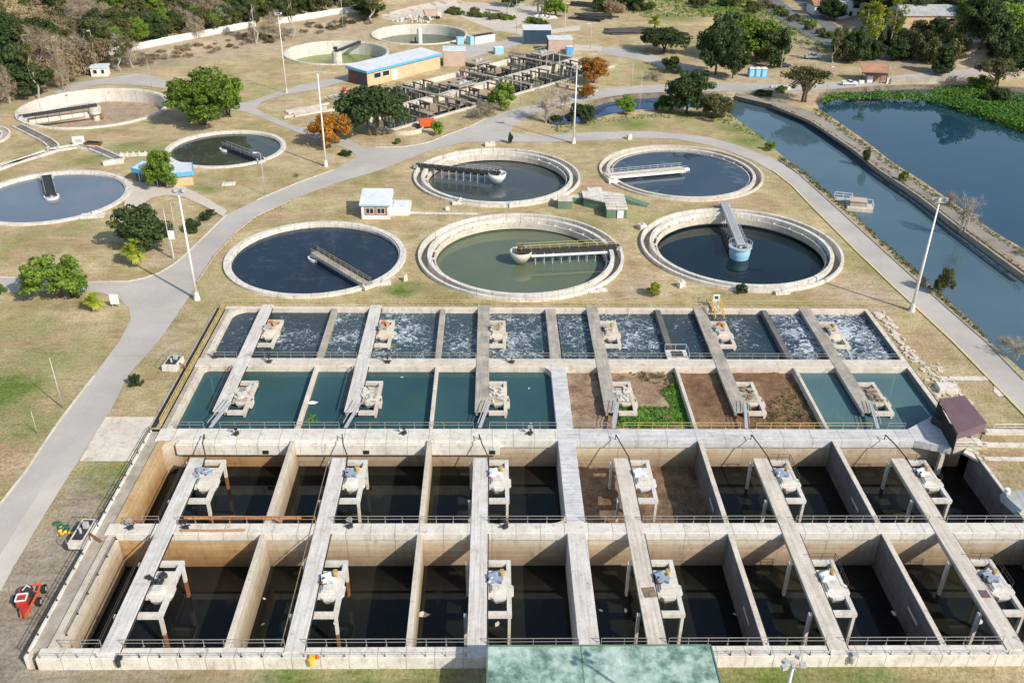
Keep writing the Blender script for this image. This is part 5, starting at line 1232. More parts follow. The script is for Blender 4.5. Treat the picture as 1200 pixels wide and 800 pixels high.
# gate house
p = G(1026, 97); t = thing('gatehouse', (p.x - .5, p.y, 0), .03, 'gatehouse with sagging terracotta roof and dark open porch by the road', 'building', s=(.78, .8, .95))
MB().rng(-1, 6.5, 2, 7, 0, 3.6).build('wall', M_['terra'], t)
MB().add([(-6, -.5, 3.7), (7.5, 1.0, 3.1), (7.8, 7.5, 4.6), (-5.5, 6.5, 6.0), (-6, -.5, 3.9), (7.5, 1.0, 3.3), (7.8, 7.5, 4.8), (-5.5, 6.5, 6.2)], [(3, 2, 1, 0), (4, 5, 6, 7), (0, 1, 5, 4), (1, 2, 6, 5), (2, 3, 7, 6), (3, 0, 4, 7)]).build('roof', M_['terra'], t)
MB().rng(-5, 4.5, -2.2, 3, 3.0, 3.2).build('canopy', M_['asph'] if 0 else M_['steel_d'], t)
mb = MB()
for x in (-4.8, -1.5, 1.5, 4.3): mb.tube((x, -2, 0), (x, -2, 3), .14); mb.tube((x, 2.8, 0), (x, 2.8, 3), .14)
mb.build('post', M_['steel_d'], t)
MB().box((-2, 1, 1.2), (2.5, 2, 2.4)).build('booth', M_['wall_wh'], t)
MB().box((6.2, -1.8, 1), (3.4, 1.2, 2)).box((-6.5, -1.6, .6), (2.4, .8, 1.2)).build('counter', M_['conc_w'], t)
# road-side wall beyond the lake
t = thing('roadside_wall', (0, 0, 0), 0, 'long grey concrete wall between the road and the green water plants', 'wall')
W_ = gx([(1043, 99), (1080, 98), (1130, 96), (1170, 93), (1210, 90), (1320, 90)])
for a, b in zip(W_, W_[1:]): MB().beam((*a, 1.0), (*b, 1.0), .3, 2.4).build('panel', M_['conc_d'], t)
# precast fence
t = thing('precast_fence', (0, 0, 0), 0, 'white precast concrete fence along the foot of the wooded hill', 'fence')
Fp = gx([(113, 67), (155, 60), (203, 50), (240, 43), (262, 38.5), (300, 31.5)]); Fq = gx([(321, 29), (350, 24.5), (391, 17.5), (420, 14)])
def along(P, step):
    out = []
    for (a, b), (c, d) in zip(P, P[1:]):
        n = max(1, round(math.hypot(c - a, d - b) / step)); out += [(a + (c - a) * k / n, b + (d - b) * k / n) for k in range(n)]
    return out + [P[-1]]
rq = random.Random(8)
for P in (Fp, Fq):
    Q = along(P, 5)
    for a, b in zip(Q, Q[1:]):
        za = terr(*a) + 1.15 + rq.uniform(-.15, .1)
        MB().beam((*a, za), (*b, terr(*b) + 1.15), .14, 2.5).build('panel', M_['wall_wh'], t)
        MB().box((*a, za + .1), (.35, .35, 2.7)).build('post', M_['conc'], t)
Q = along(gx([(-20, 76), (0, 76), (30, 73), (45, 71), (66, 70)]), 5)
t = thing('precast_fence', (0, 0, 0), 0, 'broken white wall glimpsed between the dry trees at the left edge', 'fence')
for a, b in zip(Q, Q[1:]): MB().beam((*a, terr(*a) + 1), (*b, terr(*b) + 1), .14, 2.0).build('panel', M_['wall_wh'], t)
# intake pontoon on the canal
p = U(1003, 245, ZW); t = thing('intake_platform', (p.x, p.y, ZW), -.28, 'concrete intake platform with white railing in the canal', 'platform')
MB().rng(-2.2, 3.6, -1.6, 2.0, -.6, .9).build('base', M_['conc'], t, bevel=.05)
MB().rng(-1.6, 2.0, -1.0, 1.6, .903, 2.2).build('pump_box', M_['conc_d'], t); MB().rng(-1.8, 2.2, -1.2, 1.8, 2.203, 2.35).build('lid', M_['brick_p'], t)
MB().rng(-5.0, -1.0, 2.2, 4.2, .9, 1.1).build('gangway', M_['steel_l'], t)
mb = MB().path([(-5, 4.1, 2.3), (-1, 4.1, 2.3), (-1, 2.3, 2.3)], .06).path([(-5, 4.1, 1.7), (-1, 4.1, 1.7)], .05).path([(2.3, 2.0, 2.0), (3.6, 2.0, 2.0), (3.6, -1.6, 2.0)], .06)
for q in ((-5, 4.1), (-3, 4.1), (-1, 4.1), (-1, 2.3)): mb.tube((*q, 1.1), (*q, 2.3), .05)
for q in ((3.6, 2.0), (3.6, 0), (3.6, -1.6)): mb.tube((*q, .9), (*q, 2.0), .05)
mb.build('railing', M_['steel_w'], t)
# pump pits at the left of the basins
def pit(x, y, rz, label, d=(2.6, 3.2, 1.4)):
    t = thing('pump_pit', (x, y, -.3), rz, label, 'pump pit')
    MB().box((0, 0, d[2] / 2), d).build('wall', M_['conc_w'], t, bevel=.04); MB().box((0, .2, d[2] + .02), (d[0] - .6, d[1] - .9, .04)).build('opening', M_['steel_d'], t)
    mb = MB().path([(-d[0] / 2, -d[1] / 2, d[2] + .9), (-d[0] / 2, d[1] / 2, d[2] + .9), (d[0] / 2, d[1] / 2, d[2] + .9)], .05)
    for q in ((-1, -1), (-1, 1), (1, 1)): mb.tube((q[0] * d[0] / 2, q[1] * d[1] / 2, d[2]), (q[0] * d[0] / 2, q[1] * d[1] / 2, d[2] + .9), .05)
    mb.build('railing', M_['steel_m'], t)
    MB().box((.3, .6, d[2] + .45), (.6, .5, .8)).build('pump', M_['steel_l'], t); MB().tube((0, -.4, d[2]), (0, -.4, d[2] + .8), .18).build('vent', M_['steel_l'], t)
    MB().path([(d[0] / 2, -.2, d[2] - .2), (d[0] / 2 + 2, -1.4, .6)], .14).build('pipe', M_['rust'], t)
pit(-52.4, 130.6, -.1, 'white concrete pump pit beside the left wall of the upper basin', (2.4, 3.4, 1.3))
pit(-51.5, 89.8, -.03, 'brick-sided pump pit next to the green tarpaulin, left of the deep basin', (1.9, 4.6, 1.0))
for i, (x, y, z) in enumerate(((-17.4, 131.8, 0), (3.2, 131.9, 0), (-37, 131.8, 0), (-46.3, 133.2, 0), (-39.0, 91.0, 0), (-18.2, 91.2, 0), (1.7, 91.1, 0), (-46, 91, 0), (-13.0, 111.6, 0), (5.6, 111.6, 0), (-37.5, 111.4, 0))):
    t = thing('sluice_valve', (x, y, z), .1 * i, f"dark hand-wheel valve on the {'walkway below the foaming cells' if y > 130 else 'walkway between the deep rows' if y < 100 else 'middle walkway'}, {['third', 'fourth', 'second', 'first', 'second', 'third', 'fourth', 'first', 'second', 'third', 'first'][i]} from the left", 'valve')
    MB().tube((0, 0, 0), (0, 0, 1.3), .08).tube((0, 0, .9), (0, 0, 1.05), .22, n=8).box((0, 0, .2), (.7, .5, .4)).tube((-.6, .2, .3), (.6, .2, .3), .1).build('body', M_['steel_d'], t)
    MB().lathe([(.42, 1.28), (.42, 1.34), (.34, 1.34), (.34, 1.28)], 14).box((0, 0, 1.31), (.75, .06, .04)).box((0, 0, 1.31), (.06, .75, .04)).build('hand_wheel', M_['steel_l'] if i % 2 else M_['steel_d'], t)
# yellow and green bundle, red compressor trailer
p = G(79, 617); t = thing('tarpaulin', p, .3, 'crumpled dark green tarpaulin on the dirt', 'tarpaulin')
me_b = MB()
for k in range(9): me_b.blob((k * .32 - 1.4, .9 - k * .32 + .3 * math.sin(k * 2.), .16), .42, k, .45)
me_b.build('cloth', M_['tarp'], t, smooth=True)
t = thing('yellow_bags', G(82, 624), .2, 'heap of bright yellow bags beside the green tarpaulin', 'bags')
me_b = MB()
for k, q in enumerate(((-1.2, .4), (-.9, -.2), (-.5, .1), (.1, -.2), (.5, -.4), (.9, -.6), (.9, .1), (1.1, .3), (-1.2, 1.0))): me_b.blob((*q, .22), .3, k, .7)
me_b.build('bag', M_['yellow'], t, smooth=True)
p = G(33, 706); t = thing('compressor_trailer', (p.x + .3, p.y, p.z), 1.75, 'red-orange wheeled pump trailer on the dirt beside the basin wall', 'trailer', s=1.15)
MB().beam((-2.6, -.2, .7), (.4, -.75, .8), .16, .16).beam((.4, -.75, .8), (1.7, -.75, .85), .16, .16).beam((-2.6, .1, .7), (-.6, .8, .8), .14, .14).beam((.5, -.75, .85), (1.5, .8, .85), .14, .14).beam((-.6, .8, .8), (1.5, .9, .85), .14, .14).beam((1.5, .9, .9), (1.7, -.75, .9), .14, .14).build('chassis', M_['orange'], t)
MB().prism([(-2.7, -.15), (-1.4, -.45), (-1.4, .55)], .45, 1.0).build('tool_box', M_['red'], t); MB().box((.4, .9, .95), (1.6, .3, .4), .05).build('fuel_tank', M_['red'], t)
MB().box((-.75, .35, 1.15), (1.0, 1.0, .8), .05).build('radiator', M_['red'], t)
mb = MB()
for a, b in (((-1.25, -.15), (-.25, -.15)), ((-.25, -.15), (-.25, .85)), ((-.25, .85), (-1.25, .85)), ((-1.25, .85), (-1.25, -.15))): mb.beam((*a, 1.6), (*b, 1.6), .12, .1)
mb.build('radiator_frame', M_['steel_w'], t)
MB().box((.45, .2, 1.0), (1.2, .9, .8), .1).tube((.1, .1, 1.3), (.9, .3, 1.5), .2, n=8).build('engine', M_['steel_d'], t)
MB().path([(.2, .5, 1.6), (.8, .2, 1.7), (.6, -.2, 1.5)], .07).build('exhaust', M_['steel_l'], t)
for y in (-1.15, 1.25):
    if y > 0: continue
for (x, y) in ((-.5, -1.05), (1.3, -1.15)):
    w_ = MB().tube((x, y - .13, .48), (x, y + .13, .48), .48, n=20).build('wheel', M_['black'], t); MB().tube((x, y - .16, .48), (x, y - .135, .48), .24, n=12).build('rim', M_['steel_l'], w_)
w_ = MB().tube((.2, 1.25, .48), (.2, 1.5, .48), .48, n=20).build('wheel', M_['black'], t); MB().tube((.2, 1.505, .48), (.2, 1.53, .48), .24, n=12).build('rim', M_['steel_l'], w_)
# concrete block sills beside rims etc.
for a, d_, lab in (((596, 259 + 276 - 276), (2, 1.2, .7), 0),): pass
for (a, sz, lab) in (((448, 333), (3.4, 1.6, .6), 'white concrete slab at the lower right rim of the navy clarifier'), ((700, 341), (3.8, 1.4, .35), 'flat white slab at the lower right rim of the green-water clarifier'), ((615, 352), (2.4, 1.4, .5), 'square inlet block at the front rim of the green-water clarifier'),
                     ((915, 343), (3, 2, .6), 'pale inlet block at the lower rim of the black-water clarifier'), ((752, 268), (1.6, 1.6, 1.1), 'small concrete box at the left rim of the black-water clarifier'), ((718, 214), (2.4, 1.8, .9), 'white steps at the lower left rim of the blue clarifier'),
                     ((574, 171), (2.8, 1.6, 1.0), 'white block on the far rim of the olive-blue clarifier'), ((536, 239), (2.6, 1.4, .6), 'pale block at the lower left rim of the olive-blue clarifier'), ((598, 243), (.9, .9, 1), 'tiny white marker block between two round tanks'),
                     ((524, 246), (1, .9, .7), 'small tan block left of the distribution chamber path'), ((737, 163), (1.2, 1.2, 1.3), 'small tan post box on the path above the blue clarifier'), ((109, 254), (5, 2.4, .5), 'white outlet structure at the lower rim of the grey-blue tank'),
                     ((112, 252), (1.2, 1, .9), 'white valve box on the outlet structure at the grey-blue tank'), ((268, 216), (3.2, 2.2, .25), 'pale green hatch cover on the lawn right of the pump house'), ((475, 329), (.8, .7, 1.2), 'tiny pale post on the green grass by the navy clarifier'), ((798, 336), (1.3, 1.1, 1.1), 'little white meter box in front of the black-water clarifier'),
                     ((539, 235 + 60 - 60 - 0 + 0), (.8, .8, .6), 'small pale stone by the olive-blue clarifier rim')):
    p = G(*a); t = thing('concrete_block', p, .15 if sz[0] > 2 else .4, lab, 'block')
    MB().box((0, 0, sz[2] / 2), sz).box((sz[0] * .2, 0, sz[2] + .08), (sz[0] * .45, sz[1] * .6, .16)).build('block', M_['conc_w'], t, bevel=.05)
for (a, lab) in (((136, 360), 'white information board beside the small yellow palm at the junction'), ((838, 360), 'white notice board on a post at the yellow gate')):
    p = U(*a); t = thing('sign_board', p, 0, lab, 'sign')
    MB().tube((-.6, 0, 0), (-.6, 0, 2.4), .06).tube((.6, 0, 0), (.6, 0, 2.4), .06).build('post', M_['steel_l'], t)
    MB().box((0, -.08, 2.0 if a[0] > 500 else 1.7), (1.2 if a[0] > 500 else 1.6, .06, 1.4 if a[0] > 500 else 2)).build('board', M_['steel_w'], t)
    if a[0] > 500: MB().box((0, -.13, 2.1), (.7, .03, .6)).build('symbol', M_['blue_d'], t)
t = thing('stair_railing', (41.5, 148.5, .1), -.02, 'bright yellow handrail at the lawn end of the fifth upper bridge', 'handrail')
for x in (-1.0, .6):
    mb = MB().path([(x, 5.5, 1.6), (x, 4.0, 1.8), (x, -1.0, 1.1), (x, -1.0, 0)], .08).path([(x, 5.5, .9), (x, 4, 1.1), (x, -1, .5)], .06)
    for yy in (5.5, 3.8, 1.8, .2): mb.tube((x, yy, 0), (x, yy, 1.5), .06)
    mb.build('handrail', M_['yellow'], t)
MB().rng(-.9, .5, 3.6, 5.4, -.1, .1).rng(-.9, .5, 2, 3.6, -.1, .35).build('step', M_['conc'], t)
t = thing('access_hatch', (31.3, 134.4, 0), 0, 'white framed access hatch with small railing on the walkway at the fourth wall', 'hatch')
MB().rng(-1.8, 1.8, -1.2, 1.8, -.3, .1).build('frame', M_['conc_w'], t); MB().rng(-.9, 1.1, -.5, 1.3, .103, .14).build('opening', M_['steel_d'], t)
mb = MB().path([(-1.8, 1.8, 1.2), (1.8, 1.8, 1.2), (1.8, -1.2, 1.2)], .05)
for q in ((-1.8, 1.8), (0, 1.8), (1.8, 1.8), (1.8, -1.2)): mb.tube((*q, .1), (*q, 1.2), .05)
mb.build('railing', M_['steel_l'], t)
# orange lagged pipe along the walkway of the first cell
t = thing('lagged_pipe', (-39.6, 92.4, .35), 0, 'long orange-red pipe lying on the walkway between the deep rows at the left', 'pipe')
MB().path([(0, .1, .1), (6, .3, .15), (11, .2, .1), (15, .1, .2)], .17, n=8).build('pipe', M_['rail_o'], t)
t = thing('lagged_pipe', (-39.2, 90.4, .1), 0, 'shorter red-brown pipe in front of the long orange one, left deep rows', 'pipe')
MB().path([(-.3, .1, .1), (4, .0, .1), (7.8, .1, .1)], .15, n=8).build('pipe', M_['rail_o'], t)
# small valves on the front wall
for i, (x, lab, mt) in enumerate(((-19.6, 'yellow and orange float hanging on the front wall', 'yellow'), (-40.3, 'dark bucket hung at the outside of the front wall', 'steel_d'), (39.6, 'pale drain chute at the front wall below the fifth bridge', 'steel_l'))):
    t = thing(['float', 'bucket', 'drain_chute'][i], (x, 70.1, 0), 0, lab, ['float', 'bucket', 'chute'][i])
    MB().tube((0, -.15, -.9), (0, -.15, .1), .22, .3, n=10).box((.2, 0, .25), (.6, .4, .3)).build('body', M_[mt], t)
    if i == 0: MB().blob((.75, 0, .25), .25, 1).build('float_ball', M_['orange'], t)
t = thing('dark_patch_mat', (18.6, 79.6, .145), .03, 'dark rubbish mat lying on the cream bridge right of the causeway', 'mat')
MB().box((0, 0, .03), (1.5, 1.6, .05), .1).box((.2, -.3, .07), (.7, .5, .08), .7).build('mat', M_['debris'], t)
t = thing('floor_grating', (58.4, 79.2, .145), 0, 'purple-brown square grating on the right-hand lower bridge', 'grating')
MB().box((0, 0, .03), (1.0, 1.2, .05)).build('plate', M_['roof_purple'], t)
# pipe stacks
for (a, n, L, rz, lab) in (((700, 20), 9, 16, -.15, 'stack of long black pipes near the top edge, left of the flat-topped tree'), ((688, 24), 4, 13, -.5, 'few dark pipes lying apart in front of the upper pipe stack'), ((737, 38), 11, 17, .18, 'stack of long black pipes just above the flat-topped dark tree'), ((700, 8), 8, 22, -.4, 'farthest dark pipe stack at the top edge'), ((790, 40), 5, 8, -.3, 'short dark pipes to the right of the flat-topped tree')):
    p = G(*a); t = thing('pipe_stack', p, rz, lab, 'pipes')
    mb = MB(); q = random.Random(n)
    for k in range(n):
        for l in range(2 if k % 2 else 1):
            mb.tube((-L / 2 + q.uniform(-3, 2), k * .85 - n * .42, .35 + l * .6), (L / 2 + q.uniform(-3, 2), k * .85 - n * .42 + q.uniform(-.4, .4), .35 + l * .6), .34, n=8)
    mb.build('pipe', M_['steel_d'], t)
for (a, r, lab, mt) in (((485, 24), 6, 'heap of pale rubble beyond the farthest tank', 'pile'), ((637, 21), 3.5, 'heap of white sacks beside bare shrubs near the top', 'wall_wh'), ((915, 112 - 8), 2, 'small stones at the road edge', 'pile')):
    p = G(*a); t = thing('rubble_heap', p, 0, lab, 'heap'); mb = MB(); q = random.Random(int(r * 7))
    for k in range(60):
        d_ = q.random() ** .6 * r; an = q.uniform(0, 2 * PI); mb.box((d_ * math.cos(an) * 1.6, d_ * math.sin(an), max(.1, (r - d_) * .35 + q.uniform(-.3, .3))), (q.uniform(.4, 1.5), q.uniform(.3, 1.1), q.uniform(.3, .9)), q.uniform(0, 3))
    mb.build('rubble', M_[mt], t)
p = G(506, 22); t = thing('dump_truck', p, .3, 'pale tipper machine beside the rubble heap beyond the farthest tank', 'machine')
MB().prism([(-3, -1.3), (2, -1.3), (2, 1.3), (-3, 1.3)], 1.4, 3.6, [(-3.6, -1.5), (2.3, -1.5), (2.3, 1.5), (-3.6, 1.5)]).build('tipper', M_['brick_p'], t); MB().box((3.2, 0, 1.7), (1.8, 2.3, 2.2)).build('cab', M_['pile'], t)
for x in (-2, 2.8):
    for y in (-1.2, 1.2): MB().tube((x, y - .2, .6), (x, y + .2, .6), .6, n=14).build('wheel', M_['black'], t)
# vehicles
def car(a, rz, mat, label, kind='pickup', s=1.0):
    p = G(*a); t = thing('car' if kind == 'sedan' else 'pickup_truck' if kind == 'pickup' else 'van', p, rz, label, 'car' if kind == 'sedan' else 'pickup' if kind == 'pickup' else 'van', s=s)
    if kind == 'pickup':
        MB().prism([(-2.6, -.9), (2.6, -.9), (2.6, .9), (-2.6, .9)], .45, 1.05).prism([(1.0, -.9), (2.55, -.88), (2.55, .88), (1.0, .9)], 1.053, 1.2).rng(-2.6, -.5, -.9, -.82, 1.053, 1.35).rng(-2.6, -.5, .82, .9, 1.053, 1.35).rng(-2.6, -2.52, -.82, .82, 1.053, 1.35).build('body', M_[mat], t, bevel=.06)
        MB().prism([(-.5, -.85), (1.3, -.85), (1.3, .85), (-.5, .85)], 1.06, 1.62, [(-.35, -.72), (.7, -.72), (.7, .72), (-.35, .72)]).build('window', M_['glass'], t)
        MB().rng(-.38, .72, -.74, .74, 1.623, 1.7).build('roof', M_[mat], t, bevel=.04)
        MB().rng(-2.5, -.55, -.8, .8, 1.056, 1.08).build('load_bed', M_['steel_d'], t)
    elif kind == 'sedan':
        MB().prism([(-2.2, -.85), (2.2, -.85), (2.2, .85), (-2.2, .85)], .35, .95, [(-2.15, -.8), (2.1, -.78), (2.1, .78), (-2.15, .8)]).build('body', M_[mat], t, bevel=.08)
        MB().prism([(-1.6, -.78), (1.0, -.78), (1.0, .78), (-1.6, .78)], .953, 1.4, [(-1.0, -.65), (.4, -.65), (.4, .65), (-1.0, .65)]).build('window', M_['glass'], t); MB().rng(-1.0, .42, -.66, .66, 1.403, 1.45).build('roof', M_[mat], t)
    else:
        MB().prism([(-2.6, -1), (2.6, -1), (2.6, 1), (-2.6, 1)], .4, 2.3, [(-2.55, -.9), (1.9, -.9), (1.9, .9), (-2.55, .9)]).build('body', M_[mat], t, bevel=.08)
        MB().rng(-2.1, -.8, -1.01, -.95, 1.3, 2.0).rng(-.5, .6, -1.01, -.95, 1.3, 2.0).build('window', M_['glass'], t)
    for x in (-1.6, 1.55):
        for y in (-.8, .8):
            w_ = MB().tube((x, y - .12, .36), (x, y + .12, .36), .36, n=14).build('wheel', M_['black'], t); MB().tube((x, y + (.121 if y > 0 else -.145), .36), (x, y + (.145 if y > 0 else -.121), .36), .2, n=10).build('rim', M_['steel_l'], w_)
    for y in (-.6, .6): MB().box((2.6 if kind != 'sedan' else 2.17, y, .8), (.06, .3, .16)).build('headlight', M_['steel_w'], t)
car((952, 69), .1, 'steel_w', 'white pickup parked on the dry grass between the dark trees', 'pickup', 1.15)
car((919, 79), .15, 'steel_d', 'small black car parked behind the blue toilets', 'sedan', 1.05)
car((995, 100), .05, 'steel_w', 'white pickup standing on the road in front of the gatehouse', 'pickup', 1.0)
p = G(116, 90); bldg('guard_hut', (p.x, p.y + 2, p.z), .12, 5.2, 4, 2.9, 'small white hut at the corner of the grey yard above the drained tank', 'wall_wh', 'roof_w', .3, .3, windows=[('s', -1.2, 1, 1.2, 1.3), ('s', 1.3, 1, 1.0, 1.3)], doors=[('w', 0, 0, 1.4, 2.3)])
# ================================================================== POLES
def mast(b, hgt, label, heads=4, lean=0.0, r=.3, big=True, rz=0.0, arm=0):
    p = G(*b); t = thing('floodlight_mast' if big else 'lamp_post', p, rz, label, 'mast' if big else 'lamp post')
    MB().tube((0, 0, -.3), (lean, 0, hgt), r, r * .42, n=10).build('pole', M_['steel_w'] if big else M_['steel_l'], t, smooth=True)
    if big:
        MB().tube((0, 0, -.1), (0, 0, 1.6), r * 2.2, r * 1.3, n=10).build('base', M_['conc_w'], t)
        MB().box((lean, 0, hgt + .05), (1.8, .9, .12)).box((lean, 0, hgt + .7), (1.7, .08, .08)).box((lean - .8, 0, hgt + .4), (.07, .07, .7)).box((lean + .8, 0, hgt + .4), (.07, .07, .7)).build('platform', M_['steel_l'], t)
        for k in range(heads):
            MB().box((lean - .95 + 1.9 * k / max(1, heads - 1), -.35 if k % 2 else .35, hgt + .35 + .25 * (k % 2)), (.6, .4, .5), .3 * k).build('lamp', M_['steel_l'], t)
    elif arm:
        MB().path([(lean, 0, hgt), (lean + arm * .5, 0, hgt + .35), (lean + arm, 0, hgt + .3)], .06).build('arm', M_['steel_l'], t); MB().box((lean + arm, 0, hgt + .25), (.9, .35, .2)).build('lamp', M_['steel_w'], t)
mast((1068, 364), 21.5, 'tall white floodlight mast beside the canal road on the right')
mast((231, 351), 21, 'tall white floodlight mast at the road junction on the left')
mast((672, 168), 20.5, 'tall white floodlight mast between the two upper clarifiers', 3)
mast((382, 195), 24, 'tall white floodlight mast in front of the orange-brown tree', 0, r=.28)
mast((336, 109), 24, 'thin grey mast by the road left of the long pump hall', 2, r=.2)
p = U(929, 781, 19.0); t = thing('floodlight_mast', (p.x, p.y, -1.7), 0.2, 'floodlight cluster on a mast at the bottom edge, seen from above', 'mast')
MB().tube((0, 0, 0), (0, 0, 20.7), .3, .14, n=10).build('pole', M_['steel_l'], t, smooth=True)
MB().box((0, 0, 20.8), (1.0, .08, .1)).box((0, 0, 20.8), (.08, 1.0, .1)).box((.0, .0, 21.0), (.4, .4, .2)).build('cross_arm', M_['steel_l'], t)
for k, (x, y, r_) in enumerate(((-.85, -.1, .1), (-.5, .45, .5), (.75, -.2, -.3), (.85, .75, .6))):
    MB().box((x, y, 21.0), (.5, .42, .34), r_).build('lamp', M_['steel_l'], t); 
for (b, h, lab, arm, r_) in (((311, 228), 10, 'lamp post with curved head on the lawn right of the pump house', -1.2, .11), ((202, 303), 11, 'white lamp post beside the olive tree and the junction', 0, .12), ((207, 278), 8, 'short white pole just behind the olive tree', 0, .1), ((74, 478), 9, 'thin white pole on the grass left of the road', 0, .1), ((44, 508), 4, 'short white stake on the grass left of the road', 0, .07),
         ((178, 103), 9, 'thin pole at the rim of the drained tank', 0, .1), ((692, 57), 9, 'lamp post by the straight pale road behind the orange tree', -1.3, .1), ((661, 60), 17, 'grey lamp post between the pink hut and the shed', .8, .13), ((740, 102), 8, 'grey stump pole at the road above the blue pond', 0, .16), ((749, 132), 12, 'thin dark pole standing by the blue pond', 0, .07), ((605, 39), 15, 'pole at the left of the tall blue shed', 0, .12),
         ((968, 112), 9, 'leaning pale pole next to the acacia by the lake', .6, .12), ((886, 97), 5, 'short pale post in front of the blue toilets', 0, .12), ((915, 82), 7, 'pale post beside the small black car', 0, .12), ((610, 123), 8, 'thin pole beside the bare trees at the channel side', 0, .08), ((655, 90), 9, 'dark pole inside the channels left of the orange tree', 0, .16), ((640, 94), 8, 'second dark pole inside the channels', 0, .14),
         ((114, 79), 12, 'thin pale tree-like pole above the white van', -.6, .14), ((402, 33), 14, 'tall thin pole by the hill fence, near two bare trunks', 0, .14), ((300, 53), 15, 'pole against the dark trees by the hill fence', 0, .14), ((345, 30 + 75 - 60), 12, 'short pole in the scrub by the hill fence', 0, .12), ((1040, 95), 6, 'post at the corner of the gatehouse', 0, .12), ((957, 22), 10, 'pole by the side road at the top', 0, .12)):
    mast(b, h, lab, 0, 0, r_, False, 0, arm)
p = G(201, 303); t = thing('meter_cabinet', (p.x + .8, p.y, p.z), 0, 'white cabinet mounted beside the lamp post at the junction', 'cabinet')
MB().box((0, 0, 5.2), (1.1, .5, 1.7)).tube((-.3, 0, 0), (-.3, 0, 4.6), .08).build('cabinet', M_['steel_w'], t)
# low post rail along the main road
P = along(gx([(232, 333), (252, 303), (277, 275), (300, 257), (340, 238)]), 3)
t = thing('post_fence', (0, 0, 0), 0, 'low timber post rail along the right edge of the main road', 'fence')
pm = MB().box((0, 0, .35), (.2, .2, .8)).mesh('post', M_['rail_y'])
for a in P: part('post', pm, t, (a[0], a[1], 0))
mb = MB()
for a, b in zip(P, P[1:]): mb.beam((*a, .6), (*b, .6), .1, .1)
mb.build('rail', M_['conc'], t)
# ================================================================== TREES
def leaf_quads(mb, c, r, n, size, q, flat=.75, up=.35):
    for _ in range(n):
        z = q.uniform(-1, 1); a = q.uniform(0, 2 * PI); s = math.sqrt(1 - z * z); rr = r * (.55 + .5 * q.random() ** .5)
        nx, ny, nz = s * math.cos(a), s * math.sin(a), z
        p = Vector((c[0] + nx * rr, c[1] + ny * rr, c[2] + nz * rr * flat))
        nn = Vector((nx + q.uniform(-.8, .8), ny + q.uniform(-.8, .8), nz + up + q.uniform(-.8, .8))).normalized()
        a1 = nn.orthogonal().normalized(); a1 = Matrix.Rotation(q.uniform(0, 6.28), 3, nn) @ a1; b1 = nn.cross(a1)
        k = size * q.uniform(.6, 1.3); k2 = k * q.uniform(.45, .8)
        o = len(mb.v)
        mb.v += [tuple(p - a1 * k), tuple(p + b1 * k2), tuple(p + a1 * k), tuple(p - b1 * k2)]
        mb.f.append((o, o + 1, o + 2, o + 3))
def limb(mb, p, q_, r0, r1, rnd, n=3):
    p = Vector(p); q_ = Vector(q_); pts = [p]
    for i in range(1, n): pts.append(p.lerp(q_, i / n) + Vector((rnd.uniform(-1, 1), rnd.uniform(-1, 1), rnd.uniform(-.4, .8))) * (q_ - p).length * .07)
    pts.append(q_)
    for i in range(n): mb.tube(pts[i], pts[i + 1], r0 + (r1 - r0) * i / n, r0 + (r1 - r0) * (i + 1) / n, 6, False)
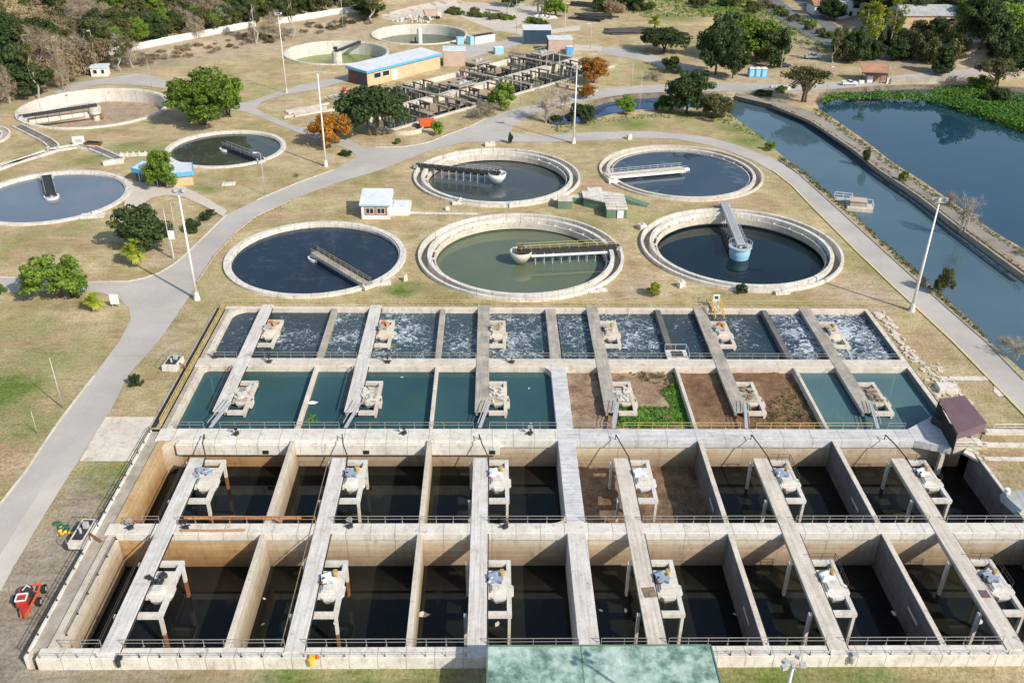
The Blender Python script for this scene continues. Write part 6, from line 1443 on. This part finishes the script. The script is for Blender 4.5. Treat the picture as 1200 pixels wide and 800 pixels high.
def proto(name, mat, bark, h, cr, base, ncl, nlf, size, seed, shape='round', clr=.32, multi=1, sparse=False, trunk_r=.28):
    q = random.Random(seed); mb = MB(); tb = MB(); cl = []
    ch = (h - base) / 2; cz = base + ch
    lobes = []
    for k in range(7):
        a = 2 * PI * k / 7 + q.uniform(-.4, .4); e = [-.9, .3, -.6, .8, -.8, .5, -.3][k] + q.uniform(-.25, .25); m_ = q.uniform(.75, 1.15) * (.62 if e < 0 else .5)
        lobes.append((cr * m_ * math.cos(a), cr * m_ * math.sin(a), cz + ch * .62 * math.sin(e), q.uniform(.34, .5)))
    lobes.append((0, 0, cz + ch * .35, .5))
    for k in range(ncl):
        if shape == 'round':
            lb = lobes[k % len(lobes)]; a = q.uniform(0, 2 * PI); z = q.uniform(-.9, 1); s_ = math.sqrt(max(0, 1 - z * z)); m = q.uniform(.6, 1) * lb[3]
            cl.append((lb[0] + cr * m * s_ * math.cos(a), lb[1] + cr * m * s_ * math.sin(a), max(base * .8, lb[2] + ch * m * z * .95))); continue
        z = q.uniform(-1, 1) ; a = q.uniform(0, 2 * PI); s = math.sqrt(max(0, 1 - z * z)); m = q.uniform(.45, .95) if q.random() < .8 else q.uniform(0, .5)
        if shape == 'flat': zz = base + (h - base) * (.55 + .4 * q.random()) - .35 * (m * s) ** 2 * (h - base) ; X = m * 1.05
        elif shape == 'cone': zz = cz + z * ch * .9; X = (1.05 - (zz - base) / (h - base)) * q.uniform(.4, 1.0); s = 1; m = X
        elif shape == 'tall': zz = cz + z * ch * .95; X = m
        else: zz = cz + z * ch * .8 * (1 if z > 0 else .75); X = m
        cl.append((X * s * math.cos(a) * cr * .82, X * s * math.sin(a) * cr * .82, zz))
    for c in cl: leaf_quads(mb, c, cr * clr * q.uniform(.6, 1.15), nlf, size, q, .7)
    for t in range(multi):
        off = (q.uniform(-.5, .5) * (multi > 1), q.uniform(-.5, .5) * (multi > 1)); top = (q.uniform(-.1, .1) * cr + off[0] * 2, q.uniform(-.1, .1) * cr + off[1] * 2, base + (h - base) * .55)
        limb(tb, (off[0], off[1], -.3), top, trunk_r, trunk_r * .4, q, 4)
        fork = Vector((off[0], off[1], -.3)).lerp(Vector(top), .55)
        for c in q.sample(cl, min(len(cl), 9 if not sparse else 22)): limb(tb, fork.lerp(Vector(top), q.uniform(-.2, .8)), c, trunk_r * .42, trunk_r * .1, q, 3)
        if sparse:
            for c in cl:
                for _ in range(3): e = Vector(c) + Vector((q.uniform(-1, 1), q.uniform(-1, 1), q.uniform(-.2, 1))) * cr * .25; tb.tube(c, e, trunk_r * .12, .02, 3, False)
    rr = sorted(math.hypot(v_[0], v_[1]) for v_ in mb.v)[int(len(mb.v) * .97)]; hh = max(v_[2] for v_ in mb.v) * .98; cr = rr; h = hh
    r = thing(name); c_ = mb.build('crown', F[mat], r); t_ = tb.build('trunk', M_[bark], r)
    return dict(root=r, kids=[c_, t_], used=False, h=h, cr=cr, name=name)
PT = {
 'green': proto('broadleaf_tree', 'green', 'bark_d', 9, 5, 1.0, 75, 110, .27, 1, clr=.25, multi=2),
 'green2': proto('broadleaf_tree', 'green', 'bark_d', 9, 5, .7, 80, 105, .27, 12, clr=.26, multi=2),
 'dark': proto('dark_tree', 'dark', 'bark_d', 10, 5, .5, 95, 105, .28, 2, clr=.27),
 'dark2': proto('dark_tree', 'dark', 'bark_d', 9, 6, .4, 95, 100, .32, 21, clr=.25, multi=2),
 'flat': proto('spreading_tree', 'dark', 'bark_d', 7, 6.5, .9, 95, 100, .30, 3, 'flat', clr=.22, multi=3),
 'acacia': proto('acacia_tree', 'olive', 'bark_d', 8, 6, 3.2, 46, 60, .24, 4, 'flat', clr=.2, multi=2, sparse=True),
 'yellow': proto('yellow_shrub', 'yellow', 'bark_d', 4, 2, .5, 20, 80, .22, 5, clr=.36),
 'orange': proto('autumn_tree', 'orange', 'bark_d', 8, 4.5, .8, 70, 110, .22, 6, clr=.26),
 'olive': proto('olive_tree', 'olive', 'bark_d', 8, 5, .5, 75, 95, .26, 7, clr=.25),
 'dry': proto('dry_tree', 'dry', 'bark_p', 8, 5, .4, 60, 42, .17, 8, clr=.30, sparse=True, multi=3, trunk_r=.18),
 'grey': proto('dry_bush', 'grey', 'bark_p', 5, 5, .1, 40, 60, .16, 9, clr=.28, sparse=True, multi=4, trunk_r=.12),
 'bare': proto('bare_tree', 'grey', 'bark_p', 9, 5, 1.8, 34, 14, .14, 10, clr=.25, sparse=True, multi=4, trunk_r=.2),
 'gum': proto('gum_tree', 'olive', 'bark_p', 18, 4.2, 9, 34, 60, .28, 11, 'tall', clr=.28, trunk_r=.36),
 'gum2': proto('gum_tree', 'yellow', 'bark_p', 17, 4.2, 6, 38, 60, .28, 13, 'tall', clr=.28, trunk_r=.34),
 'bush': proto('round_bush', 'dark', 'bark_d', 2.6, 1.7, .05, 22, 110, .15, 14, clr=.40, trunk_r=.1),
 'gbush': proto('round_bush', 'green', 'bark_d', 2.8, 1.8, .1, 22, 110, .16, 15, clr=.40, trunk_r=.1),
 'scrub': proto('scrub_bush', 'olive', 'bark_d', 3.5, 3.2, .1, 34, 60, .24, 16, clr=.32, trunk_r=.1),
 'dscrub': proto('dry_scrub_bush', 'dry', 'bark_d', 3.2, 3.2, .1, 36, 50, .2, 17, clr=.32, trunk_r=.1),
 'conif': proto('dense_tree', 'dark', 'bark_d', 9, 3.4, .8, 60, 100, .26, 18, 'cone', clr=.28),
 'palm': None,
}
# young palm like shrub: fans of strap leaves
q = random.Random(33); mb = MB()
for k in range(70):
    a = q.uniform(0, 6.28); el = q.uniform(-.3, 1.4); L = q.uniform(1.1, 1.9); b0 = Vector((0, 0, 1.3 + q.uniform(-.2, .6)))
    for s_ in range(-3, 4):
        d = Vector((math.cos(a + s_ * .16) * math.cos(el), math.sin(a + s_ * .16) * math.cos(el), math.sin(el)))
        e = b0 + d * L - Vector((0, 0, .3)); w_ = d.cross(Vector((0, 0, 1))).normalized() * .09; m_ = b0 + d * L * .6
        o = len(mb.v); mb.v += [tuple(b0 + d * .3), tuple(m_ - w_), tuple(e), tuple(m_ + w_)]; mb.f.append((o, o + 1, o + 2, o + 3))
r = thing('fan_palm'); PT['palm'] = dict(root=r, kids=[mb.build('crown', F['yellow2'], r), MB().tube((0, 0, -.2), (0, 0, 1.6), .22, .16, n=8).build('trunk', M_['bark_d'], r)], used=False, h=3.3, cr=1.7, name='fan_palm')
def mpp(p): return (Vector(p) - Vector((0, 0, H))).dot(FWD) / FPX
tq = random.Random(77)
def tree(kind, bx, by, w, h, label, group=None, at=None, cat='tree'):
    P = PT[kind]; p = at or G(bx, by); m_ = mpp(p)
    d = Vector(p) - Vector((0, 0, H)); dep = math.atan2(-d.z, math.hypot(d.x, d.y)); off = math.radians(29.9) - 0
    sw = w * m_ / (2 * P['cr']); sh = max(.2, (h * m_ - .35 * w * m_ * math.sin(dep)) / math.cos(dep)) / P['h']
    if not P['used']: r = P['root']; P['used'] = True
    else:
        r = P['root'].copy(); col.objects.link(r)
        for k in P['kids']: c = k.copy(); col.objects.link(c); c.parent = r
    r.location = p; r.rotation_euler = (0, 0, tq.uniform(0, 6.28)); r.scale = (sw, sw, sh)
    for k in ('label', 'category', 'group'):
        if k in r: del r[k]
    return tag(r, label, cat, group)
T_ = [  # kind, base x, y, width, height, label
 ('green2', 240, 146, 76, 66, 'big rounded bright green tree beside the drained tank'), ('green', 268, 136, 44, 52, 'right-hand half of the big green clump, leaning over the grey yard'),
 ('orange', 387, 171, 50, 42, 'orange-brown tree behind the white mast'), ('flat', 437, 158, 82, 62, 'dark spreading tree in front of the channels'), ('gbush', 512, 158, 16, 18, 'round green bush beside the orange skip'),
 ('gbush', 466, 169, 9, 8, 'tiny green bush at the road edge below the curved wall'), ('green', 588, 127, 32, 33, 'round green tree at the near edge of the channels'), ('grey', 568, 136, 36, 20, 'greyish dry thicket left of the round green tree'), ('grey', 556, 139, 22, 12, 'small grey dry bush at the channel edge'),
 ('orange', 695, 97, 36, 31, 'orange autumn tree at the right end of the channels'), ('orange', 687, 116, 19, 18, 'small thin orange tree by the road, below the larger orange one'), ('bare', 640, 143, 46, 44, 'leafless grey tree beside the small blue pond'), ('bare', 660, 128, 30, 26, 'leafless small tree right behind the other leafless one'),
 ('dark2', 681, 143, 32, 24, 'dark round bush at the left end of the blue pond'), ('bush', 652, 142, 18, 9, 'low dark reeds on the left pond shore'), ('green2', 733, 133, 24, 22, 'bright green bush on the near shore of the pond'), ('dark', 804, 132, 56, 54, 'large dark tree at the right end of the pond'), ('dark2', 779, 131, 26, 20, 'low dark bush left under the large pond tree'),
 ('olive', 838, 139, 40, 32, 'olive bush at the head of the canal'), ('dark2', 786, 85, 24, 20, 'small dark tree in the shade above the road'), ('flat', 777, 62, 54, 32, 'flat-topped dark tree standing alone on the dry lawn'), ('grey', 766, 93, 26, 12, 'dry grey brush below the small dark tree'),
 ('dark', 838, 88, 50, 74, 'left one of the huge dark trees behind the blue toilets'), ('green2', 870, 70, 74, 58, 'tall middle one of the huge trees behind the blue toilets'), ('dark2', 902, 75, 50, 46, 'right low one of the huge dark trees behind the blue toilets'), ('dark', 858, 92, 36, 50, 'front dark tree directly left of the blue toilets'), ('green2', 893, 58, 50, 36, 'light green rear tree in the huge dark clump'),
 ('gbush', 902, 176, 14, 11, 'round bush on the canal side of the path above the black-water clarifier'), ('acacia', 943, 119, 58, 44, 'wide thin acacia at the corner of canal and lake'), ('dark', 1000, 74, 34, 42, 'dark green tree left of the tall gums'), ('dark2', 1018, 70, 26, 26, 'dark shrub tree at the foot of the gums'),
 ('gum', 976, 74, 15, 40, 'slender pale-stemmed tree left of the dark tree'), ('gum2', 1020, 70, 24, 64, 'tall yellow-green gum, left one of three near the gatehouse'), ('gum2', 1042, 62, 24, 62, 'tall yellow-green gum, right one of three near the gatehouse'), ('gum2', 1013, 45, 24, 42, 'tall yellow-green gum, farthest of three near the gatehouse'),
 ('conif', 1103, 86, 30, 34, 'dark shaggy tree standing at the foot of the dry mound'), ('scrub', 1066, 62, 44, 30, 'pale scrub bush below the grey-roofed house'), ('olive', 1078, 48, 34, 26, 'olive bush left in front of the grey-roofed house'), ('dark', 1099, 52, 26, 32, 'dark bush right in front of the grey-roofed house'), ('dark2', 1045, 60, 26, 30, 'dark tree between the gums and the grey-roofed house'),
 ('scrub', 1085, 70, 40, 22, 'low scrub on the slope above the road bend'), ('dark', 1145, 66, 56, 66, 'large dark tree right of the dry mound'), ('green2', 1165, 48, 50, 46, 'leafy green tree beside the right-edge houses'), ('dark', 1188, 84, 40, 40, 'dark tree by the small white house at the right edge'), ('acacia', 1163, 106, 50, 40, 'wide twisted tree on the far lake shore at the right'),
 ('dark2', 1176, 30, 44, 36, 'dark green tree near the top right corner'), ('olive', 1120, 24, 30, 30, 'olive tree between the grey roof and the ochre house'), ('dark', 1060, 10, 44, 30, 'dark tree behind the grey-roofed house, left'), ('olive', 1010, 12, 44, 34, 'olive tree right behind the white two-storey house'), ('dark', 1035, 22, 34, 34, 'dark tree left of the grey-roofed house'),
 ('green2', 1150, 104, 34, 16, 'green bush cluster under the twisted lake-shore tree'), ('dark2', 1168, 118, 30, 18, 'dark shrub on the green weed mat at the lake'),
 ('green', 1058, 212, 12, 13, 'small bright bush on the dyke nearest the middle'), ('bush', 1014, 189, 11, 18, 'narrow bush on the dyke, upper one'), ('bare', 1127, 272, 34, 46, 'leafless tree growing on the dyke'), ('grey', 1112, 240, 20, 18, 'brownish bare bush on the dyke above the leafless tree'), ('grey', 1196, 298, 18, 10, 'dry tuft on the dyke near the right edge'),
 ('olive', 1103, 345, 22, 36, 'slim willow-like bush on the canal bank behind the mast'), ('bare', 1190, 420, 34, 28, 'bare shrub on the canal bank at the right edge'), ('grey', 1178, 405, 26, 14, 'grey brush on the bank at the right edge'), ('grey', 1080, 335, 14, 14, 'dry tuft by the canal road, just past the mast'),
 ('green', 68, 349, 70, 58, 'bright green tree casting its shadow on the side road'), ('dark2', 88, 348, 14, 12, 'low dark bush under the bright green tree'), ('palm', 112, 364, 26, 26, 'small yellow-green palm by the white information board'), ('dark', 172, 293, 66, 60, 'broad olive-dark tree above the road junction'), ('palm', 159, 312, 30, 36, 'yellow fan palm in front of the olive-dark tree'),
 ('bush', 225, 271, 23, 18, 'round dark bush by the main road, nearer one'), ('bush', 241, 258, 17, 12, 'flat dark bush by the main road, farther one'), ('bush', 247, 252, 13, 9, 'smallest dark bush by the end of the sandy path'), ('gbush', 1, 345, 16, 14, 'green bush cut by the left edge at the side road'), ('green', 190, 219, 40, 46, 'round tree in front of the pump house'), ('bush', 160, 452, 16, 18, 'lone dark round bush at the road edge'),
 ('yellow', 767, 346, 20, 18, 'small yellow-green sapling on the lawn in front of the black-water clarifier'), ('bush', 869, 343, 16, 14, 'dark low bush beside the little meter box'), ('bush', 598, 168, 7, 14, 'tiny dark palm tuft on the road above the olive-blue clarifier'), ('dscrub', 347, 207 - 0, 7, 5, 'tiny dry bush beside the main road'), ('dark2', 405, 182, 16, 7, 'flat dark shrub at the foot of the orange-brown tree'),
 ('gbush', 915, 108, 14, 8, 'small green shrub on the strip between road and canal'), ('dark2', 895, 112, 24, 8, 'low dark reeds along the canal head'), ('green', 650, 20 + 0, 30, 26, 'young green tree beside the white sacks'), ('bare', 632, 16, 36, 26, 'leafless shrubby tree next to the white sacks'), ('dark', 600, 8, 28, 24, 'dark tree at the top edge left of the sacks'),
 ('gum', 531 + 65, 16, 16, 26, 'pale-stemmed thin tree near the top middle'), ('palm', 767, 35, 20, 18, 'feathery pale palm by the black pipe stacks'), ('gum', 437, 28, 26, 36, 'pale-stemmed tree behind the farthest tank'), ('dark', 432, 20, 40, 26, 'dark tree at the right end of the fence')]
for k, bx, by, w, h, lab in T_: tree(k, bx, by, w, h, lab, cat='bush' if k in ('bush', 'gbush', 'scrub', 'dscrub', 'grey', 'yellow') or 'bush' in lab else 'tree')
# left grove and wooded hill
HG = {'dark': 'dark green tree on the wooded hill behind the white fence', 'green2': 'mid green tree on the wooded hill behind the white fence', 'olive': 'olive-brown tree on the wooded hill behind the white fence', 'dry': 'dry brown tree on the wooded hill behind the white fence', 'scrub': 'low olive bush on the wooded hill behind the white fence', 'dscrub': 'low brown bush on the wooded hill behind the white fence', 'dark2': 'dark spreading tree on the wooded hill behind the white fence'}
q = random.Random(19)
def hill(kinds, n, x0, x1, fy0, fy1, w0, w1, labels=HG, gname='trees on the wooded hill', hr=(.75, 1.05)):
    for _ in range(n):
        k = q.choice(kinds); x = q.uniform(x0, x1); y = q.uniform(fy0(x), fy1(x)); w = q.uniform(w0, w1) * (.75 + y / 160)
        tree(k, x, y, w, w * q.uniform(*hr), labels[k], gname + ': ' + k.replace('2', ''), cat='tree' if 'scrub' not in k else 'bush')
fence = lambda x: 66 - (x - 113) * .184 if x > 110 else 70
hill(['dark', 'green2', 'olive', 'olive', 'dark2', 'dry'], 60, 108, 430, lambda x: fence(x) - 18, lambda x: fence(x) - 2.5, 18, 36)
hill(['dark', 'olive', 'dry', 'dry', 'scrub', 'green2', 'dry', 'olive'], 46, -30, 300, lambda x: -6, lambda x: max(0, fence(x) - 20), 18, 36)
hill(['scrub', 'dscrub', 'dscrub', 'dscrub'], 70, -30, 330, lambda x: -8, lambda x: fence(x) - 8, 16, 32, hr=(.5, .8))
HL = {'dry': 'dry brown tree in the grove at the left edge', 'dscrub': 'low brown bush in the grove at the left edge', 'olive': 'olive tree in the grove at the left edge', 'dark': 'dark tree in the grove at the left edge'}
hill(['dry', 'dry', 'dscrub', 'dry'], 16, 40, 150, lambda x: 72, lambda x: 98 - max(0, x - 80) * .3, 26, 44, HL, 'grove at the left edge')
hill(['dark', 'olive', 'dark'], 7, -20, 34, lambda x: 80, lambda x: 112, 34, 50, HL, 'grove at the left edge')
hill(['olive', 'dry', 'dark'], 8, -20, 60, lambda x: 55, lambda x: 75, 34, 50, HL, 'grove at the left edge')
for a, w, h in (((45, 116), 20, 62), ((75, 106), 22, 48), ((12, 122), 24, 50), ((113, 80), 12, 36), ((142, 84), 16, 34), ((156, 80), 14, 46)):
    tree('gum' if w < 22 else 'dry', a[0], a[1], w, h, 'tall thin pale-trunked tree between the grey yard and the left grove', 'thin pale-trunked trees by the grey yard')
for a, w, h in (((300, 51), 22, 52), ((321, 48), 30, 36), ((343, 45), 20, 50), ((230, 45), 26, 30), ((297, 50), 14, 24)):
    tree('gum' if h > 40 else 'dry', a[0], a[1], w, h, 'pale-stemmed tree on the bank in front of the white fence', 'pale-stemmed trees in front of the white fence')
BR_ = {'dscrub': 'low dry brush on the earth bank in front of the white fence', 'scrub': 'low green brush on the earth bank in front of the white fence', 'grey': 'grey dry thicket on the earth bank in front of the white fence'}
hill(['dscrub', 'dscrub', 'scrub', 'grey'], 80, 140, 445, lambda x: fence(x) + 8, lambda x: fence(x) + 22, 6, 14, BR_, 'brush on the bank', (.3, .5))
BT = {'green2': 'green tree along the top edge of the picture', 'dark': 'dark tree along the top edge of the picture', 'scrub': 'green bush along the top edge of the picture', 'dscrub': 'dry bush along the top edge of the picture', 'dark2': 'dark spreading tree along the top edge of the picture', 'olive': 'olive tree along the top edge of the picture'}
hill(['scrub', 'green2', 'dark2', 'dscrub', 'scrub'], 34, 700, 900, lambda x: -8, lambda x: 16, 18, 34, BT, 'vegetation along the top edge', (.5, .8))
hill(['scrub', 'gbush', 'scrub'], 30, 520, 640, lambda x: 10 + (x - 520) * .14, lambda x: 16 + (x - 520) * .14, 9, 15, {**BT, 'gbush': 'small green bush in the hedge below the farthest dirt track', 'scrub': 'olive bush in the hedge below the farthest dirt track'}, 'hedge below the farthest track', (.5, .7))
hill(['dark', 'olive', 'green2'], 10, 440, 700, lambda x: -10, lambda x: 0, 20, 34, BT, 'vegetation along the top edge', (.6, .8))
hill(['dark', 'dark2', 'olive', 'green2', 'dark'], 52, 970, 1230, lambda x: -10, lambda x: 48 if x > 1120 else 26, 26, 46, {k: v.replace('on the wooded hill behind the white fence', 'among the houses at the upper right') for k, v in HG.items()}, 'trees among the houses')
hill(['scrub', 'dark2', 'scrub', 'dark'], 26, 985, 1125, lambda x: 52, lambda x: 74, 18, 32, {k: v.replace('on the wooded hill behind the white fence', 'on the shaded slope above the gatehouse') for k, v in HG.items()}, 'growth on the shaded slope')
hill(['scrub', 'gbush'], 26, 900, 985, lambda x: 4 + (x - 900) * .5, lambda x: 12 + (x - 900) * .5, 8, 14, {'scrub': 'low green bush along the sunken side road', 'gbush': 'small round bush along the sunken side road'}, 'bushes along the side road', (.5, .7))
hill(['dark', 'dark2'], 8, 1172, 1240, lambda x: 60, lambda x: 84, 26, 40, {k: v.replace('on the wooded hill behind the white fence', 'on the slope at the right edge above the road') for k, v in HG.items()}, 'trees on the right slope')
for P in list(PT.values()):
    if not P['used']:
        for k in P['kids']: bpy.data.objects.remove(k)
        bpy.data.objects.remove(P['root'])
# ---------------- uncountable growth
def scatter(name, poly, n, size, mat, label, seed, hgt=.8, z=None, dens_n=0):
    P = gx(poly) if z is None else px(poly, z); q = random.Random(seed); mb = MB(); xs = [p[0] for p in P]; ys = [p[1] for p in P]; k = 0; tries = 0
    while k < n and tries < n * 12:
        tries += 1; x, y = q.uniform(min(xs), max(xs)), q.uniform(min(ys), max(ys))
        if not inpoly(x, y, P): continue
        k += 1; f_ = .5 + noise.noise(Vector((x * .12, y * .12, seed))) ; zz = (terr(x, y) if z is None else z)
        leaf_quads(mb, (x, y, zz + hgt * max(.1, f_) * .6), hgt * (.4 + max(0, f_)), 7, size, q, .8, .8)
    o = mb.build(name, F[mat]); return tag(o, label, 'plants', kind='stuff')
scatter('water_weed', [(960, 121), (966, 113), (1000, 110), (1040, 109), (1070, 109), (1090, 112), (1100, 103), (1150, 103), (1200, 113), (1330, 132), (1330, 176), (1200, 151), (1165, 139), (1135, 129), (1105, 121), (1080, 117), (1050, 116), (1010, 115), (985, 117)], 3600, .36, 'reed', 'bright green water weed covering the far shore of the lake', 4, 1.1)
scatter('water_weed', [(1105, 124), (1140, 122), (1200, 130), (1330, 150), (1330, 184), (1200, 156), (1160, 143), (1130, 133)], 1800, .36, 'reed', 'flat light green weed mat floating on the lake at the right', 6, .5, z=ZW)
wd_poly = [(726, 489), (724, 479), (745, 477), (788, 476), (778, 466), (776, 457), (792, 449), (788, 436), (793, 436), (803, 468), (808, 498), (760, 500), (728, 500)]
scatter('weed_patch', wd_poly, 1500, .16, 'reed', 'bright green weeds spreading over the dry sludge of a teal-row cell', 7, .32, z=-1.05)
scatter('weed_patch', [(735, 436), (780, 434), (790, 445), (780, 452), (760, 448)], 90, .12, 'olive', 'thin olive growth at the back of the weedy sludge cell', 8, .15, z=-1.0)
scatter('weed_patch', [(905, 470), (935, 445), (966, 498), (880, 499), (890, 480)], 380, .12, 'olive', 'thin olive growth in the front right corner of the second sludge cell', 21, .14, z=-1.05)
scatter('algae', [(358, 494), (360, 484), (374, 486), (372, 494)], 40, .14, 'reed', 'green algae in the corner of the second teal cell', 9, .08, z=ZB)
scatter('algae', [(515, 498), (516, 493), (528, 494), (528, 498)], 30, .14, 'reed', 'green algae at the rail in the third teal cell', 10, .08, z=ZB)
scatter('hill_scrub', [(-60, 74), (-60, -12), (200, -12), (440, -14), (420, 6), (320, 20), (240, 34), (160, 50), (110, 58), (60, 66)], 4200, .34, 'dry', 'low brown undergrowth covering the wooded hill', 11, 1.3)
scatter('hill_scrub', [(-60, 60), (0, -12), (440, -14), (420, 8), (320, 20), (240, 34), (110, 58)], 1300, .42, 'olive', 'low olive undergrowth scattered on the wooded hill', 12, 1.3)
scatter('hedge_growth', [(700, 4), (900, -10), (905, 8), (930, 30), (985, 62), (960, 64), (905, 40), (860, 20), (760, 22)], 1500, .4, 'green', 'rough green growth between the pipes and the side road', 13, .8)
scatter('canal_fringe', [(912, 190), (940, 205), (1000, 257), (1060, 311), (1110, 358), (1160, 404), (1163, 400), (1112, 354), (1062, 306), (1002, 252), (942, 200), (914, 184)], 420, .2, 'olive', 'thin olive grass fringe on the canal bank beside the road', 14, .35)
scatter('dyke_fringe', [(905, 121), (950, 139), (1000, 172), (1078, 227), (1130, 268), (1206, 319), (1204, 322), (1127, 271), (1076, 230), (998, 175), (948, 142), (903, 124)], 420, .2, 'dry', 'dry grass along the canal side of the dyke', 25, .35)
scatter('dyke_fringe', [(958, 126), (990, 150), (1055, 198), (1114, 238), (1180, 283), (1215, 300), (1215, 304), (1178, 287), (1110, 242), (1050, 202), (984, 154), (952, 131)], 600, .2, 'olive', 'olive grass fringe along the lake side of the dyke', 15, .4)
scatter('pond_fringe', [(640, 152), (655, 146), (700, 139), (770, 133), (850, 131), (900, 165), (880, 160), (840, 141), (770, 138), (700, 144), (660, 156)], 420, .22, 'green', 'green grass fringe on the near shore of the pond', 16, .35)

for i, (x, y, w_) in enumerate(((791, 494 + 0, .35), (733, 469 + 246 - 0, .4), (704, 715, .3), (1149, 728, .6), (861, 719, .3), (872, 731, .3), (1047, 718, .5), (495, 720, .9), (583, 731, .5), (310, 701, .3), (308, 731, .3), (392, 730, .3), (366, 472, .9), (150 + 470, 455, .3), (622, 496, .25), (1014, 468, .5), (1017, 482, .5), (471, 442, .3))):
    z_ = ZD if y > 630 else ZB
    p = U(x, y, z_ + .03); t = thing('floating_debris', p, i * 1.3, f"small pale scrap floating on the {'black water of the front row' if y > 630 else 'teal water of the second row'}", 'debris', 'scraps floating on the ' + ('black water' if y > 630 else 'teal water'))
    MB().add([(-w_, -w_ * .4, 0), (w_ * .2, -w_ * .6, .05), (w_, w_ * .1, .02), (w_ * .3, w_ * .5, .06), (-w_ * .5, w_ * .3, 0)], [(0, 1, 2, 3, 4)]).build('scrap', M_['pile'] if i % 3 else M_['steel_w'], t)

# ================================================================== LIGHT
SUN_EL = math.radians(37); sdir = Vector((.735, -.678, 0)).normalized()
wd = bpy.data.worlds.new('World'); scn.world = wd; wd.use_nodes = True; nt = wd.node_tree
sky = nt.nodes.new('ShaderNodeTexSky'); sky.sky_type = 'NISHITA'; sky.sun_disc = False; sky.sun_elevation = SUN_EL
sky.sun_rotation = math.atan2(sdir.x, sdir.y); sky.air_density = 1.2; sky.dust_density = 1.2; sky.altitude = 100
nt.links.new(sky.outputs[0], nt.nodes['Background'].inputs[0]); nt.nodes['Background'].inputs[1].default_value = .15
sl = bpy.data.lights.new('sun', 'SUN'); sl.energy = 4.7; sl.angle = math.radians(.55); sl.color = (1, .93, .82)
so = bpy.data.objects.new('sun', sl); col.objects.link(so)
L3 = Vector((sdir.x * math.cos(SUN_EL), sdir.y * math.cos(SUN_EL), math.sin(SUN_EL)))
so.rotation_euler = L3.to_track_quat('Z', 'Y').to_euler(); so.location = (60, 0, 120)
scn.view_settings.view_transform = 'Standard'; scn.view_settings.look = 'None'; scn.view_settings.exposure = 0; scn.view_settings.gamma = 1
